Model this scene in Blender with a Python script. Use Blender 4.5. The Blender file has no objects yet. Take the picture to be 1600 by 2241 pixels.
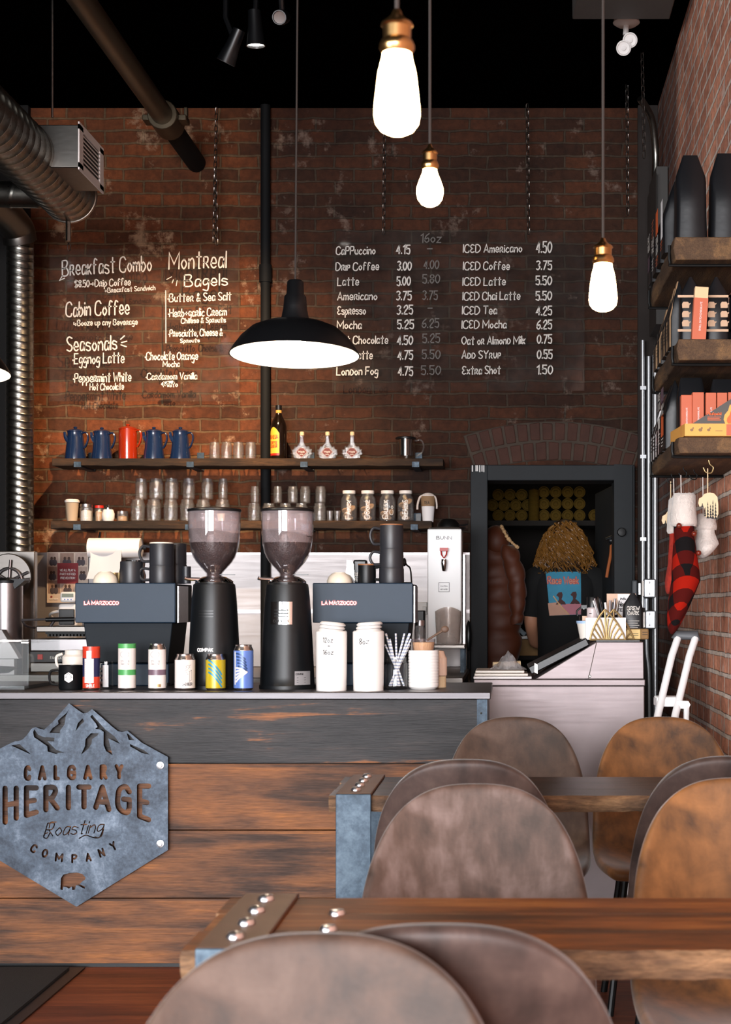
import bpy, bmesh, math, random
from mathutils import Vector, Matrix
random.seed(7)
PI = math.pi
sc = bpy.context.scene
C = sc.collection

# ------------------------------------------------------------------ camera
F, CX, CY, EYE = 3400.0, 1110.0, 1326.0, 1.236      # focal length in pixels of the 1600x2241 frame, principal point, eye height


def at(px, py, D):
    """the point at distance D (metres from the camera along Y) seen at that pixel"""
    return Vector(((px - CX) * D / F, D, EYE - (py - CY) * D / F))


def X(px, D): return (px - CX) * D / F
def Z(py, D): return EYE - (py - CY) * D / F


cam = bpy.data.cameras.new('camera')
camo = bpy.data.objects.new('camera', cam)
C.objects.link(camo)
camo.location = (0, 0, EYE)
camo.rotation_euler = (PI / 2, 0, 0)
cam.sensor_fit = 'AUTO'
cam.sensor_width = 36
cam.lens = F / 2241 * 36
cam.shift_x = (800 - CX) / 2241
cam.shift_y = (CY - 1120.5) / 2241
cam.dof.use_dof = True
cam.dof.focus_distance = 6.5
cam.dof.aperture_fstop = 8.5
sc.camera = camo

# ------------------------------------------------------------------ world, daylight, exposure
w = bpy.data.worlds.new('world')
sc.world = w
w.use_nodes = True
w.node_tree.nodes['Background'].inputs[0].default_value = (.75, .86, 1, 1)
w.node_tree.nodes['Background'].inputs[1].default_value = .25
sc.view_settings.view_transform = 'Standard'
sc.view_settings.look = 'None'
sc.view_settings.exposure = 0.15
sc.view_settings.gamma = 1.0
sc.view_settings.use_curve_mapping = False


def area(name, loc, rot, sx, sy, power, col, spread=180):
    l = bpy.data.lights.new(name, 'AREA')
    l.shape = 'RECTANGLE'; l.size = sx; l.size_y = sy; l.energy = power; l.color = col
    l.spread = math.radians(spread)
    o = bpy.data.objects.new(name, l); C.objects.link(o)
    o.location = loc; o.rotation_euler = rot
    return o


def spot(name, loc, target, power, col, size, blend=.6, radius=.03):
    l = bpy.data.lights.new(name, 'SPOT')
    l.energy = power; l.color = col; l.spot_size = math.radians(size); l.spot_blend = blend; l.shadow_soft_size = radius
    o = bpy.data.objects.new(name, l); C.objects.link(o)
    o.location = loc
    o.rotation_euler = (Vector(target) - Vector(loc)).to_track_quat('-Z', 'Y').to_euler()
    return o


# daylight through the three shop windows in the street wall behind the camera
DAY = (.95, .965, 1.0)
for wx in (-3.35, -1.75, -.15):
    area('daylight', (wx, -6.42, 1.6), (math.radians(90 - 8), 0, 0), 1.3, 2.2, 112, DAY, 80)
# side fill added in front of the solid left wall, brightening the right wall
area('side_fill', (-4.45, -3.3, 1.5), (PI / 2, 0, -PI / 2), 5.6, 2.0, 1000, DAY, 150)

# ------------------------------------------------------------------ materials


def lin(h):
    if not isinstance(h, str): return tuple(h)[:3]
    h = h.lstrip('#')
    out = []
    for i in (0, 2, 4):
        c = int(h[i:i + 2], 16) / 255
        out.append(c / 12.92 if c <= .04045 else ((c + .055) / 1.055) ** 2.4)
    return tuple(out)


class NT:
    def __init__(s, name):
        s.m = bpy.data.materials.new(name); s.m.use_nodes = True
        s.t = s.m.node_tree; s.n = s.t.nodes; s.l = s.t.links
        s.b = s.n['Principled BSDF']; s.o = s.n['Material Output']

    def a(s, typ, **k):
        n = s.n.new(typ)
        for kk, v in k.items():
            if kk[0] == 'i' and kk[1:].isdigit(): n.inputs[int(kk[1:])].default_value = v
            elif kk[0] == 'I': n.inputs[kk[1:].replace('_', ' ')].default_value = v
            else: setattr(n, kk, v)
        return n

    def k(s, a, b): s.l.new(a, b)

    def pos(s, obj=True):
        return s.a('ShaderNodeTexCoord').outputs['Object'] if obj else s.a('ShaderNodeNewGeometry').outputs['Position']

    def noise(s, vec, scale, detail=4, rough=.55, dist=0):
        n = s.a('ShaderNodeTexNoise', IScale=scale, IDetail=detail, IRoughness=rough, IDistortion=dist)
        s.k(vec, n.inputs['Vector']); return n.outputs[0]

    def ramp(s, fac, stops):
        r = s.a('ShaderNodeValToRGB'); e = r.color_ramp.elements
        while len(e) < len(stops): e.new(.5)
        for i, (p, c) in enumerate(stops):
            e[i].position = p; e[i].color = (*lin(c), 1)
        s.k(fac, r.inputs[0]); return r.outputs[0]

    def mix(s, fac, a, b, mode='MIX'):
        m = s.a('ShaderNodeMix', data_type='RGBA', blend_type=mode)
        for v, i in ((fac, 0), (a, 6), (b, 7)):
            if hasattr(v, 'is_output'): s.k(v, m.inputs[i])
            else: m.inputs[i].default_value = v if i == 0 else (*lin(v), 1)
        return m.outputs[2]

    def math(s, op, a, b=0.0):
        m = s.a('ShaderNodeMath', operation=op)
        for v, i in ((a, 0), (b, 1)):
            if hasattr(v, 'is_output'): s.k(v, m.inputs[i])
            else: m.inputs[i].default_value = v
        return m.outputs[0]

    def bump(s, h, strength, dist=.01):
        b = s.a('ShaderNodeBump', IStrength=strength, IDistance=dist)
        s.k(h, b.inputs['Height']); s.k(b.outputs[0], s.b.inputs['Normal'])


def mat(name, col, rough=.5, metal=0, var=.12, vs=12, bump=0, bs=60, coat=0, emit=None, es=0, sheen=0, rvar=0, obj=True, spec=.5):
    q = NT(name)
    p = q.pos(obj)
    c = lin(col)
    if var:
        n = q.noise(p, vs)
        q.k(q.mix(n, tuple(v * (1 - var) for v in c), tuple(min(1, v * (1 + var)) for v in c)), q.b.inputs['Base Color'])
        if rvar:
            q.k(q.math('ADD', q.math('MULTIPLY', n, rvar), rough - rvar / 2), q.b.inputs['Roughness'])
    else:
        q.b.inputs['Base Color'].default_value = (*c, 1)
    if not rvar: q.b.inputs['Roughness'].default_value = rough
    q.b.inputs['Metallic'].default_value = metal
    q.b.inputs['Specular IOR Level'].default_value = spec
    if coat: q.b.inputs['Coat Weight'].default_value = coat; q.b.inputs['Coat Roughness'].default_value = .1
    if sheen: q.b.inputs['Sheen Weight'].default_value = sheen; q.b.inputs['Sheen Roughness'].default_value = .4
    if bump: q.bump(q.noise(p, bs, 5), bump, .004)
    if emit:
        q.b.inputs['Emission Color'].default_value = (*lin(emit), 1); q.b.inputs['Emission Strength'].default_value = es
    return q.m


def glass(name, tint=(1, 1, 1), refl=.5, rough=.03, body=0.0, bodycol=(.5, .5, .5), bump=0, bs=90, ior=1.5):
    """thin clear glass: light goes straight through, surface reflects by Fresnel"""
    q = NT(name)
    q.n.remove(q.b)
    tr = q.a('ShaderNodeBsdfTransparent'); tr.inputs[0].default_value = (*tint, 1)
    gl = q.a('ShaderNodeBsdfGlossy'); gl.inputs['Roughness'].default_value = rough
    fr = q.a('ShaderNodeFresnel', IIOR=ior)
    bf = q.a('ShaderNodeNewGeometry').outputs['Backfacing']      # the same reflection from either side of the thin wall
    q.k(q.math('ADD', ior, q.math('MULTIPLY', bf, 1 / ior - ior)), fr.inputs['IOR'])
    f = q.math('MULTIPLY', fr.outputs[0], refl)
    m = q.a('ShaderNodeMixShader')
    q.k(f, m.inputs[0]); q.k(tr.outputs[0], m.inputs[1]); q.k(gl.outputs[0], m.inputs[2])
    out = m.outputs[0]
    if bump:
        bn = q.a('ShaderNodeBump', IStrength=bump, IDistance=.004)
        q.k(q.noise(q.pos(), bs, 2), bn.inputs['Height'])
        q.k(bn.outputs[0], gl.inputs['Normal']); q.k(bn.outputs[0], fr.inputs['Normal'])
    if body:
        df = q.a('ShaderNodeBsdfDiffuse'); df.inputs[0].default_value = (*bodycol, 1)
        m2 = q.a('ShaderNodeMixShader')
        n = q.noise(q.pos(), 5, 5)
        q.k(q.math('MULTIPLY', q.math('POWER', n, 2.0), body * 4), m2.inputs[0])
        q.k(out, m2.inputs[1]); q.k(df.outputs[0], m2.inputs[2]); out = m2.outputs[0]
    q.k(out, q.o.inputs[0])
    return q.m


def emitter(name, col, s):
    q = NT(name); q.n.remove(q.b)
    e = q.a('ShaderNodeEmission'); e.inputs[0].default_value = (*lin(col), 1); e.inputs[1].default_value = s
    q.k(e.outputs[0], q.o.inputs[0]); return q.m


def brick(name, ax, c1, c2, cm, patch, patch_amt=.62, row=.0725, bw=.222, bump=.7, fresh=None, mortar=.0075, wob=.03, bigdark=.55):
    q = NT(name)
    p = q.pos(False)
    sp = q.a('ShaderNodeSeparateXYZ'); q.k(p, sp.inputs[0])
    cb = q.a('ShaderNodeCombineXYZ'); q.k(sp.outputs[ax], cb.inputs[0]); q.k(sp.outputs[2], cb.inputs[1])
    d = q.a('ShaderNodeTexNoise', IScale=7.0, IDetail=3.0); q.k(p, d.inputs[0])
    sub = q.a('ShaderNodeVectorMath', operation='SUBTRACT'); q.k(d.outputs[1], sub.inputs[0]); sub.inputs[1].default_value = (.5, .5, .5)
    scl = q.a('ShaderNodeVectorMath', operation='SCALE'); q.k(sub.outputs[0], scl.inputs[0]); scl.inputs['Scale'].default_value = wob
    add = q.a('ShaderNodeVectorMath', operation='ADD'); q.k(cb.outputs[0], add.inputs[0]); q.k(scl.outputs[0], add.inputs[1])
    b = q.a('ShaderNodeTexBrick', IScale=1.0, IMortar_Size=mortar, IMortar_Smooth=.35, IBias=0.0, IBrick_Width=bw, IRow_Height=row)
    b.inputs['Color1'].default_value = (*lin(c1), 1); b.inputs['Color2'].default_value = (*lin(c2), 1)
    b.inputs['Mortar'].default_value = (*lin(cm), 1)
    q.k(add.outputs[0], b.inputs['Vector'])
    fine = q.noise(p, 26, 6, .65)
    big = q.noise(p, 1.7, 5, .6)
    c = q.mix(.75, b.outputs[0], q.ramp(fine, [(.25, (.35, .35, .35)), (.7, (1.35, 1.3, 1.25))]), 'MULTIPLY')
    c = q.mix(1.0, c, q.ramp(big, [(.3, (bigdark, bigdark * .93, bigdark * .93)), (.68, (1.35, 1.3, 1.2))]), 'MULTIPLY')
    pm = q.ramp(q.noise(p, 5.5, 6, .7), [(patch_amt, (0, 0, 0)), (patch_amt + .1, (1, 1, 1))])
    c = q.mix(q.math('MULTIPLY', pm, .75), c, patch)
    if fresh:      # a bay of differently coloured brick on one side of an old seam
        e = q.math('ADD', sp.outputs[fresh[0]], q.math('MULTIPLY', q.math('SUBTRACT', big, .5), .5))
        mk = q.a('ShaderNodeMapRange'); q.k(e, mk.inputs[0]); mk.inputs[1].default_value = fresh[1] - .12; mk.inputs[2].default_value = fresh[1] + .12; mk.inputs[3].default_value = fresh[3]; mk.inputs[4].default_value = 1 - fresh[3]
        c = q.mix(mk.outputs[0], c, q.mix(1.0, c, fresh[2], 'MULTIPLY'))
    q.k(c, q.b.inputs['Base Color'])
    q.b.inputs['Roughness'].default_value = .8
    q.b.inputs['Specular IOR Level'].default_value = .25
    h = q.math('SUBTRACT', q.math('MULTIPLY', fine, .6), b.outputs[1])
    q.bump(h, bump, .012)
    return q.m


def wood(name, stops, ax=0, stretch=14, scale=2.2, rough=.55, bump=.25, plank=None, obj=True, spec=.4, knots=True, coat=0):
    q = NT(name)
    p = q.pos(obj)
    sc3 = [stretch] * 3; sc3[ax] = 1.0
    mp = q.a('ShaderNodeMapping'); mp.inputs['Scale'].default_value = sc3
    src = p
    if plank:
        sp = q.a('ShaderNodeSeparateXYZ'); q.k(p, sp.inputs[0])
        fl = q.math('FLOOR', q.math('DIVIDE', sp.outputs[plank[0]], plank[1]))
        cb = q.a('ShaderNodeCombineXYZ')
        for i in range(3): q.k(q.math('MULTIPLY', fl, 3.7 + i), cb.inputs[i])
        ad = q.a('ShaderNodeVectorMath', operation='ADD'); q.k(p, ad.inputs[0]); q.k(cb.outputs[0], ad.inputs[1])
        src = ad.outputs[0]
    q.k(src, mp.inputs[0])
    g = q.noise(mp.outputs[0], scale, 8, .62, .5)
    mp2 = q.a('ShaderNodeMapping'); s2 = [3.0] * 3; s2[ax] = 1.0; mp2.inputs['Scale'].default_value = s2
    q.k(src, mp2.inputs[0])
    blot = q.noise(mp2.outputs[0], 1.9, 5, .6)
    f = q.math('ADD', q.math('MULTIPLY', g, .5), q.math('MULTIPLY', blot, .5))
    c = q.ramp(f, stops)
    fine = q.noise(mp.outputs[0], scale * 9, 4, .6)
    c = q.mix(.6, c, q.ramp(fine, [(.3, (.45, .45, .45)), (.62, (1.2, 1.2, 1.2))]), 'MULTIPLY')
    q.k(c, q.b.inputs['Base Color'])
    q.b.inputs['Roughness'].default_value = rough
    q.b.inputs['Specular IOR Level'].default_value = spec
    if coat: q.b.inputs['Coat Weight'].default_value = coat; q.b.inputs['Coat Roughness'].default_value = .25
    q.bump(q.math('ADD', g, q.math('MULTIPLY', fine, .6)), bump, .006)
    return q.m


def suede(name, c1, c2, c3, streak=.28):
    q = NT(name)
    p = q.pos()
    n = q.noise(p, 9, 6, .6, .4)
    mp = q.a('ShaderNodeMapping'); mp.inputs['Scale'].default_value = (26, 26, 3.2); q.k(p, mp.inputs[0])
    st = q.noise(mp.outputs[0], 1.0, 3)
    c = q.ramp(q.math('ADD', q.math('MULTIPLY', n, 1 - streak), q.math('MULTIPLY', st, streak)), [(.36, c1), (.5, c2), (.64, c3)])
    q.k(c, q.b.inputs['Base Color'])
    q.b.inputs['Roughness'].default_value = .55
    q.b.inputs['Specular IOR Level'].default_value = .35
    q.b.inputs['Sheen Weight'].default_value = .35; q.b.inputs['Sheen Roughness'].default_value = .35
    q.bump(q.noise(p, 160, 3), .12, .002)
    return q.m


def steel(name, col, rough, streak=2, var=.1, ax=0, metal=1.0):
    q = NT(name)
    p = q.pos()
    mp = q.a('ShaderNodeMapping'); s3 = [60.0] * 3; s3[ax] = streak; mp.inputs['Scale'].default_value = s3; q.k(p, mp.inputs[0])
    n = q.noise(mp.outputs[0], 1.5, 3)
    big = q.noise(p, 3.0, 4)
    c = lin(col)
    q.k(q.mix(big, tuple(v * (1 - var * 2) for v in c), tuple(min(1, v * (1 + var)) for v in c)), q.b.inputs['Base Color'])
    q.k(q.math('ADD', q.math('MULTIPLY', n, .16), rough - .08), q.b.inputs['Roughness'])
    q.b.inputs['Metallic'].default_value = metal
    q.bump(n, .03, .001)
    return q.m


M = {}
M['brick_back'] = brick('old brick', 0, '#4a2a1a', '#2f1c13', '#3f342b', '#77655a', .59, fresh=(0, -1.42, (2.5, 2.25, 1.75), 1))
M['brick_right'] = brick('salmon brick', 1, '#dc9d84', '#b97f6a', '#dcd0c8', '#dccabf', .60, wob=.014, bigdark=.8, row=.08, bump=.8, fresh=(1, 7.95, (.30, .31, .34), 0), mortar=.011)  # pinkish salmon brick, multiplied darker towards the far corner
M['arch_brick'] = mat('arch brick', '#42261c', .85, var=.5, vs=9, bump=.8, bs=40)
M['ceiling'] = mat('black ceiling paint', '#030202', 1, var=.3, vs=3, obj=False); M['ceiling'].node_tree.nodes['Principled BSDF'].inputs['Specular IOR Level'].default_value = 0
M['blackwall'] = mat('black wall paint', '#0d0b0a', .9, var=.2, obj=False)
M['plaster'] = mat('pale plaster', '#77706a', .9, var=.1, vs=3, obj=False)
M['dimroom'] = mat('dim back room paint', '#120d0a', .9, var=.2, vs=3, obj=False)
M['floor'] = wood('red brown floorboards', [(.3, '#45200f'), (.5, '#74391d'), (.7, '#9a5530')], 0, 16, 1.5, .5, .15, plank=(1, .12), obj=False)
M['plank'] = wood('stained plank', [(.34, '#221915'), (.43, '#433128'), (.50, '#64432f'), (.57, '#7b5033'), (.68, '#a06635')], 0, 14, 1.6, .6, .3, plank=(2, .228), obj=False, spec=.2)
M['plank_dark'] = wood('charred plank', [(.36, '#151416'), (.5, '#262425'), (.56, '#332d2c'), (.60, '#7d4e2c'), (.68, '#b06e38')], 0, 14, 1.6, .5, .35, obj=False, spec=.25)
M['shelfwood'] = wood('rough shelf wood', [(.3, '#140e0a'), (.5, '#2c1e13'), (.68, '#5a3e25')], 0, 12, 2.2, .8, .5)
M['shelfwood_y'] = wood('reclaimed shelf plank', [(.3, '#2e1f15'), (.5, '#57402c'), (.68, '#85633f')], 1, 9, 3, .75, .6)
M['tabletop'] = wood('oiled table plank', [(.34, '#2c190d'), (.45, '#623817'), (.55, '#8f5524'), (.68, '#b37b40')], 0, 11, 1.8, .5, .3)
M['tabletop_dark'] = wood('dark table plank', [(.3, '#17100c'), (.5, '#2e2019'), (.66, '#54392a')], 0, 11, 1.8, .33, .3, coat=.2)
M['tableedge'] = wood('raw table edge', [(.36, '#1c140f'), (.48, '#5a4230'), (.6, '#94704f')], 0, 4, 5, .85, 1.0)
M['suede_taupe'] = suede('taupe suede', '#30241d', '#46342a', '#56443a')
M['suede_streaked'] = suede('streaked taupe suede', '#382a22', '#523f36', '#6f5c55', .5)
M['suede_tan'] = suede('tan suede', '#422b19', '#694424', '#83562f')
M['suede_dark'] = suede('dark brown suede', '#2c211d', '#40312c', '#52413a')
M['black_metal'] = mat('black steel', '#141414', .45, .6, var=.1)
M['blue_steel'] = mat('blue grey raw steel', '#233442', .45, .4, var=.25, vs=9, rvar=.2)
M['sign_steel'] = mat('blued sign steel', '#323c49', .5, .4, var=.55, vs=6, bump=.05, bs=40, rvar=.3)
M['strap_steel'] = mat('rusty strap steel', '#6b5040', .45, .35, var=.35, vs=12)
M['bolt'] = mat('zinc bolt', '#d4d4d8', .28, 1, var=.05)
M['steel'] = steel('brushed stainless', '#a59fa0', .36, 2)
M['steel_soft'] = steel('satin stainless sheet', '#a39d9c', .45, 3, .14, metal=.7)
M['till_steel'] = steel('scuffed till stainless', '#95898a', .48, 3, .2, metal=.6)
M['counter_steel'] = steel('worn counter stainless', '#575456', .42, 3, .12, metal=.85)
M['steel_dark'] = steel('dull stainless', '#8d8782', .35, 2)
M['chrome'] = mat('chrome', '#dedede', .1, 1, var=.03)
M['galv'] = steel('galvanised duct', '#8c8a83', .3, 40, .15)
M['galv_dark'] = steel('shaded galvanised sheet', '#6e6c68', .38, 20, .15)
M['conduit'] = mat('galvanised conduit', '#c5c7ca', .35, .85, var=.1)
M['darkpipe'] = mat('black iron pipe', '#0d0f11', .75, 0, var=.2, spec=.25)
M['ironpipe'] = mat('unpainted iron pipe', '#5a5040', .4, .7, var=.2)
M['doorpaint'] = mat('blue black door paint', '#14191d', .7, var=.3, vs=10, bump=.15, bs=30)
M['white'] = mat('white paint', '#e4e0dd', .5, var=.03)
M['white_gloss'] = mat('glossy white ceramic', '#ece7e3', .25, var=.02, coat=.3)
M['cream'] = mat('cream ceramic', '#e6d9c6', .35, var=.05)
M['paper'] = mat('white paper', '#eeeaea', .8, var=.03)
M['paper2'] = mat('printed poster paper', '#cdbcae', .7, var=.1)
M['black_plastic'] = mat('black plastic', '#0f1012', .38, var=.1)
M['black_matte'] = mat('matte black enamel', '#0a0d10', .42, spec=.35, var=.15)
M['slate'] = mat('slate blue powder coat', '#172a3c', .5, .0, spec=.3, var=.15, vs=8, bump=.05, bs=120)
M['slate_dark'] = mat('dark slate powder coat', '#0c151d', .6, .0, spec=.2, var=.15)
M['mug'] = mat('charcoal stoneware', '#26272c', .42, var=.15, vs=20)
M['mug_in'] = mat('bare orange clay rim', '#8a5a38', .6, var=.1)
M['blue_enamel'] = mat('speckled blue enamel', '#142748', .2, var=.25, vs=200, coat=.5)
M['orange_enamel'] = mat('orange red enamel', '#94290e', .2, var=.1, coat=.5)
M['brass'] = mat('aged brass', '#b08a5a', .28, 1, var=.15)
M['gold'] = mat('brushed gold', '#c9ae7c', .35, .8, var=.08)
M['red'] = mat('red plastic', '#c0271c', .4, var=.05)
M['coffee'] = mat('roasted coffee beans', '#2a1712', .35, var=.6, vs=160, bump=1.0, bs=150)
M['cookie'] = mat('baked cookies', '#c29b74', .8, var=.3, vs=30, bump=.4, bs=60)
M['sugar'] = mat('white sugar', '#e6e2dc', .8, var=.1, vs=80)
M['glass'] = glass('clear glass', (.95, .96, .96), .9, .06, bump=.0)
M['jar_glass'] = glass('quilted jar glass', (.965, .97, .97), 2.0, .08, .03, (.9, .9, .92), .8, 110, 1.5)
M['hopper_glass'] = glass('hopper plastic', (.97, .95, .96), 1.2, .05, .012, (.8, .72, .76), 0)
M['hopper_glare'] = glass('hopper plastic with painted reflection', (.95, .93, .95), 1.2, .05, .20, (.85, .74, .76), 0)  # pale diffuse haze painted in for the window reflection on the hopper's upper wall
M['case_glass'] = glass('case glass', (.93, .95, .95), .35, .03)
M['acrylic'] = glass('clear acrylic sheet', (.93, .93, .93), .35, .05, .009, (.7, .66, .62))
M['chalk'] = mat('white paint pen', '#dcd5cd', .8, var=.05)
M['chalk_dim'] = mat('grey paint pen', '#6b6662', .8, var=.05)
M['ink'] = mat('black ink', '#1c1b1d', .7, var=.05)
M['red_ink'] = mat('dull red ink', '#8a2c33', .7, var=.1)
M['greyink'] = mat('grey print', '#8d8a8c', .7, var=.05)
M['bagblack'] = mat('black foil bag', '#101114', .4, var=.2, bump=.25, bs=14)
M['kraft'] = mat('kraft paper', '#8d6f50', .8, var=.12, bump=.1, bs=40)
M['cardboard'] = mat('cardboard', '#8a6840', .8, var=.1)
M['coral'] = mat('coral card', '#bf5f3f', .6, var=.06)
M['yellow'] = mat('yellow card', '#e2a14c', .6, var=.05)
M['greycard'] = mat('dark grey card', '#4c4844', .6, var=.05)
M['orange'] = mat('orange print', '#d8602c', .6, var=.05)
M['fleece'] = mat('white fleece', '#d8ccc4', .95, var=.15, vs=40, bump=1.0, bs=120, sheen=.5)
M['rubber'] = mat('grey rubber mat', '#1a1c1e', .85, var=.5, vs=220, bump=1.0, bs=220)
M['cord'] = mat('dark fabric cord', '#2b2420', .8, var=.1)
M['shade'] = mat('black enamel shade', '#0b0c0e', .35, var=.1)
M['shade_in'] = mat('white enamel shade lining', '#f2efe8', .4, var=.02)
M['dim_lamp'] = mat('unlit lamp face', '#5a463c', .4)
M['bulb'] = emitter('glowing bulb glass', (1.0, .60, .26), 42)
M['bulb_cool'] = emitter('glowing lamp face', (1.0, .93, .86), 14)
M['bulb_big'] = emitter('bright lamp bulb', (1.0, .80, .58), 170)
M['puffer'] = mat('rust brown puffer nylon', '#54260f', .6, var=.2, sheen=.1)
M['fur'] = mat('cream fur trim', '#cfa677', .9, var=.3, vs=60, bump=1, bs=100)
M['skin'] = mat('skin', '#c38a6c', .55, var=.08)
M['hair'] = mat('honey brown hair', '#7d5424', .4, var=.5, vs=40)
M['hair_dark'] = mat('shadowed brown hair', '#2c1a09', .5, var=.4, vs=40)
M['tshirt'] = mat('black cotton', '#0c0c0d', .9, var=.15)
M['sky_print'] = mat('sky blue print', '#3f8fae', .8, var=.25, vs=14)
M['pink_print'] = mat('pink print', '#c07a86', .8, var=.1)
M['sand_print'] = mat('sand print', '#c99a84', .8, var=.12)
M['frost'] = mat('frosted plastic', '#ded6cc', .4, var=.05)
M['leaflabel'] = mat('dark red label', '#6b2a26', .6, var=.1)
M['amber'] = mat('dark bottle', '#140c08', .12, var=.1, coat=.5)
M['cupend'] = mat('translucent cup plastic', '#4a3912', .8, spec=.08, var=.2, vs=40)
M['wood_light'] = mat('light birch', '#d9bf98', .6, var=.12, vs=20)
M['wood_bead'] = mat('varnished wood bead', '#6b2416', .3, var=.1)
M['tan_strap'] = mat('orange tan leather', '#a85a2a', .6, var=.15)
M['alu'] = mat('white aluminium', '#f0f0f0', .35, .0, var=.02)
M['greyplastic'] = mat('mid grey plastic', '#54575b', .5, var=.05)
M['green'] = mat('green print', '#4a9a55', .4, var=.05)
M['plum'] = mat('plum print', '#6b5563', .4, var=.05)
M['navy'] = mat('navy print', '#20244a', .4, var=.05)
M['redcan'] = mat('red print', '#c53a25', .35, var=.05)
M['canwhite'] = mat('white can print', '#e4dcd8', .33, .1, var=.02)
M['canyellow'] = mat('mustard can print', '#b9a21f', .33, .1, var=.05)
M['canteal'] = mat('teal print', '#2f86a8', .33, .1, var=.05)
M['canblue'] = mat('cornflower print', '#5a78bd', .33, .1, var=.1)
M['cannavy'] = mat('deep blue print', '#23406e', .33, .1, var=.05)
M['canmetal'] = mat('can aluminium', '#c9c2c0', .25, 1, var=.05)


def mottled(name, c1, c2, c3, rough, metal, scale=5):
    q = NT(name); p = q.pos(False)
    n = q.math('ADD', q.math('MULTIPLY', q.noise(p, scale, 6, .65, .6), .7), q.math('MULTIPLY', q.noise(p, scale * 14, 4, .7), .3))
    q.k(q.ramp(n, [(.36, c1), (.5, c2), (.62, c3)]), q.b.inputs['Base Color'])
    q.b.inputs['Metallic'].default_value = metal
    q.k(q.math('ADD', q.math('MULTIPLY', n, -.5), rough + .25), q.b.inputs['Roughness'])
    return q.m


M['sign_steel'] = mottled('blued sign steel', '#1f2733', '#3b4755', '#5f6a78', .5, .35, 5)
M['blue_steel'] = mottled('blue grey raw steel', '#1c2a36', '#2b3d4c', '#435461', .5, .3, 6)


def plaid():
    q = NT('red and black buffalo plaid')
    sp = q.a('ShaderNodeSeparateXYZ'); q.k(q.pos(), sp.inputs[0])
    u = q.math('ADD', q.math('MULTIPLY', sp.outputs[2], .8), q.math('MULTIPLY', sp.outputs[1], .6))
    v = q.math('SUBTRACT', q.math('MULTIPLY', sp.outputs[1], .9), q.math('MULTIPLY', sp.outputs[2], .35))
    sv = q.math('GREATER_THAN', q.math('FRACT', q.math('DIVIDE', u, .088)), .5)
    su = q.math('GREATER_THAN', q.math('FRACT', q.math('DIVIDE', v, .072)), .5)
    s = q.math('MULTIPLY', q.math('ADD', sv, su), .5)
    q.k(q.ramp(s, [(0, '#94180b'), (.5, '#480f0c'), (1, '#141112')]), q.b.inputs['Base Color'])
    q.b.inputs['Roughness'].default_value = .95; q.b.inputs['Specular IOR Level'].default_value = .1
    q.bump(q.noise(q.pos(), 200, 2), .2, .002)
    return q.m


M['plaid'] = plaid()
M['redsnow'] = mat('red patterned knit', '#a32a1c', .9, var=.8, vs=50, bump=.3)
# ------------------------------------------------------------------ mesh builder


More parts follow.
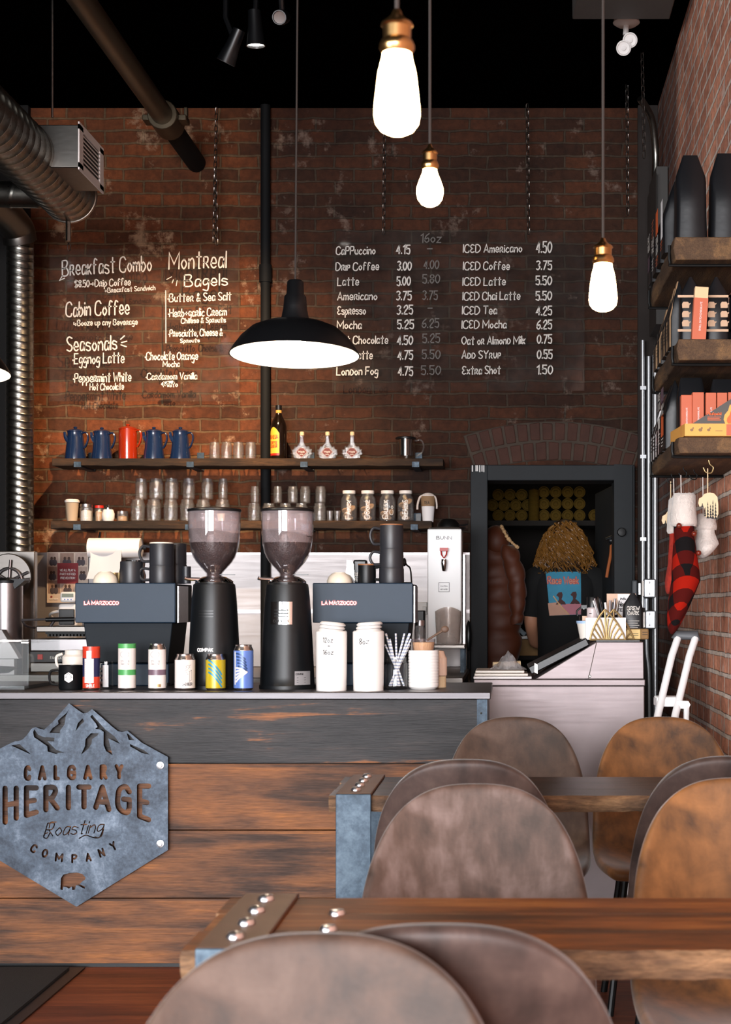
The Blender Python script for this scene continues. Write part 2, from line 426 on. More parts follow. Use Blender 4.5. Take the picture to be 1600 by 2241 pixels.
class MB:
    def __init__(s): s.v = []; s.f = []; s.mi = []; s.T = None; s.m = 0

    def add(s, vs, fs, mi=None):
        o = len(s.v)
        for p in vs:
            p = Vector(p)
            s.v.append(s.T @ p if s.T else p)
        for i, f in enumerate(fs):
            s.f.append([o + k for k in f]); s.mi.append(s.m if mi is None else (mi[i] if isinstance(mi, list) else mi))
        return s

    def box(s, x0, x1, y0, y1, z0, z1, mi=None):
        return s.add([(x0, y0, z0), (x1, y0, z0), (x1, y1, z0), (x0, y1, z0), (x0, y0, z1), (x1, y0, z1), (x1, y1, z1), (x0, y1, z1)],
                     [(0, 3, 2, 1), (4, 5, 6, 7), (0, 1, 5, 4), (1, 2, 6, 5), (2, 3, 7, 6), (3, 0, 4, 7)], mi)

    def cbox(s, c, d, mi=None):
        return s.box(c[0] - d[0] / 2, c[0] + d[0] / 2, c[1] - d[1] / 2, c[1] + d[1] / 2, c[2] - d[2] / 2, c[2] + d[2] / 2, mi)

    def lathe(s, prof, c=(0, 0, 0), n=28, a0=0, a1=None, mis=None, axis='Z', cap=True):
        full = a1 is None
        a1 = a0 + 2 * PI if full else a1
        m = n if full else n + 1
        vs = []
        for r, z in prof:
            for i in range(m):
                a = a0 + (a1 - a0) * i / n
                x, y = r * math.sin(a), -r * math.cos(a)
                p = (x, y, z) if axis == 'Z' else ((x, z, y) if axis == 'Y' else (z, x, y))
                vs.append((p[0] + c[0], p[1] + c[1], p[2] + c[2]))
        fs = []; mi = []
        for j in range(len(prof) - 1):
            for i in range(n):
                k = (i + 1) % m
                fs.append((j * m + i, j * m + k, (j + 1) * m + k, (j + 1) * m + i))
                mi.append(mis[j] if mis else s.m)
        if full and cap:
            for j in (0, len(prof) - 1):
                if prof[j][0] > 1e-5:
                    fs.append(tuple(j * m + i for i in range(m))); mi.append(mis[min(j, len(mis) - 1)] if mis else s.m)
        return s.add(vs, fs, mi)

    def tube(s, pts, r, n=8, closed=False, mi=None, flat=1.0):
        pts = [Vector(p) for p in pts]
        N = len(pts)
        rr = r if isinstance(r, (list, tuple)) else [r] * N
        vs = []; up = None
        for i, p in enumerate(pts):
            a = pts[(i - 1) % N] if (closed or i) else p
            b = pts[(i + 1) % N] if (closed or i < N - 1) else p
            t = (b - a).normalized()
            if up is None:
                up = Vector((0, 0, 1)) if abs(t.z) < .9 else Vector((0, 1, 0))
            u = (up - t * up.dot(t)); u = u.normalized() if u.length > 1e-6 else t.orthogonal().normalized()
            up = u
            v = t.cross(u)
            for k in range(n):
                q = 2 * PI * k / n
                vs.append(p + (u * math.cos(q) + v * math.sin(q) * flat) * rr[i])
        fs = []
        for i in range(N if closed else N - 1):
            j = (i + 1) % N
            for k in range(n):
                l = (k + 1) % n
                fs.append((i * n + k, i * n + l, j * n + l, j * n + k))
        if not closed:
            fs.append(tuple(reversed(range(n)))); fs.append(tuple((N - 1) * n + k for k in range(n)))
        return s.add(vs, fs, mi)

    def prism(s, poly, y0, y1, mi=None):
        n = len(poly)
        vs = [(x, y0, z) for x, z in poly] + [(x, y1, z) for x, z in poly]
        fs = [tuple(range(n)), tuple(reversed(range(n, 2 * n)))] + [(i, i + n, (i + 1) % n + n, (i + 1) % n) for i in range(n)]
        return s.add(vs, fs, mi)

    def grid(s, fn, nu, nv, mi=None):
        vs = [fn(i / nu, j / nv) for j in range(nv + 1) for i in range(nu + 1)]
        fs = [(j * (nu + 1) + i, j * (nu + 1) + i + 1, (j + 1) * (nu + 1) + i + 1, (j + 1) * (nu + 1) + i) for j in range(nv) for i in range(nu)]
        return s.add(vs, fs, mi)

    def ball(s, c, r, n=14, mi=None):
        r = r if isinstance(r, (tuple, list)) else (r, r, r)
        vs = []; fs = []
        m = n // 2
        for j in range(m + 1):
            t = PI * j / m
            for i in range(n):
                a = 2 * PI * i / n
                vs.append((c[0] + r[0] * math.sin(t) * math.cos(a), c[1] + r[1] * math.sin(t) * math.sin(a), c[2] + r[2] * math.cos(t)))
        for j in range(m):
            for i in range(n):
                k = (i + 1) % n
                fs.append((j * n + i, (j + 1) * n + i, (j + 1) * n + k, j * n + k))
        return s.add(vs, fs, mi)

    def build(s, name, mats, parent=None, bevel=0, smooth=35, world=True, fix=True):
        """one mesh object. At top level its origin goes to the middle of its base; under a parent the
        vertices are taken as world coordinates when the parent already stands in place (world=True)"""
        me = bpy.data.meshes.new(name)
        vs = s.v
        if parent is not None: off = parent_pos(parent) if world else Vector()
        else:
            xs = [p.x for p in vs]; ys = [p.y for p in vs]; zs = [p.z for p in vs]
            off = Vector(((min(xs) + max(xs)) / 2, (min(ys) + max(ys)) / 2, min(zs))) if fix else Vector()
        me.from_pydata([p - off for p in vs], [], s.f)
        mats = mats if isinstance(mats, (list, tuple)) else [mats]
        for m in mats: me.materials.append(M[m] if isinstance(m, str) else m)
        me.polygons.foreach_set('material_index', s.mi)
        bm = bmesh.new(); bm.from_mesh(me)
        bmesh.ops.remove_doubles(bm, verts=bm.verts, dist=1e-6)
        bmesh.ops.recalc_face_normals(bm, faces=bm.faces)
        bm.to_mesh(me); bm.free()
        me.polygons.foreach_set('use_smooth', [True] * len(me.polygons))
        me.set_sharp_from_angle(angle=math.radians(smooth))
        o = bpy.data.objects.new(name, me); C.objects.link(o)
        if parent is not None: o.parent = parent
        else: o.location = off
        if bevel:
            b = o.modifiers.new('bevel', 'BEVEL'); b.width = bevel; b.segments = 2; b.limit_method = 'ANGLE'; b.angle_limit = math.radians(40)
        return o


def parent_pos(o):
    p = Vector(o.location)
    while o.parent: o = o.parent; p += Vector(o.location)
    return p


def tag(o, label=None, cat=None, group=None, kind=None):
    if label: o['label'] = label
    if cat: o['category'] = cat
    if group: o['group'] = group
    if kind: o['kind'] = kind
    return o


def thing(name, label, cat, loc=(0, 0, 0), group=None, rot=0):
    o = bpy.data.objects.new(name, None); C.objects.link(o)
    o.empty_display_size = .05
    o.location = loc; o.rotation_euler = (0, 0, rot)
    return tag(o, label, cat, group)


def struct(name, mb, m, label=None, cat=None, **k):
    o = mb.build(name, m, fix=False, **k)
    return tag(o, label, cat, kind='structure')


def dup(root, loc, rot=None, label=None, scale=None, mats=None):
    """copy of a thing with copies of its parts and sub-parts"""
    r = root.copy(); C.objects.link(r); r.location = loc
    if rot is not None: r.rotation_euler = rot if isinstance(rot, tuple) else (0, 0, rot)
    if scale: r.scale = scale if isinstance(scale, tuple) else (scale,) * 3
    if label: r['label'] = label
    for ch in list(root.children):
        c = ch.copy(); C.objects.link(c); c.parent = r
        if mats and ch.name.split('.')[0] in mats:
            c.data = ch.data.copy(); c.data.materials[0] = M[mats[ch.name.split('.')[0]]]
        for g in ch.children:
            d = g.copy(); C.objects.link(d); d.parent = c
    return r


def smooth_path(pts, n=5, closed=False):
    pts = [Vector(p) for p in pts]
    if len(pts) < 3: return pts
    out = []
    N = len(pts)
    for i in range(N if closed else N - 1):
        p0 = pts[i - 1] if (i or closed) else pts[0] * 2 - pts[1]
        p1, p2 = pts[i], pts[(i + 1) % N]
        p3 = pts[(i + 2) % N] if (closed or i < N - 2) else pts[-1] * 2 - pts[-2]
        for k in range(n):
            t = k / n
            out.append(.5 * ((2 * p1) + (p2 - p0) * t + (2 * p0 - 5 * p1 + 4 * p2 - p3) * t * t + (3 * p1 - p0 - 3 * p2 + p3) * t ** 3))
    if not closed: out.append(pts[-1])
    return out


ORD = ['first', 'second', 'third', 'fourth', 'fifth', 'sixth', 'seventh', 'eighth', 'ninth', 'tenth', 'eleventh', 'twelfth']

# ------------------------------------------------------------------ hand lettering: a single-stroke alphabet
G = {'A': '043e64 1757', 'B': '040e ~0e4e5c3909 ~0949664404', 'C': '~6c4e1d0a06245466', 'D': '040e ~0e3e6b673404', 'E': '5e0e0454 0949',
     '€': '~5d2e0c1a39 ~3918062455', 'F': '040e5e 0949', 'G': '~6c4e1d0a06245466 666939', 'H': '040e 646e 0969', 'I': '040e', 'J': '~4e462406',
     'K': '040e 5e08 1954', 'L': '0e0454', 'M': '040e478e84', 'N': '040e646e', 'O': '~3e0b0734676b3e', 'P': '040e ~0e4e5c4909',
     'Q': '~3e0b0734676b3e 3763', 'R': '040e ~0e4e5c4909 2964', 'S': '~5d2e0c2948563405', 'T': '0e6e 3e34', 'U': '~0e0834686e', 'V': '0e346e',
     'W': '0e244a648e', 'X': '046e 0e64', 'Y': '0e396e 3934', 'Z': '0e6e0464',
     '0': '~2e0b0724474b2e', '1': '0c2e24', '2': '~0b1d3e4b2804 0444', '3': '~0d2e4c29 ~29472405', '4': '3e0747 3e34', '5': '4e0e09 ~0a3a473405',
     '6': '~4e1b0624463907', '7': '0e4e14', '8': '~2e0c29472407294c2e', '9': '~4c2e0b294b 4c34',
     'a': '~4a1a06143548 4a44', 'b': '0e04 ~082a472404', 'c': '~492a06243445', 'd': '4e44 ~482a062446', 'e': '~07473a1a062445', 'f': '~4d2e1b14 0a3a',
     'g': '~4a1a07153648 ~4a443001', 'h': '0e04 ~082a3a4844', 'i': '0a04 0c0d', 'j': '~1a142001 1c1d', 'k': '0e04 4a07 1844', 'l': '0e04',
     'm': '0a04 ~082a3834 ~385a6864', 'n': '0a04 ~082a3a4844', 'o': '~2a0724472a', 'p': '0a00 ~092a472405', 'q': '~4a1a06143548 4a40', 'r': '0a04 ~081a3a',
     's': '~491a0837452405', 't': '2e2434 0b4b', 'u': '~0a062447 4a44', 'v': '0a244a', 'w': '0a143a546a', 'x': '0a44 4a04', 'y': '0a25 4a10', 'z': '0a4a0444',
     '&': '~541b2e3c062458', '+': '0848 2a26', '-': '0838', '.': '0405', ',': '1503', "'": '0e0c', '$': '~5d2e0c2948563405 2f23', '>': '0868 4a6846',
     '~': '0a0656 3856 5634', '*': '0708', '#': '149e'}
GS = {'A': '043e64 1747', 'R': '040e ~0e4e5c3919 3864', 'P': '040e ~0e4e5c3919', 'O': '~2e0b072434 ~4e6b674 4'.replace(' 4', '4')}   # stencil forms


def glyph(ch, tab=None):
    src = (tab or {}).get(ch) or G.get(ch)
    if not src: return []
    out = []
    for st in src.split():
        sm = st[0] == '~'
        if sm: st = st[1:]
        pts = [Vector((int(st[i], 36), int(st[i + 1], 36) - 4, 0)) for i in range(0, len(st) - 1, 2)]
        out.append(smooth_path(pts, 4) if sm else pts)
    return out


def layout(s, gap=1.9):
    """list of (stroke list, x offset, scale); '^' before a letter writes it as a small capital"""
    x = 0; out = []; i = 0
    while i < len(s):
        ch = s[i]; k = 1.0
        if ch == '^': i += 1; ch = s[i].upper(); k = .66
        i += 1
        if ch == ' ': x += 3.2; continue
        gl = glyph(ch)
        if not gl: continue
        wd = max(p.x for g in gl for p in g)
        out.append((gl, x, k)); x += wd * k + gap
    return out, max(x - gap, .1)


def ribbon(mb, pts, wd, mapf, mi=None):
    n = len(pts)
    if n < 2: return
    L = []; R = []
    h = wd / 2
    d0 = (pts[1] - pts[0]).normalized(); d1 = (pts[-1] - pts[-2]).normalized()
    for i, p in enumerate(pts):
        a = pts[i] - pts[i - 1] if i else pts[1] - pts[0]
        b = pts[i + 1] - pts[i] if i < n - 1 else a
        if a.length < 1e-9: a = b
        if b.length < 1e-9: b = a
        t = a.normalized() + b.normalized()
        t = t.normalized() if t.length > 1e-4 else a.normalized()
        nn = Vector((-t.y, t.x, 0)); k = 1 / max(.5, abs(t.dot(a.normalized()))) if a.length > 1e-9 else 1
        L.append(p + nn * h * k); R.append(p - nn * h * k)
    vs = L + R
    fs = [(i, i + 1, n + i + 1, n + i) for i in range(n - 1)]
    vs += [pts[0] - d0 * h * .9, pts[-1] + d1 * h * .9]
    fs += [(0, n, 2 * n), (n - 1, 2 * n - 1, 2 * n + 1)]
    mb.add([mapf(v.x, v.y) for v in vs], fs, mi)


def write(mb, s, mapf, u, v, h, wd, width=None, align='l', slant=0, rot=0, mi=None, gap=1.9, jit=0):
    """write s with its baseline from (u,v); h = capital height, wd = pen width, width = total length if forced"""
    lay, tot = layout(s, gap)
    k = h / 10
    kx = (width / tot) if width else k
    u0 = u - (tot * kx) * (0 if align == 'l' else .5 if align == 'c' else 1)
    cr, sr = math.cos(rot), math.sin(rot)
    for gl, x, sm in lay:
        jy = random.uniform(-jit, jit) * h
        for st in gl:
            pts = []
            for p in st:
                px = (x + p.x * sm) * kx + p.y * sm * k * slant; py = p.y * sm * k + jy
                pts.append(Vector((u0 + px * cr - py * sr, v + px * sr + py * cr, 0)))
            if len(pts) == 2 and (pts[0] - pts[1]).length < 1e-6: continue
            ribbon(mb, pts, wd, mapf, mi)


def plane_map(o, x=(1, 0, 0), y=(0, 0, 1)):
    o, x, y = Vector(o), Vector(x), Vector(y)
    return lambda u, v: o + x * u + y * v


def cyl_map(c, r, a=0):
    """r: radius or function of height"""
    def f(u, v):
        rr = r(v) if callable(r) else r
        t = a + u / rr
        return Vector((c[0] + rr * math.sin(t), c[1] - rr * math.cos(t), c[2] + v))
    return f
# ------------------------------------------------------------------ the room
YB, XR, ZC = 9.0, .87, 4.12
struct('floor', MB().box(-4.5, 1.0, -7, 11.6, -.06, 0), 'floor', 'red brown wooden floorboards of the cafe', 'floor')
struct('ceiling', MB().box(-4.5, 1.0, -7, YB + .25, ZC, ZC + .1), 'ceiling', 'black painted cafe ceiling', 'ceiling')
OX0, OX1, OZ = -.16, .69, 2.01
b = MB(); b.box(-4.5, OX0, YB, YB + .22, 0, ZC); b.box(OX1, XR, YB, YB + .22, 0, ZC); b.box(OX0, OX1, YB, YB + .22, OZ, ZC)
struct('wall_back', b, 'brick_back', 'old dark brick wall behind the coffee bar', 'wall')
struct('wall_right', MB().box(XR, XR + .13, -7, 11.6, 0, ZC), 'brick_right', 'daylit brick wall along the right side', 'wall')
struct('wall_left', MB().box(-4.62, -4.5, -7, 11.6, 0, ZC), 'blackwall', 'dark wall on the left outside the photo', 'wall')
b = MB(); wz0, wz1 = .45, 2.75; xs = [-4.5, -4.05, -2.65, -2.45, -1.05, -.85, .55, XR]
for i in range(0, 8, 2): b.box(xs[i], xs[i + 1], -6.9, -6.65, 0, ZC)
for i in range(1, 6, 2): b.box(xs[i], xs[i + 1], -6.9, -6.65, 0, wz0); b.box(xs[i], xs[i + 1], -6.9, -6.65, wz1, ZC)
struct('wall_front', b, 'plaster', 'street wall with shop windows behind the camera', 'wall')
b = MB(); b.box(-4.5, -2.76, YB - .05, YB - .001, 0, ZC)
struct('trim_1', b, 'blackwall', 'black painted wall panel beside the vertical duct', 'wall panel')
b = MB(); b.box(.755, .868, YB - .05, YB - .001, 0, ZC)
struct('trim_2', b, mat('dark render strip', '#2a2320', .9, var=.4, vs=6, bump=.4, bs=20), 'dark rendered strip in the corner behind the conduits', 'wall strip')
# back room beyond the doorway
b = MB(); b.box(-.75, -.65, YB + .22, 11.6, 0, 2.6); b.box(-.65, XR, 11.5, 11.6, 0, 2.6); b.box(-.65, XR, YB + .22, 11.6, 2.6, 2.7)
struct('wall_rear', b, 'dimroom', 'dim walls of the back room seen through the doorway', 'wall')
l = bpy.data.lights.new('back_room_light', 'POINT'); l.energy = 2.4; l.color = (1, .72, .4); l.shadow_soft_size = .08
o = bpy.data.objects.new('back_room_light', l); C.objects.link(o); o.location = (.4, 9.95, 2.45)

# brick arch over the doorway: two rings of bricks standing on edge
b = MB()
ac = Vector((X(1212, YB), 0, 0)); R0 = 1.47; zt = Z(1006, YB)
for ring in range(2):
    r0 = R0 + ring * .113; n = 13 + ring
    for i in range(n):
        a0 = -.31 + .62 * i / n + .0045; a1 = -.31 + .62 * (i + 1) / n - .0045
        ym = YB - .009 - random.uniform(0, .008)
        pl = [(ac.x + r * math.sin(a) * 1.0, zt - R0 + r * math.cos(a)) for r, a in ((r0 + random.uniform(-.004, .004), a0), (r0, a1), (r0 + .104 + random.uniform(-.008, .002), a1), (r0 + .104 + random.uniform(-.008, .002), a0))]
        b.prism(pl, ym, YB + .01)
b.m = 1; n = 30
pl = [(ac.x + (R0 - .004) * math.sin(-.315 + .63 * i / n), zt - R0 + (R0 - .004) * math.cos(-.315 + .63 * i / n)) for i in range(n + 1)] + [(ac.x + (R0 + .222) * math.sin(.315 - .63 * i / n), zt - R0 + (R0 + .222) * math.cos(.315 - .63 * i / n)) for i in range(n + 1)]
b.prism(pl, YB - .006, YB + .005)
struct('trim_3', b, ['arch_brick', mat('old arch mortar', '#43382f', .9, var=.4, vs=20, bump=.6)], 'two ring brick arch over the back room doorway', 'arch', bevel=.006)

# door frame and leaf
dr = thing('door_1', 'blue black wooden door frame with its leaf swung into the back room', 'door', (X(1209, 8.97), 8.97, 0)); dr['kind'] = 'structure'
b = MB(); D = 8.95
b.box(X(1030, D), X(1067, D), 8.93, 9.2, 0, Z(1018, D)); b.box(X(1067, D), X(1345, D), 8.93, 9.2, Z(1052, D), Z(1018, D)); b.box(X(1345, D), X(1388, D), 8.93, 9.2, 0, Z(1018, D))
b.box(X(1388, D) - .012, X(1388, D), 8.90, 8.93, 0, Z(1020, D))
b.build('door_frame', 'doorpaint', dr, bevel=.004)
b = MB()
for px in (1033, 1041, 1044, 1049, 1054, 1058):
    b.box(X(px, D), X(px, D) + .006, 8.926, 8.931, Z(1032 + (px % 3), D), Z(1019, D))
b.build('paint_drips', 'white', dr)
b = MB()
hx, hy = .655, 9.22
fx, fy = .585, 9.98
dv = Vector((fx - hx, fy - hy, 0)); nv = Vector((-dv.y, dv.x, 0)).normalized() * .02
for z0, z1, th in ((.01, 1.955, 1.0),):
    p = [Vector((hx, hy, 0)) + nv, Vector((fx, fy, 0)) + nv, Vector((fx, fy, 0)) - nv, Vector((hx, hy, 0)) - nv]
    b.add([(q.x, q.y, z0) for q in p] + [(q.x, q.y, z1) for q in p], [(0, 1, 2, 3), (7, 6, 5, 4), (0, 4, 5, 1), (1, 5, 6, 2), (2, 6, 7, 3), (3, 7, 4, 0)])
leaf = b.build('door_leaf', 'doorpaint', dr, bevel=.003)
b = MB(); b.lathe([(0, 0), (.022, .003), (.026, .015), (.02, .03), (.01, .035), (.01, .05)], (X(1360, 8.92), 8.88, Z(1165, 8.92)), 16, axis='Y')
b.build('door_knob', 'black_metal', leaf)

# ------------------------------------------------------------------ services on the ceiling and walls


def spiral(mb, p0, p1, r, pitch=.1, n=32, tilt=.3, ridge=.004):
    p0, p1 = Vector(p0), Vector(p1); ax = (p1 - p0); L = ax.length; ax.normalize()
    u = ax.orthogonal().normalized(); v = ax.cross(u)
    k = int(L / pitch); rows = []
    for i in range(k):
        for t, rr in ((0, r), (.35, r), (.80, r), (.86, r + ridge), (.92, r + ridge), (.98, r)):
            rows.append((i * pitch + t * pitch, rr))
    rows.append((L, r))
    o = [(p0 + ax * (t + (tilt * rr * math.sin(a) if 0 < t < L else 0)) + (u * math.cos(a) + v * math.sin(a)) * rr)
         for t, rr in rows for a in (2 * PI * i / n for i in range(n))]
    fs = [(j * n + i, j * n + (i + 1) % n, (j + 1) * n + (i + 1) % n, (j + 1) * n + i) for j in range(len(rows) - 1) for i in range(n)]
    fs += [tuple(range(n)), tuple((len(rows) - 1) * n + i for i in range(n))]
    mb.add(o, fs)


dz, dx = 3.13, -2.02
du = thing('spiral_duct', 'large round spiral duct running along the ceiling at upper left, with a vent box', 'duct', (dx, 6.2, dz - .125))
b = MB(); spiral(b, (dx, 3.6, dz), (dx, 7.15, dz), .125, .075, ridge=.0018, tilt=.25)
b.lathe([(.125, 7.15), (.13, 7.152), (.13, 7.17), (.0, 7.175)], (dx, 0, dz), 32, axis='Y')
b.build('duct_body', 'galv', du, smooth=50)
bx0, bx1, by0, by1, bz0, bz1 = -1.99, -1.793, 6.5, 6.87, 3.07, 3.25
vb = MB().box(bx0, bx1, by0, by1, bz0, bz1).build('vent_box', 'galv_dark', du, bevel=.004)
b = MB()
b.box(bx1, bx1 + .006, by0 - .01, by1 + .01, bz0 - .01, bz0 + .02); b.box(bx1, bx1 + .006, by0 - .01, by1 + .01, bz1 - .02, bz1 + .01)
b.box(bx1, bx1 + .006, by0 - .01, by0 + .05, bz0, bz1); b.box(bx1, bx1 + .006, by1 - .05, by1 + .01, bz0, bz1)
for i in range(8):
    z = bz0 + .028 + i * .0178
    b.add([(bx1 - .01, by0 + .04, z + .006), (bx1 - .01, by1 - .04, z + .006), (bx1 + .005, by1 - .04, z - .009), (bx1 + .005, by0 + .04, z - .009),
           (bx1 - .01, by0 + .04, z + .010), (bx1 - .01, by1 - .04, z + .010), (bx1 + .005, by1 - .04, z - .002), (bx1 + .005, by0 + .04, z - .002)],
          [(0, 1, 2, 3), (4, 7, 6, 5), (0, 4, 5, 1), (1, 5, 6, 2), (2, 6, 7, 3), (3, 7, 4, 0)])
b.build('vent_grille', 'white', vb)
MB().tube([(-1.95, 6.66, bz1 + .08), (-1.95, 6.66, ZC)], .005, 6).build('hanger_rod', 'steel_dark', du)
MB().tube([(dx + .0, 7.15, dz - .12), (dx - .0, 7.15, dz - .215)], .012, 6).build('hanging_cable', 'galv', du)

b = MB(); spiral(b, (-3.6, 7.55, 3.26), (-2.08, 7.4, 3.19), .062, .14, 24, ridge=.002)
tag(b.build('branch_duct', 'galv', smooth=50), 'short horizontal round duct entering the big spiral duct from the left edge', 'duct')
vd = thing('vertical_duct', 'vertical spiral duct dropping down the left edge beside the menu board', 'duct', (X(44, 8.6), 8.6, 1.0))
b = MB(); spiral(b, (X(44, 8.6), 8.6, 1.0), (X(44, 8.6), 8.6, Z(525, 8.6)), .073, .04, 28, .35, .002)
b.build('riser', 'galv', vd, smooth=50)
b = MB()
b.tube(smooth_path([(X(44, 8.6), 8.6, Z(530, 8.6)), (X(40, 8.6), 8.55, Z(500, 8.6)), (X(22, 8.6), 8.3, Z(475, 8.6)), (X(-30, 8.6), 7.7, Z(440, 8.6)), (X(-120, 8.6), 6.9, Z(420, 8.6))], 6), .092, 20)
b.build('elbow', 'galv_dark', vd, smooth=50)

px_ = -1.8; pz = 3.8
ip = thing('ceiling_pipe', 'iron pipe slanting in perspective along the black ceiling at upper left', 'pipe', (px_, 8.2, pz - .06))
MB().tube([(px_, 4.5, pz), (px_, 8.2, pz)], .055, 20).build('near_length', 'ironpipe', ip)
MB().tube([(px_, 8.2, pz), (px_, 8.99, pz)], .055, 20).build('far_length', 'darkpipe', ip)
b = MB(); b.lathe([(.055, 8.1), (.078, 8.1), (.078, 8.3), (.055, 8.3)], (px_, 0, pz), 20, axis='Y'); b.cbox((px_ + .09, 8.2, pz), (.05, .1, .03)); b.cbox((px_ - .09, 8.2, pz), (.05, .1, .03)); b.cbox((px_ + .105, 8.2, pz + .03), (.02, .03, .07))
b.build('coupling', 'ironpipe', ip, bevel=.004)

b = MB(); b.tube([(X(581, 8.95), 8.95, .887), (X(581, 8.95), 8.95, ZC)], .028, 18)
b.lathe([(.028, 2.9), (.036, 2.9), (.036, 3.0), (.028, 3.0)], (X(581, 8.95), 8.95, .2), 18)
tag(b.build('standpipe', 'darkpipe'), 'black vertical pipe rising up the brick wall behind the shelves', 'pipe')


def chain(name, pts, label, L=.042, wd=.009, r=.0024, group=None):
    b = MB()
    pts = [Vector(p) for p in pts]
    for a, c in zip(pts, pts[1:]):
        t = (c - a); n = max(1, int(t.length / (L * .8))); tt = t.normalized()
        u = tt.orthogonal().normalized(); v = tt.cross(u)
        for i in range(n):
            m = a + t * ((i + .5) / n); s1 = u if i % 2 else v
            q = [m + tt * (L / 2 * cz) + s1 * (wd * cx) for cz, cx in ((1, -.5), (1, .5), (.6, 1), (-.6, 1), (-1, .5), (-1, -.5), (-.6, -1), (.6, -1))]
            b.tube(q, r, 5, True)
    return tag(b.build(name, 'steel_dark'), label, 'chain', group)


cg = 'chains holding the menu boards'
DB = 8.86
chain('hanging_chain', [at(151, 490, DB), at(151, 548, DB)], 'short chain end above the left menu board, just below the big duct', group=cg)
chain('hanging_chain', [at(474, 236, DB), at(471, 380, DB), at(474, 535, DB)], 'long chain with doubled loops holding the right side of the left menu board', group=cg)
chain('hanging_chain', [at(471, 382, DB - .03), at(468, 530, DB - .03)], 'doubled loop of spare chain beside the long chain left of the black standpipe', group=cg)
chain('hanging_chain', [at(842, 236, DB), at(840, 512, DB)], 'chain holding the left side of the coffee price board behind the biggest bulb', group=cg)
chain('hanging_chain', [at(1154, 228, DB), at(1157, 512, DB)], 'chain holding the right side of the coffee price board', group=cg)
chain('hanging_chain', [at(1372, 168, 8.6), at(1374, 470, 8.6)], 'loose chain on the brick left of the corner conduit', group=cg)
chain('hanging_chain', [at(1404, 44, 8.1), at(1410, 345, 8.1)], 'chain hanging from the grey ceiling box in the right corner', group=cg)

# conduits, boxes in the right corner
cd = thing('electrical_conduit', 'thin grey conduit running down the corner beside the doorway', 'conduit', (X(1407, 8.9), 8.9, 1.25))
MB().tube([(X(1407, 8.9), 8.9, Z(1330, 8.9)), (X(1407, 8.9), 8.9, Z(745, 8.9))], .0125, 12).build('tube', 'conduit', cd)
for py in (1000, 850, 1180): b = MB(); b.cbox((X(1407, 8.9), 8.9, Z(py, 8.9)), (.034, .05, .02)); b.build('clamp', 'conduit', cd)
cd = thing('conduit_pair', 'pair of bright conduits in the wall corner running down to the floor', 'conduit', (.835, 8.88, 0))
MB().tube([(.845, 8.86, 0), (.845, 8.86, Z(780, 8.9))], .016, 12).build('tube', 'conduit', cd)
MB().tube([(.812, 8.9, Z(1270, 8.9)), (.812, 8.9, Z(780, 8.9))], .013, 12).build('tube', 'conduit', cd)
MB().tube(smooth_path([(.815, 8.9, 0), (.815, 8.9, Z(1500, 8.9)), (.80, 8.9, Z(1420, 8.9)), (.80, 8.9, Z(1310, 8.9))], 4), .012, 10).build('tube', 'conduit', cd)
tag(MB().box(.795, .80, 8.3, 8.8, 3.0, 3.55).box(.80, .865, 8.35, 8.75, 2.75, 3.6).build('junction_duct', mat('dark trunking', '#35322f', .6), bevel=.006), 'dull grey wall trunking high in the right corner', 'trunking')
b = MB(); b.tube(smooth_path([(.82, 8.6, 3.602), (.82, 8.58, 3.75), (.79, 8.5, 3.9), (.72, 8.4, 3.98)], 6), .02, 12)
tag(b.build('bent_conduit', 'galv'), 'bent conduit curving from the corner onto the black ceiling', 'conduit')
for i, (py0, py1, px0, lab) in enumerate(((1267, 1308, 1408, 'upper grey electrical box on the corner conduits'), (1336, 1376, 1411, 'lower grey electrical box on the corner conduits'))):
    e = thing('electrical_box', lab, 'electrical box', (X(1422, 8.85), 8.83, Z(py1, 8.83)), 'electrical boxes in the corner')
    MB().box(X(px0, 8.83), X(1434, 8.83), 8.80, 8.86, Z(py1, 8.83), Z(py0, 8.83)).build('box_body', 'conduit', e, bevel=.006)
    b = MB(); [b.lathe([(.0, -.004), (.006, -.003), (.006, 0)], (X(1421, 8.8), 8.80, Z(py, 8.8)), 8, axis='Y') for py in (py0 + 8, py1 - 8)]; b.build('screw', 'steel', e)
    MB().box(X(px0 - 4, 8.84), X(px0, 8.83), 8.82, 8.86, Z(py1 - 3, 8.84), Z(py0 + 4, 8.84)).build('knockout', 'steel_dark', e)
e = thing('switch_box', 'grey switch cover plate left of the upper electrical box', 'switch', (X(1388, 8.86), 8.84, Z(1312, 8.84)))
MB().box(X(1382, 8.84), X(1394, 8.84), 8.80, 8.86, Z(1312, 8.84), Z(1270, 8.84)).build('cover', 'greyplastic', e, bevel=.008)
MB().box(X(1396, 8.84), X(1402, 8.84), 8.81, 8.86, Z(1302, 8.84), Z(1276, 8.84)).build('side_plate', 'conduit', e, bevel=.002)

# grey ceiling box and emergency lights, upper right
e = thing('ceiling_unit', 'grey sheet metal box under the ceiling at the upper right', 'duct box', (X(1359, 7.0), 7.0, 4.0))
b = MB(); zb, zt_ = 4.0, 4.115; xl_, xr_ = X(1253, 7.32), X(1465, 7.32)
b.add([(xl_ + .03, 6.5, zb), (xr_, 6.5, zb), (xr_, 7.32, zb), (xl_, 7.32, zb), (xl_, 6.45, zt_), (xr_ + .03, 6.45, zt_), (xr_ + .03, 7.35, zt_), (xl_, 7.35, zt_)],
      [(0, 3, 2, 1), (4, 5, 6, 7), (0, 1, 5, 4), (1, 2, 6, 5), (2, 3, 7, 6), (3, 0, 4, 7)])
b.build('hood', mat('grey painted sheet', '#55524f', .6, .1, var=.1), e, bevel=.004)
e = thing('emergency_light', 'white twin headed emergency light under the grey ceiling box', 'emergency light', at(1371, 48, 7.63))
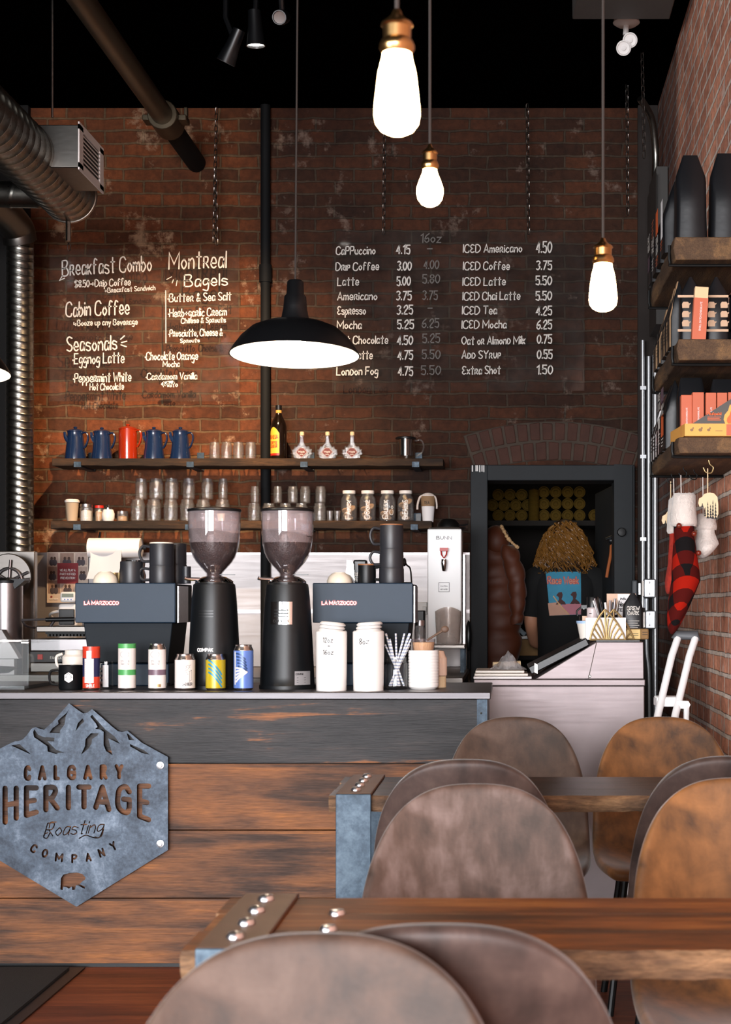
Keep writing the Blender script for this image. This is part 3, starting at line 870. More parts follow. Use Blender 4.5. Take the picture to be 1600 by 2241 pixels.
b = MB(); c = at(1371, 50, 7.63); b.lathe([(0, .02), (.06, .018), (.066, 0), (.05, -.012), (0, -.014)], c, 24); b.build('base', 'white', e)
b = MB(); b.tube([c + Vector((0, 0, -.01)), c + Vector((-.004, 0, -.06))], .014, 10); b.build('stem', 'white', e)
for px, py in ((1379, 88), (1365, 105)):
    b = MB(); p = at(px, py, 7.5); dr_ = Vector((-.1, -1, -.35)).normalized()
    b.T = Matrix.Translation(p) @ dr_.to_track_quat('Z', 'Y').to_matrix().to_4x4()
    b.lathe([(0, -.07), (.02, -.068), (.034, -.03), (.036, 0), (.030, .002), (.028, -.006), (.012, -.008), (.012, .0), (0, .001)], (0, 0, 0), 22)
    b.build('lamp_head', 'white', e)

# track spotlights
tk = thing('track_spotlight', 'black track spotlight head aimed left, seen edge on with a white rim', 'spotlight', at(500, 130, 7.0), 'track spotlights')
DAYW = (1.0, .66, .36)


def head(root, p, d, lit, r=.044):
    p = Vector(p); d = Vector(d).normalized()
    b = MB(); b.T = Matrix.Translation(p) @ d.to_track_quat('Z', 'Y').to_matrix().to_4x4()
    b.lathe([(0, -.16), (.028, -.155), (.032, -.08), (r, 0), (r - .004, 0), (.03, -.05)], (0, 0, 0), 24, cap=False); b.build('housing', 'shade', root)
    b = MB(); b.T = Matrix.Translation(p) @ d.to_track_quat('Z', 'Y').to_matrix().to_4x4()
    b.lathe([(0, -.012), (r - .005, -.010), (r - .005, -.02), (0, -.022)], (0, 0, 0), 24); b.build('lamp_face', lit, root)
    b = MB(); b.tube([p - d * .1, (p.x, p.y, p.z + .2), (p.x, p.y, ZC)], .012, 8); b.build('stem', 'shade', root)


head(tk, at(494, 137, 7.0), (-.42, .2, -.85), 'bulb_cool')
t2 = thing('track_spotlight', 'black track spotlight head shining straight down with a bright white face', 'spotlight', at(558, 103, 7.0), 'track spotlights')
head(t2, at(560, 101, 6.95), (.03, .08, -1), 'bulb_cool')
t3 = thing('track_spotlight', 'dim track spotlight face at the very top of the photo', 'spotlight', at(611, 38, 6.6), 'track spotlights')
head(t3, at(611, 38, 6.6), (0, -.9, -.35), 'dim_lamp', .03)
spot('track_beam', at(485, 165, 7.0), (-1.8, YB, 1.95), 520, DAYW, 66, 1)

# ------------------------------------------------------------------ menu boards


def board(name, px0, py0, px1, py1, label):
    r = thing(name, label, 'menu board', (X((px0 + px1) / 2, DB), DB, Z(py1, DB)))
    MB().box(X(px0, DB), X(px1, DB), DB, DB + .005, Z(py1, DB), Z(py0, DB)).build('sheet', 'acrylic', r)
    return r


SB = DB / F
bm_ = plane_map((0, DB - .004, 0))


def chalk(mb, s, px, py, hpx, px1, rot=0, pen=2.5, slant=.05, jit=.03):
    if hpx < 19 and not s[0].isdigit(): pen = min(pen, 1.5 + hpx * .045)
    write(mb, s, bm_, X(px, DB), Z(py, DB), hpx * SB, pen * SB, (px1 - px) * SB, rot=rot, slant=slant, jit=jit)


def line(mb, pts, pen=2.5):
    mb = MB(); ribbon(mb, [Vector((X(a, DB), Z(c, DB), 0)) for a, c in pts], pen * SB, bm_); mb.build('pen_stroke', 'chalk', bl)


bl = board('menu_board', 108, 545, 524, 878, 'clear hanging menu board hand lettered with breakfast, bagels and seasonal drinks')
b = MB()
for a in (('B^Rea^Kfast Combo', 137, 604, 33, 332, .06, 2.8), ('$8.50>D^Rip Coffee', 164, 629, 15, 286, .04), ('+B^Rea^Kfast Sandwich', 230, 641, 10, 340, .06, 1.8), ('Cabin Coffee', 145, 693, 31, 283, .04, 3),
          ('~Booze up any Beve^Rage', 162, 713, 12, 301, .02, 2), ('Seasonals', 147, 770, 31, 256, .05, 3), ('*Eggnog Latte', 160, 797, 22, 272, .03), ('*Peppe^Rmint White', 161, 837, 19, 287, .02),
          ('Hot Chocolate', 197, 854, 14, 271, .02), ('Mont^Real', 370, 589, 36, 495, .03, 3), ('Bagels', 404, 628, 25, 498, .04, 2.8), ('*Butte^R & Sea Salt', 368, 661, 17, 506, .03),
          ('*He^Rb+ga^Rlic C^Ream', 369, 694, 17, 496, .03), ('Cheese & Sp^Routs', 397, 708, 11, 494, .03, 2), ('*P^Rosciutto, Cheese &', 370, 737, 15, 487, .02, 2.2), ('Sp^Routs', 395, 750, 8, 437, .03, 2),
          ('*Chocolate O^Range', 318, 788, 17, 433, .01), ('Mocha', 357, 803, 12, 393, .01), ('*Ca^Rdamom Vanilla', 320, 831, 14, 431, .01, 2.2), ('Misto', 358, 847, 11, 389, .02)):
    b = MB(); chalk(b, *a); b.build('menu_line', 'chalk', bl)
b = MB()
line(b, [(363, 636), (363.5, 751)], 2); line(b, [(137, 604), (131, 614), (142, 609)], 2.5)
for a, c in (((264, 743), (273, 735)), ((266, 750), (278, 747)), ((265, 755), (277, 759))): line(b, [a, c], 2.5)
for a, c in (((365, 612), (376, 606)), ((377, 620), (380, 612)), ((386, 626), (388, 614))): line(b, [a, c], 1.6)
line(b, [(356, 841), (368, 838), (379, 837)], 8)
br = board('menu_board', 727, 505, 1279, 855, 'clear hanging price board listing hot and iced coffees')
b = MB(); d = MB()
for s, x0, x1, y in (('CaPPuccino', 736, 821, 557), ('D^R^I^P Coffee', 735, 829, 592), ('Latte', 739, 785, 625), ('Ame^Ricano', 739, 825, 657), ('€sp^Resso', 739, 800, 688), ('Mocha', 738, 791, 720), ('Hot Chocolate', 738, 849, 753),
                     ('Chai Latte', 738, 815, 786), ('Lon^Don Fog', 737, 827, 821), ('4.15', 868, 897, 556), ('3.00', 870, 900, 592), ('5.00', 869, 898, 625), ('3.75', 868, 900, 657), ('3.25', 869, 903, 688),
                     ('5.25', 870, 905, 720), ('4.50', 870, 903, 754), ('4.75', 871, 903, 787), ('4.75', 872, 903, 822), ('IC€D Ame^Ricano', 1014, 1142, 553), ('IC€D Coffee', 1014, 1115, 591), ('IC€D Latte', 1013, 1106, 625),
                     ('IC€D Chai Latte', 1013, 1138, 657), ('IC€D Tea', 1012, 1087, 688), ('IC€D Mocha', 1011, 1108, 719), ('Oat o^R Almon^D Mil^K', 1011, 1149, 754), ('A^D^D SY^R^U^P', 1011, 1095, 785), ('€xt^Ra Shot', 1012, 1095, 819),
                     ('4.50', 1174, 1207, 553), ('3.75', 1174, 1207, 591), ('5.50', 1173, 1207, 624), ('5.50', 1173, 1207, 657), ('4.25', 1174, 1207, 690), ('6.25', 1175, 1207, 720), ('0.75', 1176, 1207, 752), ('0.55', 1176, 1208, 785), ('1.50', 1175, 1209, 819)):
    b = MB(); chalk(b, s, x0, y, 24 if x0 > 1170 and y < 560 else 19 if s[0].isdigit() else 17, x1, .01, 2.7); b.build('price' if s[0].isdigit() else 'menu_line', 'chalk', br)
for s, x0, x1, y in (('16oz', 921, 965, 531), ('-', 935, 946, 552), ('4.00', 928, 960, 588), ('5.80', 925, 962, 620), ('3.75', 925, 957, 656), ('-', 936, 946, 682), ('6.25', 924, 960, 717), ('5.25', 925, 962, 750), ('5.50', 924, 963, 785), ('5.50', 922, 964, 820)):
    d = MB(); chalk(d, s, x0, y, 19, x1, 0, 2.4); d.build('faded_price', 'chalk_dim', br)

# ------------------------------------------------------------------ wall shelves behind the bar
ST = Z(1003, 8.7), Z(1140, 8.7)


def wall_shelf(px0, px1, zt, label, brackets):
    r = thing('wall_shelf', label, 'shelf', (X((px0 + px1) / 2, 8.7), 8.85, zt - .043), 'rough plank shelves behind the bar')
    b = MB(); x0, x1 = X(px0, 8.7), X(px1, 8.7); n = 26
    for i in range(n):
        pass
    vs = []; fs = []
    for i in range(n + 1):
        x = x0 + (x1 - x0) * i / n
        for y, z in ((8.7 + random.uniform(-.004, .004), zt), (8.7 + random.uniform(-.006, .006), zt - .043 + random.uniform(-.003, .003)), (8.915, zt - .043), (8.915, zt)): vs.append((x, y, z))
    for i in range(n):
        for k in range(4): fs.append((i * 4 + k, i * 4 + (k + 1) % 4, i * 4 + 4 + (k + 1) % 4, i * 4 + 4 + k))
    fs += [(0, 1, 2, 3), (n * 4 + 3, n * 4 + 2, n * 4 + 1, n * 4)]
    b.add(vs, fs); b.build('plank', 'shelfwood', r, bevel=.003)
    for px in brackets:
        b = MB(); x = X(px, 8.7)
        b.box(x - .02, x + .02, 8.688, 8.995, zt - .05, zt - .044); b.box(x - .02, x + .02, 8.686, 8.692, zt - .05, zt - .02); b.box(x - .02, x + .02, 8.985, 8.995, zt - .044, zt + .06)
        b.build('bracket', 'blue_steel', r)
    return r


wall_shelf(114, 970, ST[0], 'upper rough plank shelf on the brick wall holding coffee pots and bottles', (171, 417, 666, 910))
wall_shelf(110, 945, ST[1], 'lower rough plank shelf on the brick wall holding rows of glass jars', (170, 414, 668, 907))

# ------------------------------------------------------------------ front counter
CZ = EYE - .293; FY = 5.3
ct = thing('service_counter', 'plank fronted service counter with a stainless steel top', 'counter', (-1.35, 5.62, 0))
x0, x1 = -2.9, -.075
zs = [.012, .236, .469, .697, CZ - .027]
b = MB()
for i in range(3): b.box(x0, x1, FY + .012, FY + .036, zs[i] + .0015, zs[i + 1] - .0015)
b.build('front_planks', 'plank', ct, bevel=.002)
MB().box(x0, x1, FY + .012, FY + .036, zs[3] + .0015, zs[4]).build('top_plank', 'plank_dark', ct, bevel=.002)
MB().box(x0, x1 - .01, FY + .037, 5.93, .012, CZ - .026).build('carcass', 'black_matte', ct)
MB().box(x0, X(1074, FY - .02), FY - .02, 5.95, CZ - .025, CZ).build('steel_top', 'counter_steel', ct, bevel=.003)
b = MB(); b.box(x1 + .001, x1 + .007, FY + .005, 5.93, .012, CZ - .026); b.box(x1 - .028, x1 + .001, FY + .003, FY + .012, .012, CZ - .026)
b.build('corner_angle', 'blue_steel', ct)
b = MB(); [b.lathe([(0, -.003), (.004, -.002), (.004, 0)], (x1 - .014, FY + .003, z), 8, axis='Y') for z in (.87, .6, .3)]; b.build('screw', 'black_metal', ct)
MB().box(x0, x1, FY + .02, 5.9, 0, .013).build('plinth', 'black_matte', ct)
fm = thing('floor_mat', 'dark grey entrance mat on the floorboards in front of the counter', 'mat', (-2.0, 4.9, 0))
zx = X(188, FY + .0)
MB().box(-3.2, zx - .045, 3.6, 5.26, 0.001, .014).build('pile', 'rubber', fm)
b = MB(); b.box(zx - .045, zx, 3.6, 5.29, .001, .006); b.box(-3.2, zx - .045, 5.262, 5.29, .001, .006); b.build('border', 'black_plastic', fm)

# ------------------------------------------------------------------ cut steel sign on the counter front
SY = FY - .012


def sg(x, y): return (X(x / 3.81, SY), Z(1520 + y / 3.81, SY))


sign = thing('steel_sign', 'hexagonal cut steel sign with mountain peaks and roastery name on the counter planks', 'sign', (X(165, SY), SY, Z(1985, SY)))
outl = [(640, 1768), (1402, 1295), (1402, 520), (1185, 402), (1125, 352), (1062, 300), (1020, 312), (985, 305), (930, 262), (850, 190), (770, 122), (730, 150), (695, 157), (650, 128), (578, 73), (500, 160), (440, 230), (370, 292), (330, 284), (300, 270), (265, 285), (225, 340), (190, 375), (155, 388), (125, 390), (60, 420), (0, 452), (-145, 530), (-145, 1295)]
b = MB(); b.prism([sg(*p) for p in outl], SY - .003, SY + .003)
plate = b.build('plate', 'sign_steel', None)
cut = MB()


def hole(pts): cut.prism([sg(*p) for p in pts], SY - .02, SY + .02)


for h_ in ([(582, 115), (560, 150), (485, 215), (490, 245), (440, 280), (415, 318), (500, 322), (505, 295), (540, 250), (550, 180)], [(690, 198), (650, 240), (632, 305), (665, 260), (705, 225)],
           [(770, 168), (755, 185), (800, 240), (815, 270), (795, 285), (840, 292), (865, 310), (865, 420), (885, 470), (940, 505), (905, 365), (1000, 410), (960, 350), (880, 290)],
           [(825, 322), (760, 322), (715, 370), (710, 430), (678, 500), (740, 450), (765, 410), (770, 370), (815, 340)],
           [(290, 290), (278, 310), (285, 355), (330, 385), (395, 430), (400, 475), (470, 495), (490, 485), (540, 483), (470, 460), (430, 420), (400, 390), (455, 390), (455, 360), (400, 355), (370, 355), (320, 335)],
           [(95, 425), (165, 412), (262, 500)], [(1058, 322), (1075, 378), (1120, 378), (1075, 330)], [(1085, 412), (1088, 432), (1180, 485), (1252, 502), (1200, 460)],
           [(510, 1530), (530, 1500), (580, 1487), (640, 1482), (690, 1495), (715, 1525), (710, 1545), (690, 1555), (665, 1580), (712, 1600), (708, 1618), (690, 1612), (655, 1590), (635, 1590), (628, 1625), (605, 1630), (600, 1600), (575, 1618), (555, 1605), (530, 1600), (525, 1630), (505, 1625)]):
    hole(h_)


def capsule(a, c, wd):
    """a slot with round ends between two points of the sign drawing, as a prism"""
    a, c = Vector(a), Vector(c); t = (c - a); L = t.length
    t = t / L if L > 1e-6 else Vector((1, 0)); n = Vector((-t.y, t.x)); r = wd / 2
    pl = [c + (t * math.cos(q) + n * math.sin(q)) * r for q in (i * PI / 5 - PI / 2 for i in range(6))] + [a - (t * math.cos(q) + n * math.sin(q)) * r for q in (i * PI / 5 - PI / 2 for i in range(6))]
    e = random.uniform(-.002, .002)
    cut.prism([sg(p.x, p.y) for p in pl], SY - .02 + e, SY + .02 + e)


def letter(ch, x0, x1, y0, y1, wd, y1r=None, rot=0, shear=0, tab=GS):
    gl = glyph(ch, tab); mx = max(p.x for g in gl for p in g) or 1
    h = wd / 2
    for st in gl:
        q = []
        for p in st:
            fx = p.x / mx if mx > 0 else 0; fy = p.y / 10
            xx = (x0 + h) + (x1 - x0 - wd) * fx if x1 - x0 > wd else (x0 + x1) / 2
            yb = (y1 + ((y1r or y1) - y1) * fx) - h
            yy = yb + (y0 + h - yb) * fy
            xx += shear * (yb - yy)
            if rot:
                cx_, cy_ = (x0 + x1) / 2, (y0 + y1) / 2; dx_, dy_ = xx - cx_, yy - cy_
                xx, yy = cx_ + dx_ * math.cos(rot) - dy_ * math.sin(rot), cy_ + dx_ * math.sin(rot) + dy_ * math.cos(rot)
            q.append((xx, yy))
        for a, c in zip(q, q[1:]): capsule(a, c, wd)


for ch, a, c, yt, yb in (('C', 200, 264, 588, 718), ('A', 316, 392, 588, 716), ('L', 447, 502, 586, 714), ('G', 560, 638, 584, 712), ('A', 695, 774, 584, 712), ('R', 832, 900, 582, 710), ('Y', 957, 1032, 580, 706)):
    letter(ch, a, c, yt, yb, 31)
for ch, a, c, yt, yb, ybr in (('H', 22, 160, 758, 1086, 1052), ('E', 200, 327, 755, 1028, 1002), ('R', 362, 502, 752, 982, 968), ('I', 550, 597, 750, 965, 962), ('T', 637, 767, 748, 960, 958), ('A', 778, 932, 748, 962, 980), ('G', 963, 1102, 745, 985, 1008), ('E', 1143, 1264, 740, 1036, 1066)):
    letter(ch, a, c, yt, yb, 45, ybr)
for ch, cx_, cy_, r_ in (('C', 285, 1282, .52), ('O', 378, 1322, .34), ('M', 495, 1357, .12), ('P', 622, 1367, 0), ('A', 738, 1355, -.14), ('N', 848, 1318, -.32), ('Y', 947, 1263, -.5)):
    wd_ = 34 if ch == 'M' else 26
    letter(ch, cx_ - wd_, cx_ + wd_, cy_ - 38, cy_ + 38, 17, rot=r_)
lay, tot = layout('Roasting', 1.4)
for gl, xo, sm in lay:
    k = 485 / tot
    for st in gl:
        q = [(368 + (xo + p.x) * k + p.y * 3.2, 1182 - p.y * 11 - (xo + p.x) * k * .07) for p in st]
        for a, c in zip(q, q[1:]): capsule(a, c, 9)
for st in ([(420, 1150), (395, 1195), (368, 1190), (372, 1165), (400, 1150)], [(865, 1120), (850, 1175), (810, 1195), (760, 1185), (715, 1172), (662, 1198)], [(412, 1110), (425, 1065), (470, 1062)]):
    q = [(p.x, p.y) for p in smooth_path([(x, y, 0) for x, y in st], 4)]
    for a, c in zip(q, q[1:]): capsule(a, c, 9)
co = cut.build('cutter', 'sign_steel', None, smooth=1)
co.data.validate(); bpy.context.view_layer.update()
md = plate.modifiers.new('cut', 'BOOLEAN'); md.operation = 'DIFFERENCE'; md.object = co; md.solver = 'EXACT'; md.use_self = True
bpy.context.view_layer.update()
me = bpy.data.meshes.new_from_object(plate.evaluated_get(bpy.context.evaluated_depsgraph_get()))
plate.modifiers.clear(); plate.data = me; me.name = 'plate'
me.polygons.foreach_set('use_smooth', [False] * len(me.polygons))
bpy.data.objects.remove(co)
plate.parent = sign; plate.location = Vector(plate.location) - Vector(sign.location)
for y in (590, 1242):
    b = MB(); q = sg(1340, y)
    b.lathe([(0, -.012), (.006, -.012), (.007, -.006), (.0125, -.005), (.0135, -.003), (.0135, .0), (.006, .001), (.006, .02)], (q[0], SY - .003, q[1]), 20, axis='Y')
    b.build('bolt', 'bolt', sign)
# ------------------------------------------------------------------ things on the upper wall shelf
YS = 8.82
S8 = YS / F


def coffee_pot(px, label, m, h=.187, rb=.059, rt=.043, straight=False):
    r = thing('coffee_pot', label, 'coffee pot', (X(px, YS), YS, ST[0]), 'enamel coffee pots on the upper shelf')
    b = MB()
    if straight: pr = [(0, 0), (rb, 0), (rb + .001, .006), (rt + .006, h * .8), (rt + .006, h * .86), (0, h * .86)]
    else: pr = [(0, 0), (rb, 0), (rb + .001, .008), (rb - .006, h * .35), (rt + .003, h * .68), (rt, h * .78), (rt + .003, h * .85), (0, h * .85)]
    b.lathe(pr, n=32)
    if not straight: b.tube(smooth_path([(-rb * .55, -.02, h * .55), (-rb * .85, -.02, h * .68), (-rb * .95, -.02, h * .84)], 4), [.014 - .0009 * i for i in range(9)], 10)
    b.build('pot_body', m, r, world=False)
    k = rt + (.006 if straight else .003)
    b = MB(); b.lathe([(k + .002, h * .85), (k + .002, h * .87), (k * .7, h * .92), (.012, h * .94), (.008, h * .955), (.012, h * .975), (.009, h), (0, h + .002)], n=28); b.build('lid', m, r, world=False)
    b = MB(); b.tube(smooth_path([(rt * .9, -.01, h * .8), (rt + .022, -.016, h * .82), (rt + .034, -.018, h * .68), (rt + .026, -.018, h * .48), (rt + .012, -.014, h * .36)], 5), .0055, 8, flat=1.6)
    b.build('handle', m, r, world=False)
    return r


coffee_pot(165, 'blue enamel coffee pot at the left end of the upper shelf', 'blue_enamel', .19)
coffee_pot(223, 'blue enamel coffee pot directly left of the red one', 'blue_enamel', .186, .058, .045)
coffee_pot(280, 'orange red enamel coffee pot among the blue ones', 'orange_enamel', .205, .052, .046, True)
coffee_pot(337, 'blue enamel coffee pot directly right of the red one', 'blue_enamel', .188, .059, .044)
coffee_pot(395, 'blue enamel coffee pot nearest the row of short glasses', 'blue_enamel', .188, .058, .042)


def jar_profile(r, h, mason=True):
    t = .003
    if mason:
        o = [(0, .0), (r * .9, 0), (r, .008), (r, h * .80), (r * .88, h * .86), (r * .86, h * .90), (r * .9, h * .905), (r * .86, h * .93), (r * .86, h)]
    else:
        o = [(0, 0), (r * .86, 0), (r * .92, .006), (r, h * .3), (r * 1.0, h)]
    return o + [(o[-1][0] - t, h), (o[-1][0] - t, h * .9), (r - t - .001, h * .78), (r - t - .001, .009), (0, .006)]


def glass_jar(name, x, y, z, r, h, label, group, mason=True, cat='jar'):
    b = MB(); b.lathe(jar_profile(r, h, mason), (x, y, z), 24)
    return tag(b.build(name, 'jar_glass', smooth=50), label, cat, group)


for i, px in enumerate((470, 496, 522, 549)):
    glass_jar('drinking_glass', X(px, YS), YS, ST[0], .031, .102, f'{ORD[i]} short glass jar from the left on the upper shelf, left of the liqueur bottle', 'short glass jars on the upper shelf')

bt = thing('liqueur_bottle', 'dark liqueur bottle with a yellow label on the upper shelf', 'bottle', (X(610, YS), YS, ST[0]))
b = MB(); b.lathe([(0, 0), (.043, 0), (.046, .006), (.046, .19), (.04, .215), (.022, .25), (.016, .268), (.015, .3), (0, .3)], n=28); b.build('glass_body', 'amber', bt, world=False)
b = MB(); b.lathe([(.0165, .268), (.0165, .283)], n=20, cap=False); b.build('neck_band', 'yellow', bt, world=False)
b = MB(); b.lathe([(.0165, .283), (.018, .285), (.018, .312), (.0, .313)], n=20); b.build('cap', 'black_plastic', bt, world=False)
b = MB()
cm = cyl_map((0, 0, 0), .0465, -.55)
for j in range(12):
    h0 = .035 + .012 * j
b.grid(lambda u, v: cm((u - .5) * .072, .024 + (.125 + .035 * math.cos((u - .5) * PI)) * v), 16, 6); lb = b.build('label', mat('yellow bottle label', '#e0b73c', .5, var=.04), bt, world=False)
b = MB(); m2 = cyl_map((0, 0, 0), .0469, -.55)
write(b, 'KAHLUA', m2, 0, .118, .022, .0035, .058, 'c'); write(b, 'COFFEE', m2, 0, .088, .016, .003, .05, 'c'); write(b, 'LIQUEUR', m2, 0, .068, .016, .003, .05, 'c')
b.grid(lambda u, v: m2((u - .5) * .072, .024 + .012 * v), 10, 1); b.build('label_print', 'red', lb, world=False)


def leaf_bottle(px, label):
    r = thing('maple_syrup_bottle', label, 'bottle', (X(px, YS), YS, ST[0]), 'leaf shaped bottles on the upper shelf')
    half = [(0, 0), (.026, .001), (.03, .010), (.05, .014), (.046, .026), (.064, .038), (.052, .044), (.060, .062), (.045, .060), (.040, .082), (.028, .074), (.016, .096), (.011, .104), (.011, .138), (.012, .142)]
    pl = half + [(-x, z) for x, z in reversed(half[1:])]
    b = MB(); b.prism(pl, -.02, .02); b.build('glass_body', 'jar_glass', r, bevel=.006, world=False)
    b = MB(); b.prism([(x * .62, .006 + z * .62) for x, z in half[:12]] + [(-x * .62, .006 + z * .62) for x, z in reversed(half[1:12])], -.012, .012); b.build('syrup', mat('pale syrup', '#8a7f78', .3, var=.2), r, world=False)
    b = MB(); b.prism([(0, .012), (.034, .044), (.012, .07), (-.012, .07), (-.034, .044)], -.0225, -.021); lb_ = b.build('label', 'leaflabel', r, world=False)
    b = MB(); pm = plane_map((0, -.0232, 0)); write(b, 'Maple', pm, 0, .042, .010, .0016, .034, 'c'); write(b, 'syrup', pm, 0, .030, .006, .0012, .018, 'c')
    ribbon(b, [Vector(p) for p in ((0, .014, 0), (.032, .044, 0), (.011, .068, 0), (-.011, .068, 0), (-.032, .044, 0), (0, .014, 0))], .0014, pm); b.build('label_print', 'chalk', lb_, world=False)
    b = MB(); b.lathe([(.010, .138), (.013, .142), (.013, .158), (.010, .162), (0, .163)], n=16); b.build('cork', 'wood_light', r, world=False)


leaf_bottle(661, 'maple leaf shaped bottle nearest the dark liqueur bottle')
leaf_bottle(717, 'middle one of the three maple leaf shaped bottles')
leaf_bottle(771, 'rightmost maple leaf shaped bottle, nearest the glass teapot')

r = thing('glass_teapot', 'glass teapot with steel infuser and black lid near the right end of the upper shelf', 'teapot', (X(888, YS), YS, ST[0]))
b = MB(); b.lathe([(0, 0), (.05, 0), (.056, .006), (.056, .12), (.0535, .12), (.0535, .008), (0, .004)], n=28); b.build('glass_body', 'glass', r, world=False)
b = MB(); b.lathe([(0, .025), (.036, .025), (.038, .12), (0, .12)], n=24); b.build('infuser', 'chrome', r, world=False)
b = MB(); b.lathe([(.058, .12), (.058, .128), (.05, .132), (.0, .133)], n=28); b.build('lid', 'black_plastic', r, world=False)
b = MB(); b.tube(smooth_path([(.055, 0, .11), (.085, 0, .115), (.102, 0, .085), (.092, 0, .045), (.056, 0, .02)], 6), .005, 8); b.build('handle', 'jar_glass', r, world=False)

# ------------------------------------------------------------------ things on the lower wall shelf
L = ST[1]


def cup(name, px, label, sleeve=None, h=.115, rt=.038, y=YS, m='paper', z=None, lid=True):
    r = thing(name, label, 'paper cup', (X(px, y), y, L if z is None else z))
    b = MB(); b.lathe([(0, .004), (rt * .72, 0), (rt * .74, .002), (rt, h), (rt + .002, h + .003), (rt - .002, h), (0, h - .004)], n=24); b.build('cup_body', m, r, world=False)
    if lid:
        b = MB(); b.lathe([(rt + .003, h - .004), (rt + .004, h + .006), (rt - .002, h + .01), (rt - .004, h + .014), (0, h + .012)], n=24); b.build('lid', 'white', r, world=False)
    return r


cup('paper_cup', 158, 'tan paper cup with white lid at the left end of the lower shelf', m=mat('tan paper cup', '#c0a88c', .7, var=.08))


def filled_jar(name, px, rr, h, fill, fh, lid, label, y=YS, cat='jar'):
    r = thing(name, label, cat, (X(px, y), y, L), None)
    b = MB(); b.lathe(jar_profile(rr, h), n=24); b.build('glass_body', 'jar_glass', r, world=False)
    b = MB(); b.lathe([(0, .006), (rr - .006, .006), (rr - .006, fh), (rr * .4, fh + .006), (0, fh)], n=20); b.build('contents', fill, r, world=False)
    if lid:
        b = MB(); b.lathe([(rr * .9, h - .012), (rr * .95, h - .012), (rr * .95, h + .003), (0, h + .004)], n=24); b.build('lid', lid, r, world=False)
    return r


filled_jar('sugar_jar', 189, .037, .098, 'sugar', .062, 'steel', 'glass jar of white sugar with steel lid on the lower shelf')
filled_jar('spice_jar', 217, .027, .094, 'cookie', .06, 'red', 'small jar with a red lid behind the white sugar shaker', y=8.87)
r = thing('sugar_shaker', 'round white sugar shaker with a metal top on the lower shelf', 'shaker', (X(237, 8.79), 8.79, L))
b = MB(); b.lathe([(0, 0), (.028, 0), (.035, .02), (.036, .045), (.028, .068), (.024, .07), (0, .07)], n=24); b.build('shaker_body', 'white_gloss', r, world=False)
b = MB(); b.lathe([(.026, .069), (.026, .078), (.012, .084), (.01, .096), (0, .097)], n=20); b.build('metal_top', 'chrome', r, world=False)
filled_jar('spice_jar', 268, .033, .058, 'cookie', .03, 'steel', 'low jar of brown sugar left of the glass mason jars', cat='jar')
gj = 'glass mason jars on the lower shelf'
for i, px in enumerate((302, 337, 374, 410, 445, 487)):
    glass_jar('mason_jar', X(px, YS), YS, L, .0405, .127, f'glass mason jar standing on the lower shelf, {ORD[i]} from the left of the left group', gj)
for i, (px, rr) in enumerate(((309, .034), (342, .04), (376, .039), (413, .036), (454, .034), (488, .027))):
    glass_jar('mason_jar', X(px, YS - (.004 if i % 2 else 0)), YS, L + .128, rr, .118, f'glass mason jar in the upper row of the left group, {ORD[i]} from the left', gj)
for i, px in enumerate((556, 591, 625, 660, 700)):
    if px == 591: px = 589
    glass_jar('mason_jar', X(px, YS - .03), YS - .03, L, .036, .104, f'glass mason jar standing on the lower shelf, {ORD[i]} from the left of the right group', gj)
for i, (px, rr) in enumerate(((558, .025), (608, .025), (641, .03), (668, .03), (702, .030))):
    glass_jar('mason_jar', X(px, YS - .03), YS - .03, L + .105, rr, .095, f'glass mason jar in the upper row of the right group, {ORD[i]} from the left', gj)
c_ = thing('paper_cup', 'small cream paper cup among the stacked mason jars above the left grinder', 'paper cup', (X(484, 8.735), 8.735, L))
b = MB(); b.lathe([(0, 0), (.018, 0), (.026, .055), (.027, .075), (.0, .07)], n=20); b.build('cup_body', 'cream', c_, world=False)
for i, px in enumerate((722, 738)):
    b = MB(); b.lathe([(0, 0), (.015, 0), (.019, .062), (.0175, .062), (.014, .01), (0, .009)], (X(px, 8.78), 8.78, L), 16)
    tag(b.build('shot_glass', 'jar_glass'), ('shot glass next to the right group of mason jars', 'shot glass next to the first cookie jar')[i], 'glass', 'shot glasses on the lower shelf')
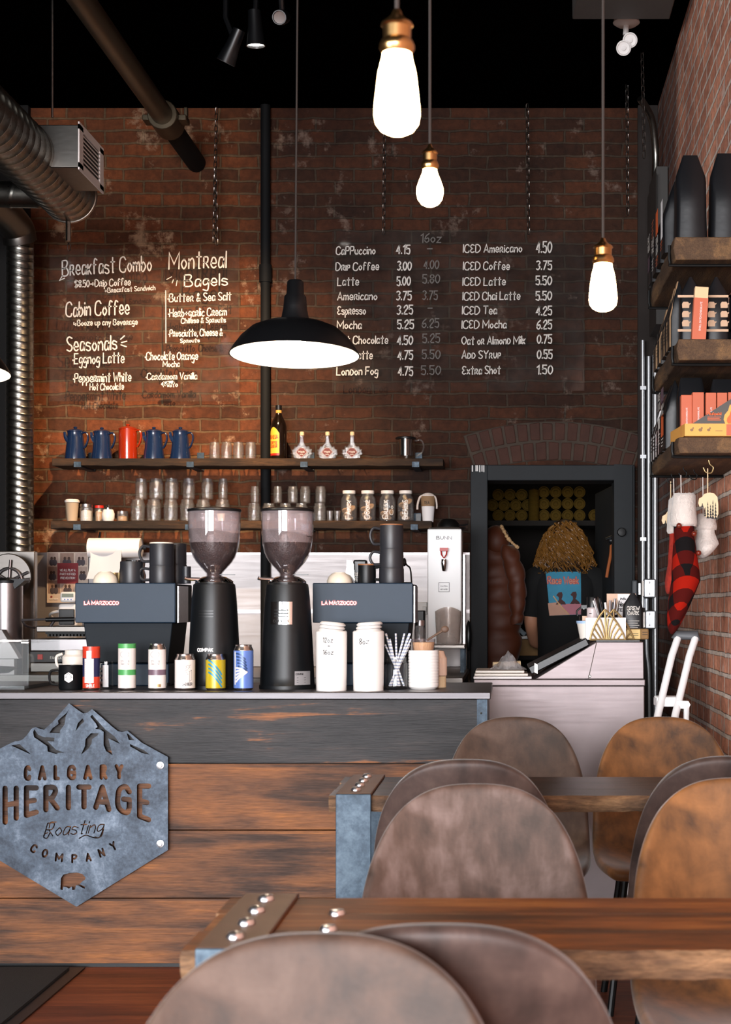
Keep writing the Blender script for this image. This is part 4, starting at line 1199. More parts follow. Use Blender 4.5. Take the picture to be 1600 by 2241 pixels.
for i, (px, words, fh) in enumerate(((764, ('FA^N^C^Y', ''), .075), (805, ('CO^O^K^I^E', ''), .09), (848, ('C^R^E^E^K', 'Co'), .045), (888, ('B^REA^K^E^RS', ''), .13))):
    r = thing('cookie_jar', ('tall glass jar lettered in white, leftmost of the four cookie jars', 'second of the four lettered cookie jars from the left', 'third of the four lettered cookie jars, the least full one', 'fullest lettered cookie jar, nearest the tea cup')[i], 'jar', (X(px, YS), YS, L), 'lettered cookie jars on the lower shelf')
    rr, h = .0475, .178
    b = MB(); b.lathe([(0, 0), (rr * .92, 0), (rr, .01), (rr, .115), (rr * .92, .135), (.034, .15), (.033, .17), (.031, .17), (.032, .15), (rr * .9, .132), (rr - .003, .113), (rr - .003, .012), (0, .006)], n=28); b.build('glass_body', 'jar_glass', r, world=False)
    b = MB(); b.lathe([(.036, .16), (.037, .172), (.036, .178), (0, .179)], n=24); b.build('lid', 'white', r, world=False)
    for k in range(7):
        cb = MB(); a = k * 2.4; q = .018 if k % 3 else .0
        zc = .012 + fh * k / 7
        cb.T = Matrix.Translation((q * math.cos(a), q * math.sin(a), zc + .012)) @ Matrix.Rotation(a, 4, 'Z') @ Matrix.Rotation(.5 + .3 * k % 1.2, 4, 'X')
        cb.lathe([(0, -.008), (.022, -.006), (.024, 0), (.018, .006), (0, .008)], n=14)
        cb.build('cookie', 'cookie', r, world=False)
    b = MB(); cmj = cyl_map((0, 0, 0), rr + .001, 0)
    rm = lambda u, v, f=cmj: f(-v, u)          # writing runs upwards
    write(b, words[0], rm, .016, -.014 if not words[1] else -.004, .03, .005, .105)
    if words[1]: write(b, words[1], rm, .04, -.038, .022, .004, .05)
    b.build('lettering', 'chalk', r, world=False)
tag(MB().box(X(910, 8.85), X(922, 8.85), 8.84, 8.87, L, L + .048).box(X(912, 8.84), X(921, 8.84), 8.838, 8.8405, L + .006, L + .03).build('small_black_box', 'greyplastic', bevel=.002), 'small dark box with pale label between the last cookie jar and the tea cup', 'box')
r = cup('paper_cup', 937, 'white paper tea cup with brown sleeve and string, right end of the lower shelf', h=.145, rt=.042, lid=False)
fr_ = lambda v: .0302 + (v / .145) * .012
b = MB(); b.lathe([(fr_(.088) + .001, .088), (fr_(.146) + .0012, .146)], n=24, cap=False); sv = b.build('sleeve', 'kraft', r, world=False)
b = MB(); write(b, 'TEA', cyl_map((0, 0, 0), lambda v: fr_(v) + .002, -.15), 0, .10, .016, .0025, .03, 'c'); b.build('sleeve_print', 'ink', sv, world=False)
b = MB(); b.tube(smooth_path([(-.02, -.01, .152), (-.045, -.02, .14), (-.058, -.02, .10), (-.06, -.02, .07)], 4), .006, 8); b.tube(smooth_path([(.02, -.01, .15), (.042, -.02, .14), (.05, -.02, .10), (.05, -.02, .075)], 4), .005, 8)
b.ball((0, 0, .15), (.035, .03, .016), 14); b.build('string', 'fleece', r, world=False)

# ------------------------------------------------------------------ back counter, backsplash, equipment
BZ = .885
bc = thing('back_counter', 'low back counter under the steel backsplash', 'counter', (-1.8, 8.3, 0))
MB().box(-3.4, X(1018, 8.0), 7.6, 8.915, BZ - .03, BZ).build('worktop', 'steel_dark', bc, bevel=.003)
MB().box(-3.4, X(1018, 8.0) - .01, 7.64, 8.915, 0, BZ - .031).build('cabinet', 'black_matte', bc)
bs = thing('backsplash', 'stainless steel backsplash sheet behind the espresso machines', 'backsplash', (-1.4, 8.99, BZ))
MB().box(X(60, 8.99), X(1028, 8.99), 8.985, 8.997, BZ + .001, Z(1210, 8.99)).build('sheet', 'steel_soft', bs)
MB().box(X(60, 8.99), X(1028, 8.99), 8.981, 8.985, Z(1214, 8.98), Z(1209, 8.98)).box(X(400, 8.99), X(1028, 8.99), 8.979, 8.985, Z(1342, 8.98), Z(1334, 8.98)).build('edge_trim', 'steel', bs)

po = thing('safety_poster', 'poster with photographs and a dark red text panel on the backsplash', 'poster', (X(146, 8.95), 8.96, Z(1319, 8.95)))
D = 8.95; pq = lambda px, py: (X(px, D), Z(py, D))
MB().box(X(101, D), X(191, D), 8.965, 8.97, Z(1319, D), Z(1208, D)).build('sheet', 'paper2', po)
b = MB(); b.m = 0
tints = ['#6b5a55', '#3d4a63', '#8d7f86', '#2c2c38', '#a58b77', '#55443e']
cells = [(104, 1210, 126, 1236), (130, 1210, 160, 1236), (163, 1210, 189, 1236), (104, 1240, 123, 1268), (170, 1240, 189, 1268), (104, 1270, 130, 1298), (133, 1270, 160, 1298)]
for i, (a, y0, c, y1) in enumerate(cells): b.box(X(a, D), X(c, D), 8.9632, 8.965, Z(y1, D), Z(y0, D), i % 2)
for i, (a, y0, c, y1) in enumerate(cells):
    for k in range(2): b.ball((X(a + (c - a) * (.35 + .3 * k), D), 8.963, Z(y0 + (y1 - y0) * .45, D)), (.008, .0012, .009), 10, 2); b.ball((X(a + (c - a) * (.35 + .3 * k), D), 8.963, Z(y0 + (y1 - y0) * .8, D)), (.014, .0012, .02), 10, 3)
b.build('photographs', [mat('pale photo print', '#b09a90', .7, var=.4, vs=40), mat('warm photo print', '#94796c', .7, var=.4, vs=40), mat('photo head tone', '#4a342c', .7), mat('photo clothes tone', '#4a4148', .7)], po)
pb = MB().box(X(124, D), X(170, D), 8.9615, 8.9628, Z(1277, D), Z(1232, D)).build('text_panel', 'red_ink', po)
b = MB(); pm = plane_map((0, 8.961, 0))
for i, s in enumerate(('WE ALL PLAY A', 'PART IN FASD', 'PREVENTION')): write(b, s, pm, X(147, D), Z(1250 + i * 8.6, D), .0125, .0026, .088 if i < 2 else .082, 'c')
write(b, 'HEALTHY PREGNANCY', pm, X(107, D), Z(1312, D), .006, .0012, .05)
b.build('panel_text', 'paper', pb)
b = MB(); b.lathe([(0, -.001), (.006, 0)], (X(111, D), 8.9635, Z(1306, D)), 12, axis='Y'); b.build('emblem', 'red_ink', po)

# paper towel roll
YT = 8.75
pt = thing('paper_towel_roll', 'white paper towel roll on a wall holder with a sheet hanging down', 'paper towel', (X(253, YT), YT, Z(1220, YT)))
b = MB(); b.lathe([(.015, X(195, YT)), (.055, X(195, YT)), (.055, X(309, YT)), (.015, X(309, YT))], (0, YT, Z(1199, YT)), 32, axis='X'); b.build('roll', 'paper', pt)
b = MB(); b.tube([(X(188, YT), YT, Z(1199, YT)), (X(320, YT), YT, Z(1199, YT))], .010, 10); b.tube([(X(190, YT), YT, Z(1199, YT)), (X(190, YT), 8.99, Z(1199, YT))], .007, 8); b.tube([(X(190, YT), 8.98, Z(1199, YT)), (X(196, YT), 8.98, Z(1160, YT))], .006, 8); b.build('holder', 'black_metal', pt)
b = MB(); b.grid(lambda u, v: (X(203 + 68 * u - 14 * v * v, YT), YT - .052 + .05 * v + .012 * math.sin(u * 4), Z(1205 + 62 * v, YT)), 8, 8); b.build('loose_sheet', 'paper', pt)

# panini grill
YG = 7.75
g = thing('panini_grill', 'stainless panini grill with a black control panel at left of the back counter', 'grill', (X(150, YG), YG + .1, BZ))
gx0, gx1 = X(66, YG), X(246, YG)
z1, z2, z3 = Z(1450, YG), Z(1425, YG), Z(1398, YG)
MB().box(gx0, gx1, YG, YG + .34, BZ + .02, z1).build('base', 'steel_dark', g, bevel=.004)
cp = MB().box(gx0, gx1, YG - .006, YG + .02, z1, z2).build('control_panel', 'black_plastic', g, bevel=.003)
MB().box(gx0, gx1, YG + .004, YG + .34, z2, z3).build('lower_plate', 'steel', g, bevel=.004)
MB().box(X(84, YG), X(95, YG), YG - .014, YG - .006, Z(1443, YG), Z(1432, YG)).box(X(148, YG), X(153, YG), YG - .012, YG - .006, Z(1440, YG), Z(1435, YG)).build('red_switch', 'red', cp)
b = MB(); write(b, 'FAMTEX', plane_map((0, YG - .007, 0)), X(111, YG), Z(1442, YG), .012, .003, .055); b.build('panel_text', 'chalk', cp)
b = MB(); zc = Z(1388, YG)
n = 22
for i in range(n): b.box(gx0 + .08 + i * .017, gx0 + .09 + i * .017, YG + .02, YG + .3, zc - .012, zc)
b.box(gx0 + .07, gx1, YG + .02, YG + .3, zc, zc + .012); b.build('ribbed_plate', 'black_metal', g)
MB().box(gx0 + .02, gx1, YG + .03, YG + .33, Z(1384, YG), Z(1370, YG)).build('upper_lid', 'steel_dark', g, bevel=.005)
b = MB(); b.tube([(X(50, YG), YG - .02, Z(1357, YG)), (X(104, YG), YG - .02, Z(1355, YG))], .006, 8); b.tube(smooth_path([(X(51, YG), YG - .02, Z(1357, YG)), (X(57, YG), YG, Z(1369, YG)), (X(70, YG), YG + .05, Z(1374, YG))], 4), .006, 8); b.tube([(X(112, YG), YG - .01, Z(1370, YG)), (X(122, YG), YG - .02, Z(1357, YG))], .008, 8); hd = b.build('handle_bar', 'steel', g)
b = MB(); b.tube([(X(103, YG), YG - .02, Z(1356, YG)), (X(166, YG), YG - .02, Z(1355, YG))], .011, 12); b.build('grip', 'black_plastic', hd)
tag(MB().box(-3.3, X(262, 7.62), 7.56, 7.60, .865, .90).build('counter_lip', 'steel_dark', bevel=.002), 'grey steel lip along the front of the back counter at left', 'trim strip')

# white kitchen timer and box beside the left machine
YW = 8.3
k = thing('kitchen_scale', 'white kitchen scale with a small grey display above the panini grill', 'scale', (X(150, YW), YW + .05, BZ))
MB().box(X(127, YW), X(168, YW), YW, YW + .12, BZ, Z(1322, YW)).build('white_body', 'white', k, bevel=.012)
MB().box(X(130, YW), X(164, YW), YW - .012, YW, BZ + .25, Z(1333, YW)).build('dark_front', 'black_plastic', k, bevel=.004)
dp = MB().box(X(133, YW), X(167, YW), YW - .02, YW + .03, Z(1318, YW), Z(1295, YW)).build('display_head', 'white', k, bevel=.012)
MB().box(X(138, YW), X(163, YW), YW - .023, YW - .019, Z(1307, YW), Z(1299, YW)).build('display', mat('grey green lcd', '#6c7463', .3, var=.05), dp)
b = MB(); [b.lathe([(0, -.003), (.004, 0)], (X(px, YW), YW - .02, Z(1312, YW)), 10, axis='Y') for px in (144, 151, 158)]; b.build('button', 'canblue', dp)
MB().tube(smooth_path([(X(128, YW), YW + .02, Z(1337, YW)), (X(110, YW), YW + .04, Z(1341, YW)), (X(97, YW), YW + .1, Z(1347, YW)), (X(90, YW), YW + .2, Z(1352, YW))], 4), .008, 8).build('cable', 'white', k)

# slicer, urn and steel side panel at far left
YL = 7.99
s = thing('meat_slicer', 'meat slicer with a big round steel blade guard at the left edge', 'slicer', (X(20, YL), YL, BZ))
b = MB(); b.lathe([(0, 0), (.115, 0), (.12, .008), (.115, .02), (0, .02)], (X(18, YL), YL, Z(1262, YL)), 40, axis='Y'); dk = b.build('blade_guard', 'steel_dark', s)
b = MB(); c = Vector((X(22, YL), YL - .018, Z(1272, YL)))
b.tube([c + Vector((.066 * math.cos(i * PI / 16), 0, .066 * math.sin(i * PI / 16))) for i in range(32)], .008, 8, True)
for a in (.1, .45, 1.5, 2.6): b.tube([c, c + Vector((.11 * math.cos(a), 0, .11 * math.sin(a)))], .007, 8)
b.ball(c, (.022, .014, .022)); b.build('guard_wheel', 'steel', dk)
MB().box(X(-30, YL), X(30, YL), YL + .02, YL + .16, BZ, Z(1300, YL)).build('slicer_body', 'steel', s, bevel=.01)
tag(MB().box(X(-60, 8.15), X(76, 8.15), 8.15, 8.2, BZ, Z(1206, 8.15)).build('steel_side_panel', 'steel_dark', bevel=.004), 'tall dull steel panel behind the slicer at the left edge', 'panel')
YU = 7.78
u = thing('coffee_urn', 'stainless steel cylinder urn with a black lid at the left edge', 'urn', (X(16, YU), YU, BZ))
b = MB(); b.lathe([(0, 0), (.078, 0), (.08, .01), (.08, Z(1268, YU) - BZ - .02), (.0, Z(1268, YU) - BZ - .02)], (X(14, YU), YU, BZ), 36); b.build('cylinder', 'steel', u)
b = MB(); zz = Z(1276, YU); b.lathe([(.082, 0), (.084, .012), (.05, .026), (0, .026)], (X(14, YU), YU, zz), 30); b.prism([(X(40, YU), zz - .03), (X(62, YU), zz + .012), (X(62, YU), zz + .02), (X(30, YU), zz + .02)], YU - .06, YU + .02); b.build('lid', 'black_plastic', u)
w_ = MB(); w_.add([(X(-10, 7.62), 7.62, Z(1378, 7.62)), (X(4, 7.62), 7.62, Z(1378, 7.62)), (X(42, 7.62), 7.62, Z(1442, 7.62)), (X(-10, 7.62), 7.62, Z(1442, 7.62)), (X(-10, 7.62), 7.68, Z(1378, 7.62)), (X(4, 7.62), 7.68, Z(1378, 7.62)), (X(42, 7.62), 7.68, Z(1442, 7.62)), (X(-10, 7.62), 7.68, Z(1442, 7.62))],
                  [(0, 1, 2, 3), (4, 7, 6, 5), (0, 4, 5, 1), (1, 5, 6, 2), (2, 6, 7, 3), (3, 7, 4, 0)])
w_.box(X(-10, 7.62), X(30, 7.62), 7.63, 7.67, BZ, Z(1442, 7.62))
tag(w_.build('slanted_stand', 'steel_soft', bevel=.002), 'slanted pale metal stand behind the glass case at the left edge', 'stand')

# glass display case on the counter, left edge
g = thing('glass_case', 'low glass display case on the left end of the steel counter', 'display case', (-2.0, 5.55, CZ))
cx0, cx1, cy0, cy1, cz1 = -2.7, X(62, 5.42), 5.42, 5.8, Z(1408, 5.42)
b = MB(); b.box(cx0, cx1, cy0, cy0 + .006, CZ + .006, cz1); b.box(cx1 - .006, cx1, cy0 + .007, cy1, CZ + .006, cz1); b.box(cx0, cx1, cy0, cy1, cz1, cz1 + .006); b.build('glass_panes', 'case_glass', g)
MB().box(cx0, cx1 + .002, cy0 - .004, cy0 + .004, cz1 + .006, cz1 + .012).box(X(47, 5.42), cx1 + .002, cy0 - .004, cy0 + .012, cz1 - .0, cz1 + .01).build('top_edge', 'steel_dark', g)
MB().box(cx0, cx1 - .02, cy0 + .02, cy1, CZ, CZ + .012).build('base', 'black_plastic', g)
b = MB(); b.lathe([(0, 0), (.11, 0), (.14, .018), (.135, .02), (.1, .006), (0, .005)], (-1.92, 5.63, CZ + .05), 30); b.lathe([(.05, -.038), (.03, -.02), (.03, 0)], (-1.92, 5.63, CZ + .05), 16); b.build('cake_stand', 'black_metal', g)

# ------------------------------------------------------------------ espresso machines
MY = 5.645


def espresso_machine(pxc, label):
    r = thing('espresso_machine', label, 'espresso machine', (X(pxc, MY), MY, CZ), 'slate coloured espresso machines on the counter')
    hw = .182; zb0 = .075
    zt, zm = Z(1276, MY) - CZ, Z(1363, MY) - CZ
    b = MB(); b.box(-hw, hw, 0, .012, zm, zt); b.build('back_panel', 'slate', r, bevel=.003, world=False)
    b = MB(); b.box(-hw + .002, hw - .002, .013, .31, zm, zt - .003); b.build('upper_housing', 'slate_dark', r, bevel=.004, world=False)
    b = MB(); q = [(-hw + .025, zm), (hw - .014, zm), (hw - .03, zb0 + .01), (-hw + .045, zb0 + .01)]
    b.add([(x, .02, z) for x, z in q] + [(x, .28, z) for x, z in q], [(0, 1, 2, 3), (7, 6, 5, 4), (0, 4, 5, 1), (1, 5, 6, 2), (2, 6, 7, 3), (3, 7, 4, 0)]); b.build('lower_housing', 'slate_dark', r, bevel=.003, world=False)
    b = MB(); b.box(-.10, .15, .04, .27, .0, .082); b.build('drip_base', 'slate', r, bevel=.004, world=False)
    b = MB(); [b.lathe([(.016, 0), (.016, .012), (.0, .012)], (x, y, -.0), 12) for x in (-.09, .14) for y in (.05, .26)]; b.build('foot', 'black_plastic', r, world=False)
    b = MB(); b.box(hw + .001, hw + .006, .03, .2, zm - .0, zt - .01); b.build('side_trim', 'steel', r, world=False)
    for wd, m, dy in ((.0062, 'red', -.001), (.0026, 'paper', -.0018)):
        b = MB(); write(b, 'LA MARZOCCO', plane_map((0, dy, 0)), -hw + .034, Z(1323, MY) - CZ, .0115, wd, .124); b.build('lettering', m, r, world=False)
    return r


espresso_machine(274, 'slate blue espresso machine left of the two grinders')
espresso_machine(794, 'slate blue espresso machine right of the two grinders, behind the white canisters')
MT = Z(1276, MY)


def mug(pxc, y, z, h, rr, label, handle=None, top='mug', m='mug', taper=.97, group='charcoal mugs on the espresso machines', name='mug', D=None):
    r = thing(name, label, 'mug', (X(pxc, y), y, z), group)
    b = MB(); b.lathe([(0, 0), (rr * taper, 0), (rr, .006), (rr * .985, h - .003), (rr * .97, h), (rr - .005, h - .002), (rr - .006, .01), (0, .008)], n=32); b.build('mug_body', m, r, world=False)
    if top != m:
        b = MB(); b.lathe([(rr * .99, h - .004), (rr * .975, h + .001), (rr - .006, h + .001), (rr - .007, h - .01)], n=32, cap=False); b.build('rim', top, r, world=False)
    if handle:
        k = handle
        b = MB(); b.tube(smooth_path([(k * (rr - .003), -.01, h * .82), (k * (rr + .022), -.016, h * .84), (k * (rr + .033), -.018, h * .55), (k * (rr + .022), -.016, h * .22), (k * (rr - .003), -.01, h * .2)], 5), .0052, 8); b.build('handle', m, r, world=False)
    return r


def bowl(pxc, y, z, rr, h, label, m='cream'):
    b = MB(); b.lathe([(rr, 0), (rr * .99, h * .25), (rr * .86, h * .62), (rr * .55, h * .93), (rr * .45, h * .94), (rr * .42, h), (0, h)], (X(pxc, y), y, z), 32)
    return tag(b.build('bowl', m), label, 'bowl', 'cream bowls turned over on the espresso machines')


y = MY + .09; k = y / F
bowl(231, y, MT, 27 * k, 26 * k, 'cream bowl turned over on the left espresso machine')
tag(MB().lathe([(0, 0), (.028, 0), (.03, .042), (0, .042)], (X(250, MY + .2), MY + .2, MT), 20).build('small_cup', 'gold'), 'small tan cup behind the cream bowl on the left machine', 'cup')
mug(288, y, MT, 48 * k, 25 * k, 'single charcoal mug on the left machine in front of the paper towels', handle=None)
b = MB(); b.lathe([(.036, 0), (.04, .03), (.034, .05), (.038, .088), (.0, .088)], (X(297, MY + .2), MY + .2, MT), 24); tag(b.build('milk_pitcher', 'chrome'), 'steel milk pitcher behind the single charcoal mug', 'pitcher')
mug(354, y, MT, 38 * k, 27 * k, 'lower charcoal mug of the two mug stack on the left machine', -1)
mug(354, y, MT + 38 * k, 51 * k, 26.5 * k, 'upper charcoal mug of the two mug stack on the left machine, pale rimmed', -1, top='cream')
y2 = MY + .21; k2 = y2 / F
mug(386, y2, MT, 42 * k2, 23 * k2, 'charcoal mug at the bottom of the rear stack on the left machine', None)
mug(386, y2, MT + 42 * k2, 46 * k2, 22 * k2, 'charcoal mug on top of the rear stack on the left machine', None)
mug(408, MY + .15, MT, 38 * k, 10 * k, 'narrow black cup at the right edge of the left machine', None)
bowl(743, y, MT, 27.5 * k, 24 * k, 'cream bowl turned over on the right espresso machine')
b = MB(); b.prism([(-.018, 0), (.018, 0), (.014, .07), (.006, .088), (-.012, .088), (-.012, .06)], -.003, .003); b.T = None
for i, p in enumerate(b.v): b.v[i] = p + Vector((X(766, MY + .16), MY + .16, MT))
tag(b.build('steel_scraper', 'chrome'), 'upright steel scraper behind the cream bowl on the right machine', 'scraper')
cb_ = thing('coffee_bag', 'small black bag with white print behind the black mug on the right machine', 'bag', (X(789, MY + .22), MY + .22, MT))
MB().cbox((X(789, MY + .22), MY + .22, MT + .045), (.05, .05, .09)).build('bag_body', 'bagblack', cb_, bevel=.006)
b = MB(); pm = plane_map((0, MY + .193, 0)); write(b, 'CON', pm, X(775, MY + .2), MT + .03, .012, .003, .02); write(b, 'OLS', pm, X(775, MY + .2), MT + .014, .012, .003, .02); b.build('bag_print', 'chalk', cb_)
mug(803, y, MT, 42 * k, 20 * k, 'black mug beside the stack of three mugs on the right machine', 1, top='mug_in', m='black_matte')
for i, (a, c, rr, lab) in enumerate(((1276, 1243, 27.5, 'bottom mug of the stack of three on the right machine'), (1243, 1201, 26.5, 'middle mug of the stack of three on the right machine'), (1201, 1147, 26, 'top mug of the stack of three, with a bare orange rim'))):
    mug(857, y, Z(a, MY) if i == 0 else MT + (1276 - a) * k, (a - c) * k, rr * k, lab, -1 if i else None, top='mug_in' if i == 2 else 'mug')
st = thing('tamper_stand', 'thin black stand at the right edge of the right machine', 'stand', (X(893, MY + .15), MY + .15, MT))
b = MB(); yq = MY + .15; b.tube(smooth_path([(X(884, yq), yq, MT + .09), (X(890, yq), yq, MT + .07), (X(898, yq), yq, MT + .055), (X(901, yq), yq, MT + .003)], 4), .003, 8); b.tube([(X(901, yq), yq, MT + .003), (X(884, yq), yq, MT + .003)], .003, 8); b.ball((X(885, yq), yq, MT + .08), (.008, .008, .016)); b.build('wire', 'black_metal', st)

# ------------------------------------------------------------------ grinders
GY = 5.53; kg = GY / F


def grinder(pxc, label, plate, beans):
    r = thing('coffee_grinder', label, 'grinder', (X(pxc, GY), GY, CZ), 'coffee grinders on the counter')
    zz = lambda py: Z(py, GY) - CZ
    zt = zz(1276)
    bot = .097 if plate else .094
    rad = lambda v: .072 + (bot - .072) * (1 - min(1, max(0, v / zt))) ** .62
    b = MB(); b.lathe([(0, 0), (bot + .003, 0), (bot + .003, .012), (bot, .016)] + [(rad(zt * t), zt * t) for t in (.12, .25, .4, .55, .7, .85, .95, .985)] + [(.066, zt), (0, zt)], n=44); b.build('body', 'black_matte', r, world=False)
    b = MB(); b.lathe([(.066, zt), (.068, zt + .004), (.06, zt + .012), (.04, zt + .022), (.03, zt + .024), (0, zt + .024)], n=40)
    b.tube([(-.045, -.03, zt + .012), (-.085, -.045, zt + .014), (-.096, -.05, zt + .017)], [.007, .006, .007], 10); col = b.build('collar', 'chrome', r, world=False)
    b = MB(); b.box(.02, .075, -.012, -.004, zt + .028, zt + .031); b.build('gate_slide', 'black_plastic', col, world=False)
    z0 = zt + .024; zt2 = zz(1119)
    H = zt2 - z0
    prof = [(.028, 0), (.029, .045), (.034, .075), (.049, .147), (.0634, .22), (.0735, .29), (.0813, .37), (.0878, .515), (.0912, .66), (.0922, .74), (.0932, 1)]
    P = [(q, z0 + t * H) for q, t in prof]; P.insert(-1, (.0910, z0 + beans * H)) if beans > .9 else None
    lv = z0 + H * beans
    ins = [(q - .004, z_) for q, z_ in P if z_ < lv - .004]
    def rr_at(z_):
        for (a, za), (c, zc) in zip(P, P[1:]):
            if za <= z_ <= zc: return a + (c - a) * (z_ - za) / (zc - za) - .004
        return .08
    b = MB(); b.lathe(P + [(P[-1][0] - .003, P[-1][1])] + [(rr_at(lv + .006) + .001, lv + .006)] * 0 + [(q - .003, z_) for q, z_ in reversed(P[:-1])], n=44, cap=False, mis=[0] * len(P) + [1 if (P[-2 - i][1] if i < len(P) - 1 else 0) > z0 + H * .5 else 0 for i in range(len(P) - 1)]); b.build('hopper', [M['hopper_glass'], M['hopper_glare']], r, world=False)
    b = MB(); lv = z0 + H * beans
    b.lathe([(0, z0 + .001)] + ins + [(rr_at(lv), lv), (rr_at(lv) * .6, lv + .005), (0, lv + .007)], n=44)
    for i, p in enumerate(b.v):
        if p.z > lv - .003: b.v[i] = p + Vector((0, 0, -.13 * p.x + random.uniform(-.002, .002)))
    b.build('beans', 'coffee', r, world=False)
    b = MB(); b.lathe([(.094, zt2 - .002), (.0955, zt2 + .001), (.0945, zt2 + .007), (.07, zt2 + .012), (0, zt2 + .013)], n=44); ld = b.build('hopper_lid', 'black_plastic', r, world=False)
    cmx = cyl_map((0, 0, 0), lambda v: rad(v) + .0012, 0)
    off = -.008 if not plate else -.02
    if plate:
        b = MB(); cp_ = cyl_map((0, 0, 0), lambda v: rad(v) + .0015, 0)
        v0, v1, u0, u1 = zz(1366), zz(1317), X(597, GY) - X(pxc, GY), X(647, GY) - X(pxc, GY)
        b.grid(lambda u, v: cp_(u0 + (u1 - u0) * u, v0 + (v1 - v0) * v), 14, 4); np_ = b.build('name_plate', 'chrome', r, world=False)
        b = MB(); cq = cyl_map((0, 0, 0), lambda v: rad(v) + .0025, 0)
        for py in (1335, 1342, 1348): ribbon(b, [Vector((u0 + .016 + .05 * t / 8, zz(py), 0)) for t in range(9)], .004, cq)
        b.build('vent_slots', 'black_plastic', np_, world=False)
        b = MB(); write(b, 'COMPAK', cq, u0 + .012, zz(1361), .008, .0018, .058); b.build('plate_text', 'ink', np_, world=False)
        b = MB(); v0, v1 = zz(1500), zz(1467); u0, u1 = X(653, GY) - X(pxc, GY), X(688, GY) - X(pxc, GY)
        cs = cyl_map((0, 0, 0), lambda v: rad(v) + .001, 0)
        b.grid(lambda u, v: cs(u0 + (u1 - u0) * u * 1.2, v0 + (v1 - v0) * v), 8, 3); dl = b.build('data_label', 'greyink', r, world=False)
        b = MB(); c3 = cyl_map((0, 0, 0), lambda v: rad(v) + .002, 0); write(b, 'COMPAK', c3, u0 + .004, zz(1475), .006, .0014, .03)
        for q in range(3): ribbon(b, [Vector((u0 + .008, zz(1481 + 5 * q), 0)), Vector((u0 + .045, zz(1481 + 5 * q), 0))], .0012, c3)
        b.build('label_text', 'ink', dl, world=False)
    else:
        b = MB()
        for py in (1337, 1343, 1349): ribbon(b, [Vector((X(443, GY) - X(pxc, GY) + .054 * t / 8, zz(py), 0)) for t in range(9)], .0042, cmx)
        b.build('vent_slots', 'black_plastic', r, world=False)
        b = MB(); write(b, 'COMPAK', cmx, X(441, GY) - X(pxc, GY), zz(1424), .0105, .0034, .057); b.build('lettering', 'paper', r, world=False)
    return r


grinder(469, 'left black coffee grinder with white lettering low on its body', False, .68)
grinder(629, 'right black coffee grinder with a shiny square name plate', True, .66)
# ------------------------------------------------------------------ things along the front edge of the counter
YC = 5.405; kc = YC / F


def can(px, rr, h, label, segs, y=YC, prints=None, mats=('canwhite',)):
    """segs: (z0, z1, slot) bands of the printed body"""
    r = thing('drink_can', label, 'can', (X(px, y), y, CZ), 'drink cans on the counter')
    b = MB(); P = []; mi = []
    body0, body1 = .008, h - .02
    zs_ = sorted({body0, body1, *[v for s in segs for v in s[:2]]})
    P = [(rr - .006, 0), (rr, body0)]; mi = [len(mats)]
    for a, c in zip(zs_, zs_[1:]):
        slot = 0
        for s in segs:
            if s[0] <= (a + c) / 2 <= s[1]: slot = s[2]
        P.append((rr, c)); mi.append(slot)
    topslot = next((s[2] for s in segs if s[1] >= h - .001), None)
    P += [(rr - .001, h - .016), (rr - .006, h - .006), (rr - .006, h - .004), (rr - .0055, h), (rr - .008, h - .001), (rr - .009, h - .005), (0, h - .005)]
    t = len(mats) if topslot is None else topslot
    mi += [t, t] + [len(mats)] * 5
    b.lathe(P, n=36, mis=mi); body = b.build('can_body', [M[m] for m in mats] + [M['canmetal']], r, world=False)
    if prints:
        for nm, m, fn in prints:
            q = MB(); fn(q, cyl_map((0, 0, 0), rr + .0006, 0)); q.build(nm, m, body, world=False)
    return r


def patch(q, f, u0, u1, v0, v1, n=10): q.grid(lambda u, v: f(u0 + (u1 - u0) * u, v0 + (v1 - v0) * v), n, 2)


mgx = thing('enamel_mug', 'black enamel mug with a white hexagon emblem at the left of the counter', 'mug', (X(155, 5.44), 5.44, CZ))
rr, h = .0415, .086
b = MB(); b.lathe([(0, 0), (rr - .004, 0), (rr, .006), (rr, h - .002), (rr + .0012, h), (rr - .002, h), (rr - .003, .008), (0, .006)], n=36); b.build('mug_body', 'black_matte', mgx, world=False)
b = MB(); b.tube(smooth_path([(-rr, -.008, h * .82), (-rr - .024, -.012, h * .76), (-rr - .03, -.012, h * .5), (-rr - .022, -.012, h * .25), (-rr, -.008, h * .2)], 5), .0045, 8); b.build('handle', 'black_matte', mgx, world=False)
b = MB(); f = cyl_map((0, 0, 0), rr + .0007, 0); hx_ = [(.017 * math.sin(i * PI / 3), .016 * 1.15 * math.cos(i * PI / 3)) for i in range(6)]
b.add([f(u + .004, v + .044) for u, v in hx_] + [f(.004, .044)], [(i, (i + 1) % 6, 6) for i in range(6)]); em = b.build('emblem', 'paper', mgx, world=False)
b = MB(); f2 = cyl_map((0, 0, 0), rr + .0013, 0)
for v, wd in ((.049, .022), (.044, .024), (.039, .018)): ribbon(b, [Vector((.004 - wd / 2, v, 0)), Vector((.004 + wd / 2, v, 0))], .0016, f2)
ribbon(b, [Vector((-.004, .053, 0)), Vector((.003, .058, 0)), Vector((.010, .053, 0))], .0014, f2); b.build('emblem_print', 'slate', em, world=False)
b = MB(); p = (X(163, 5.62), 5.62, CZ); b.lathe([(0, 0), (.04, 0), (.043, .11), (.034, .118), (.034, .134), (0, .134)], p, 24); b.tube(smooth_path([(p[0] - .04, 5.61, CZ + .12), (p[0] - .062, 5.61, CZ + .11), (p[0] - .06, 5.61, CZ + .08), (p[0] - .041, 5.61, CZ + .07)], 4), .005, 8)
tag(b.build('plastic_pitcher', 'frost'), 'small white plastic jug behind the black enamel mug', 'jug')


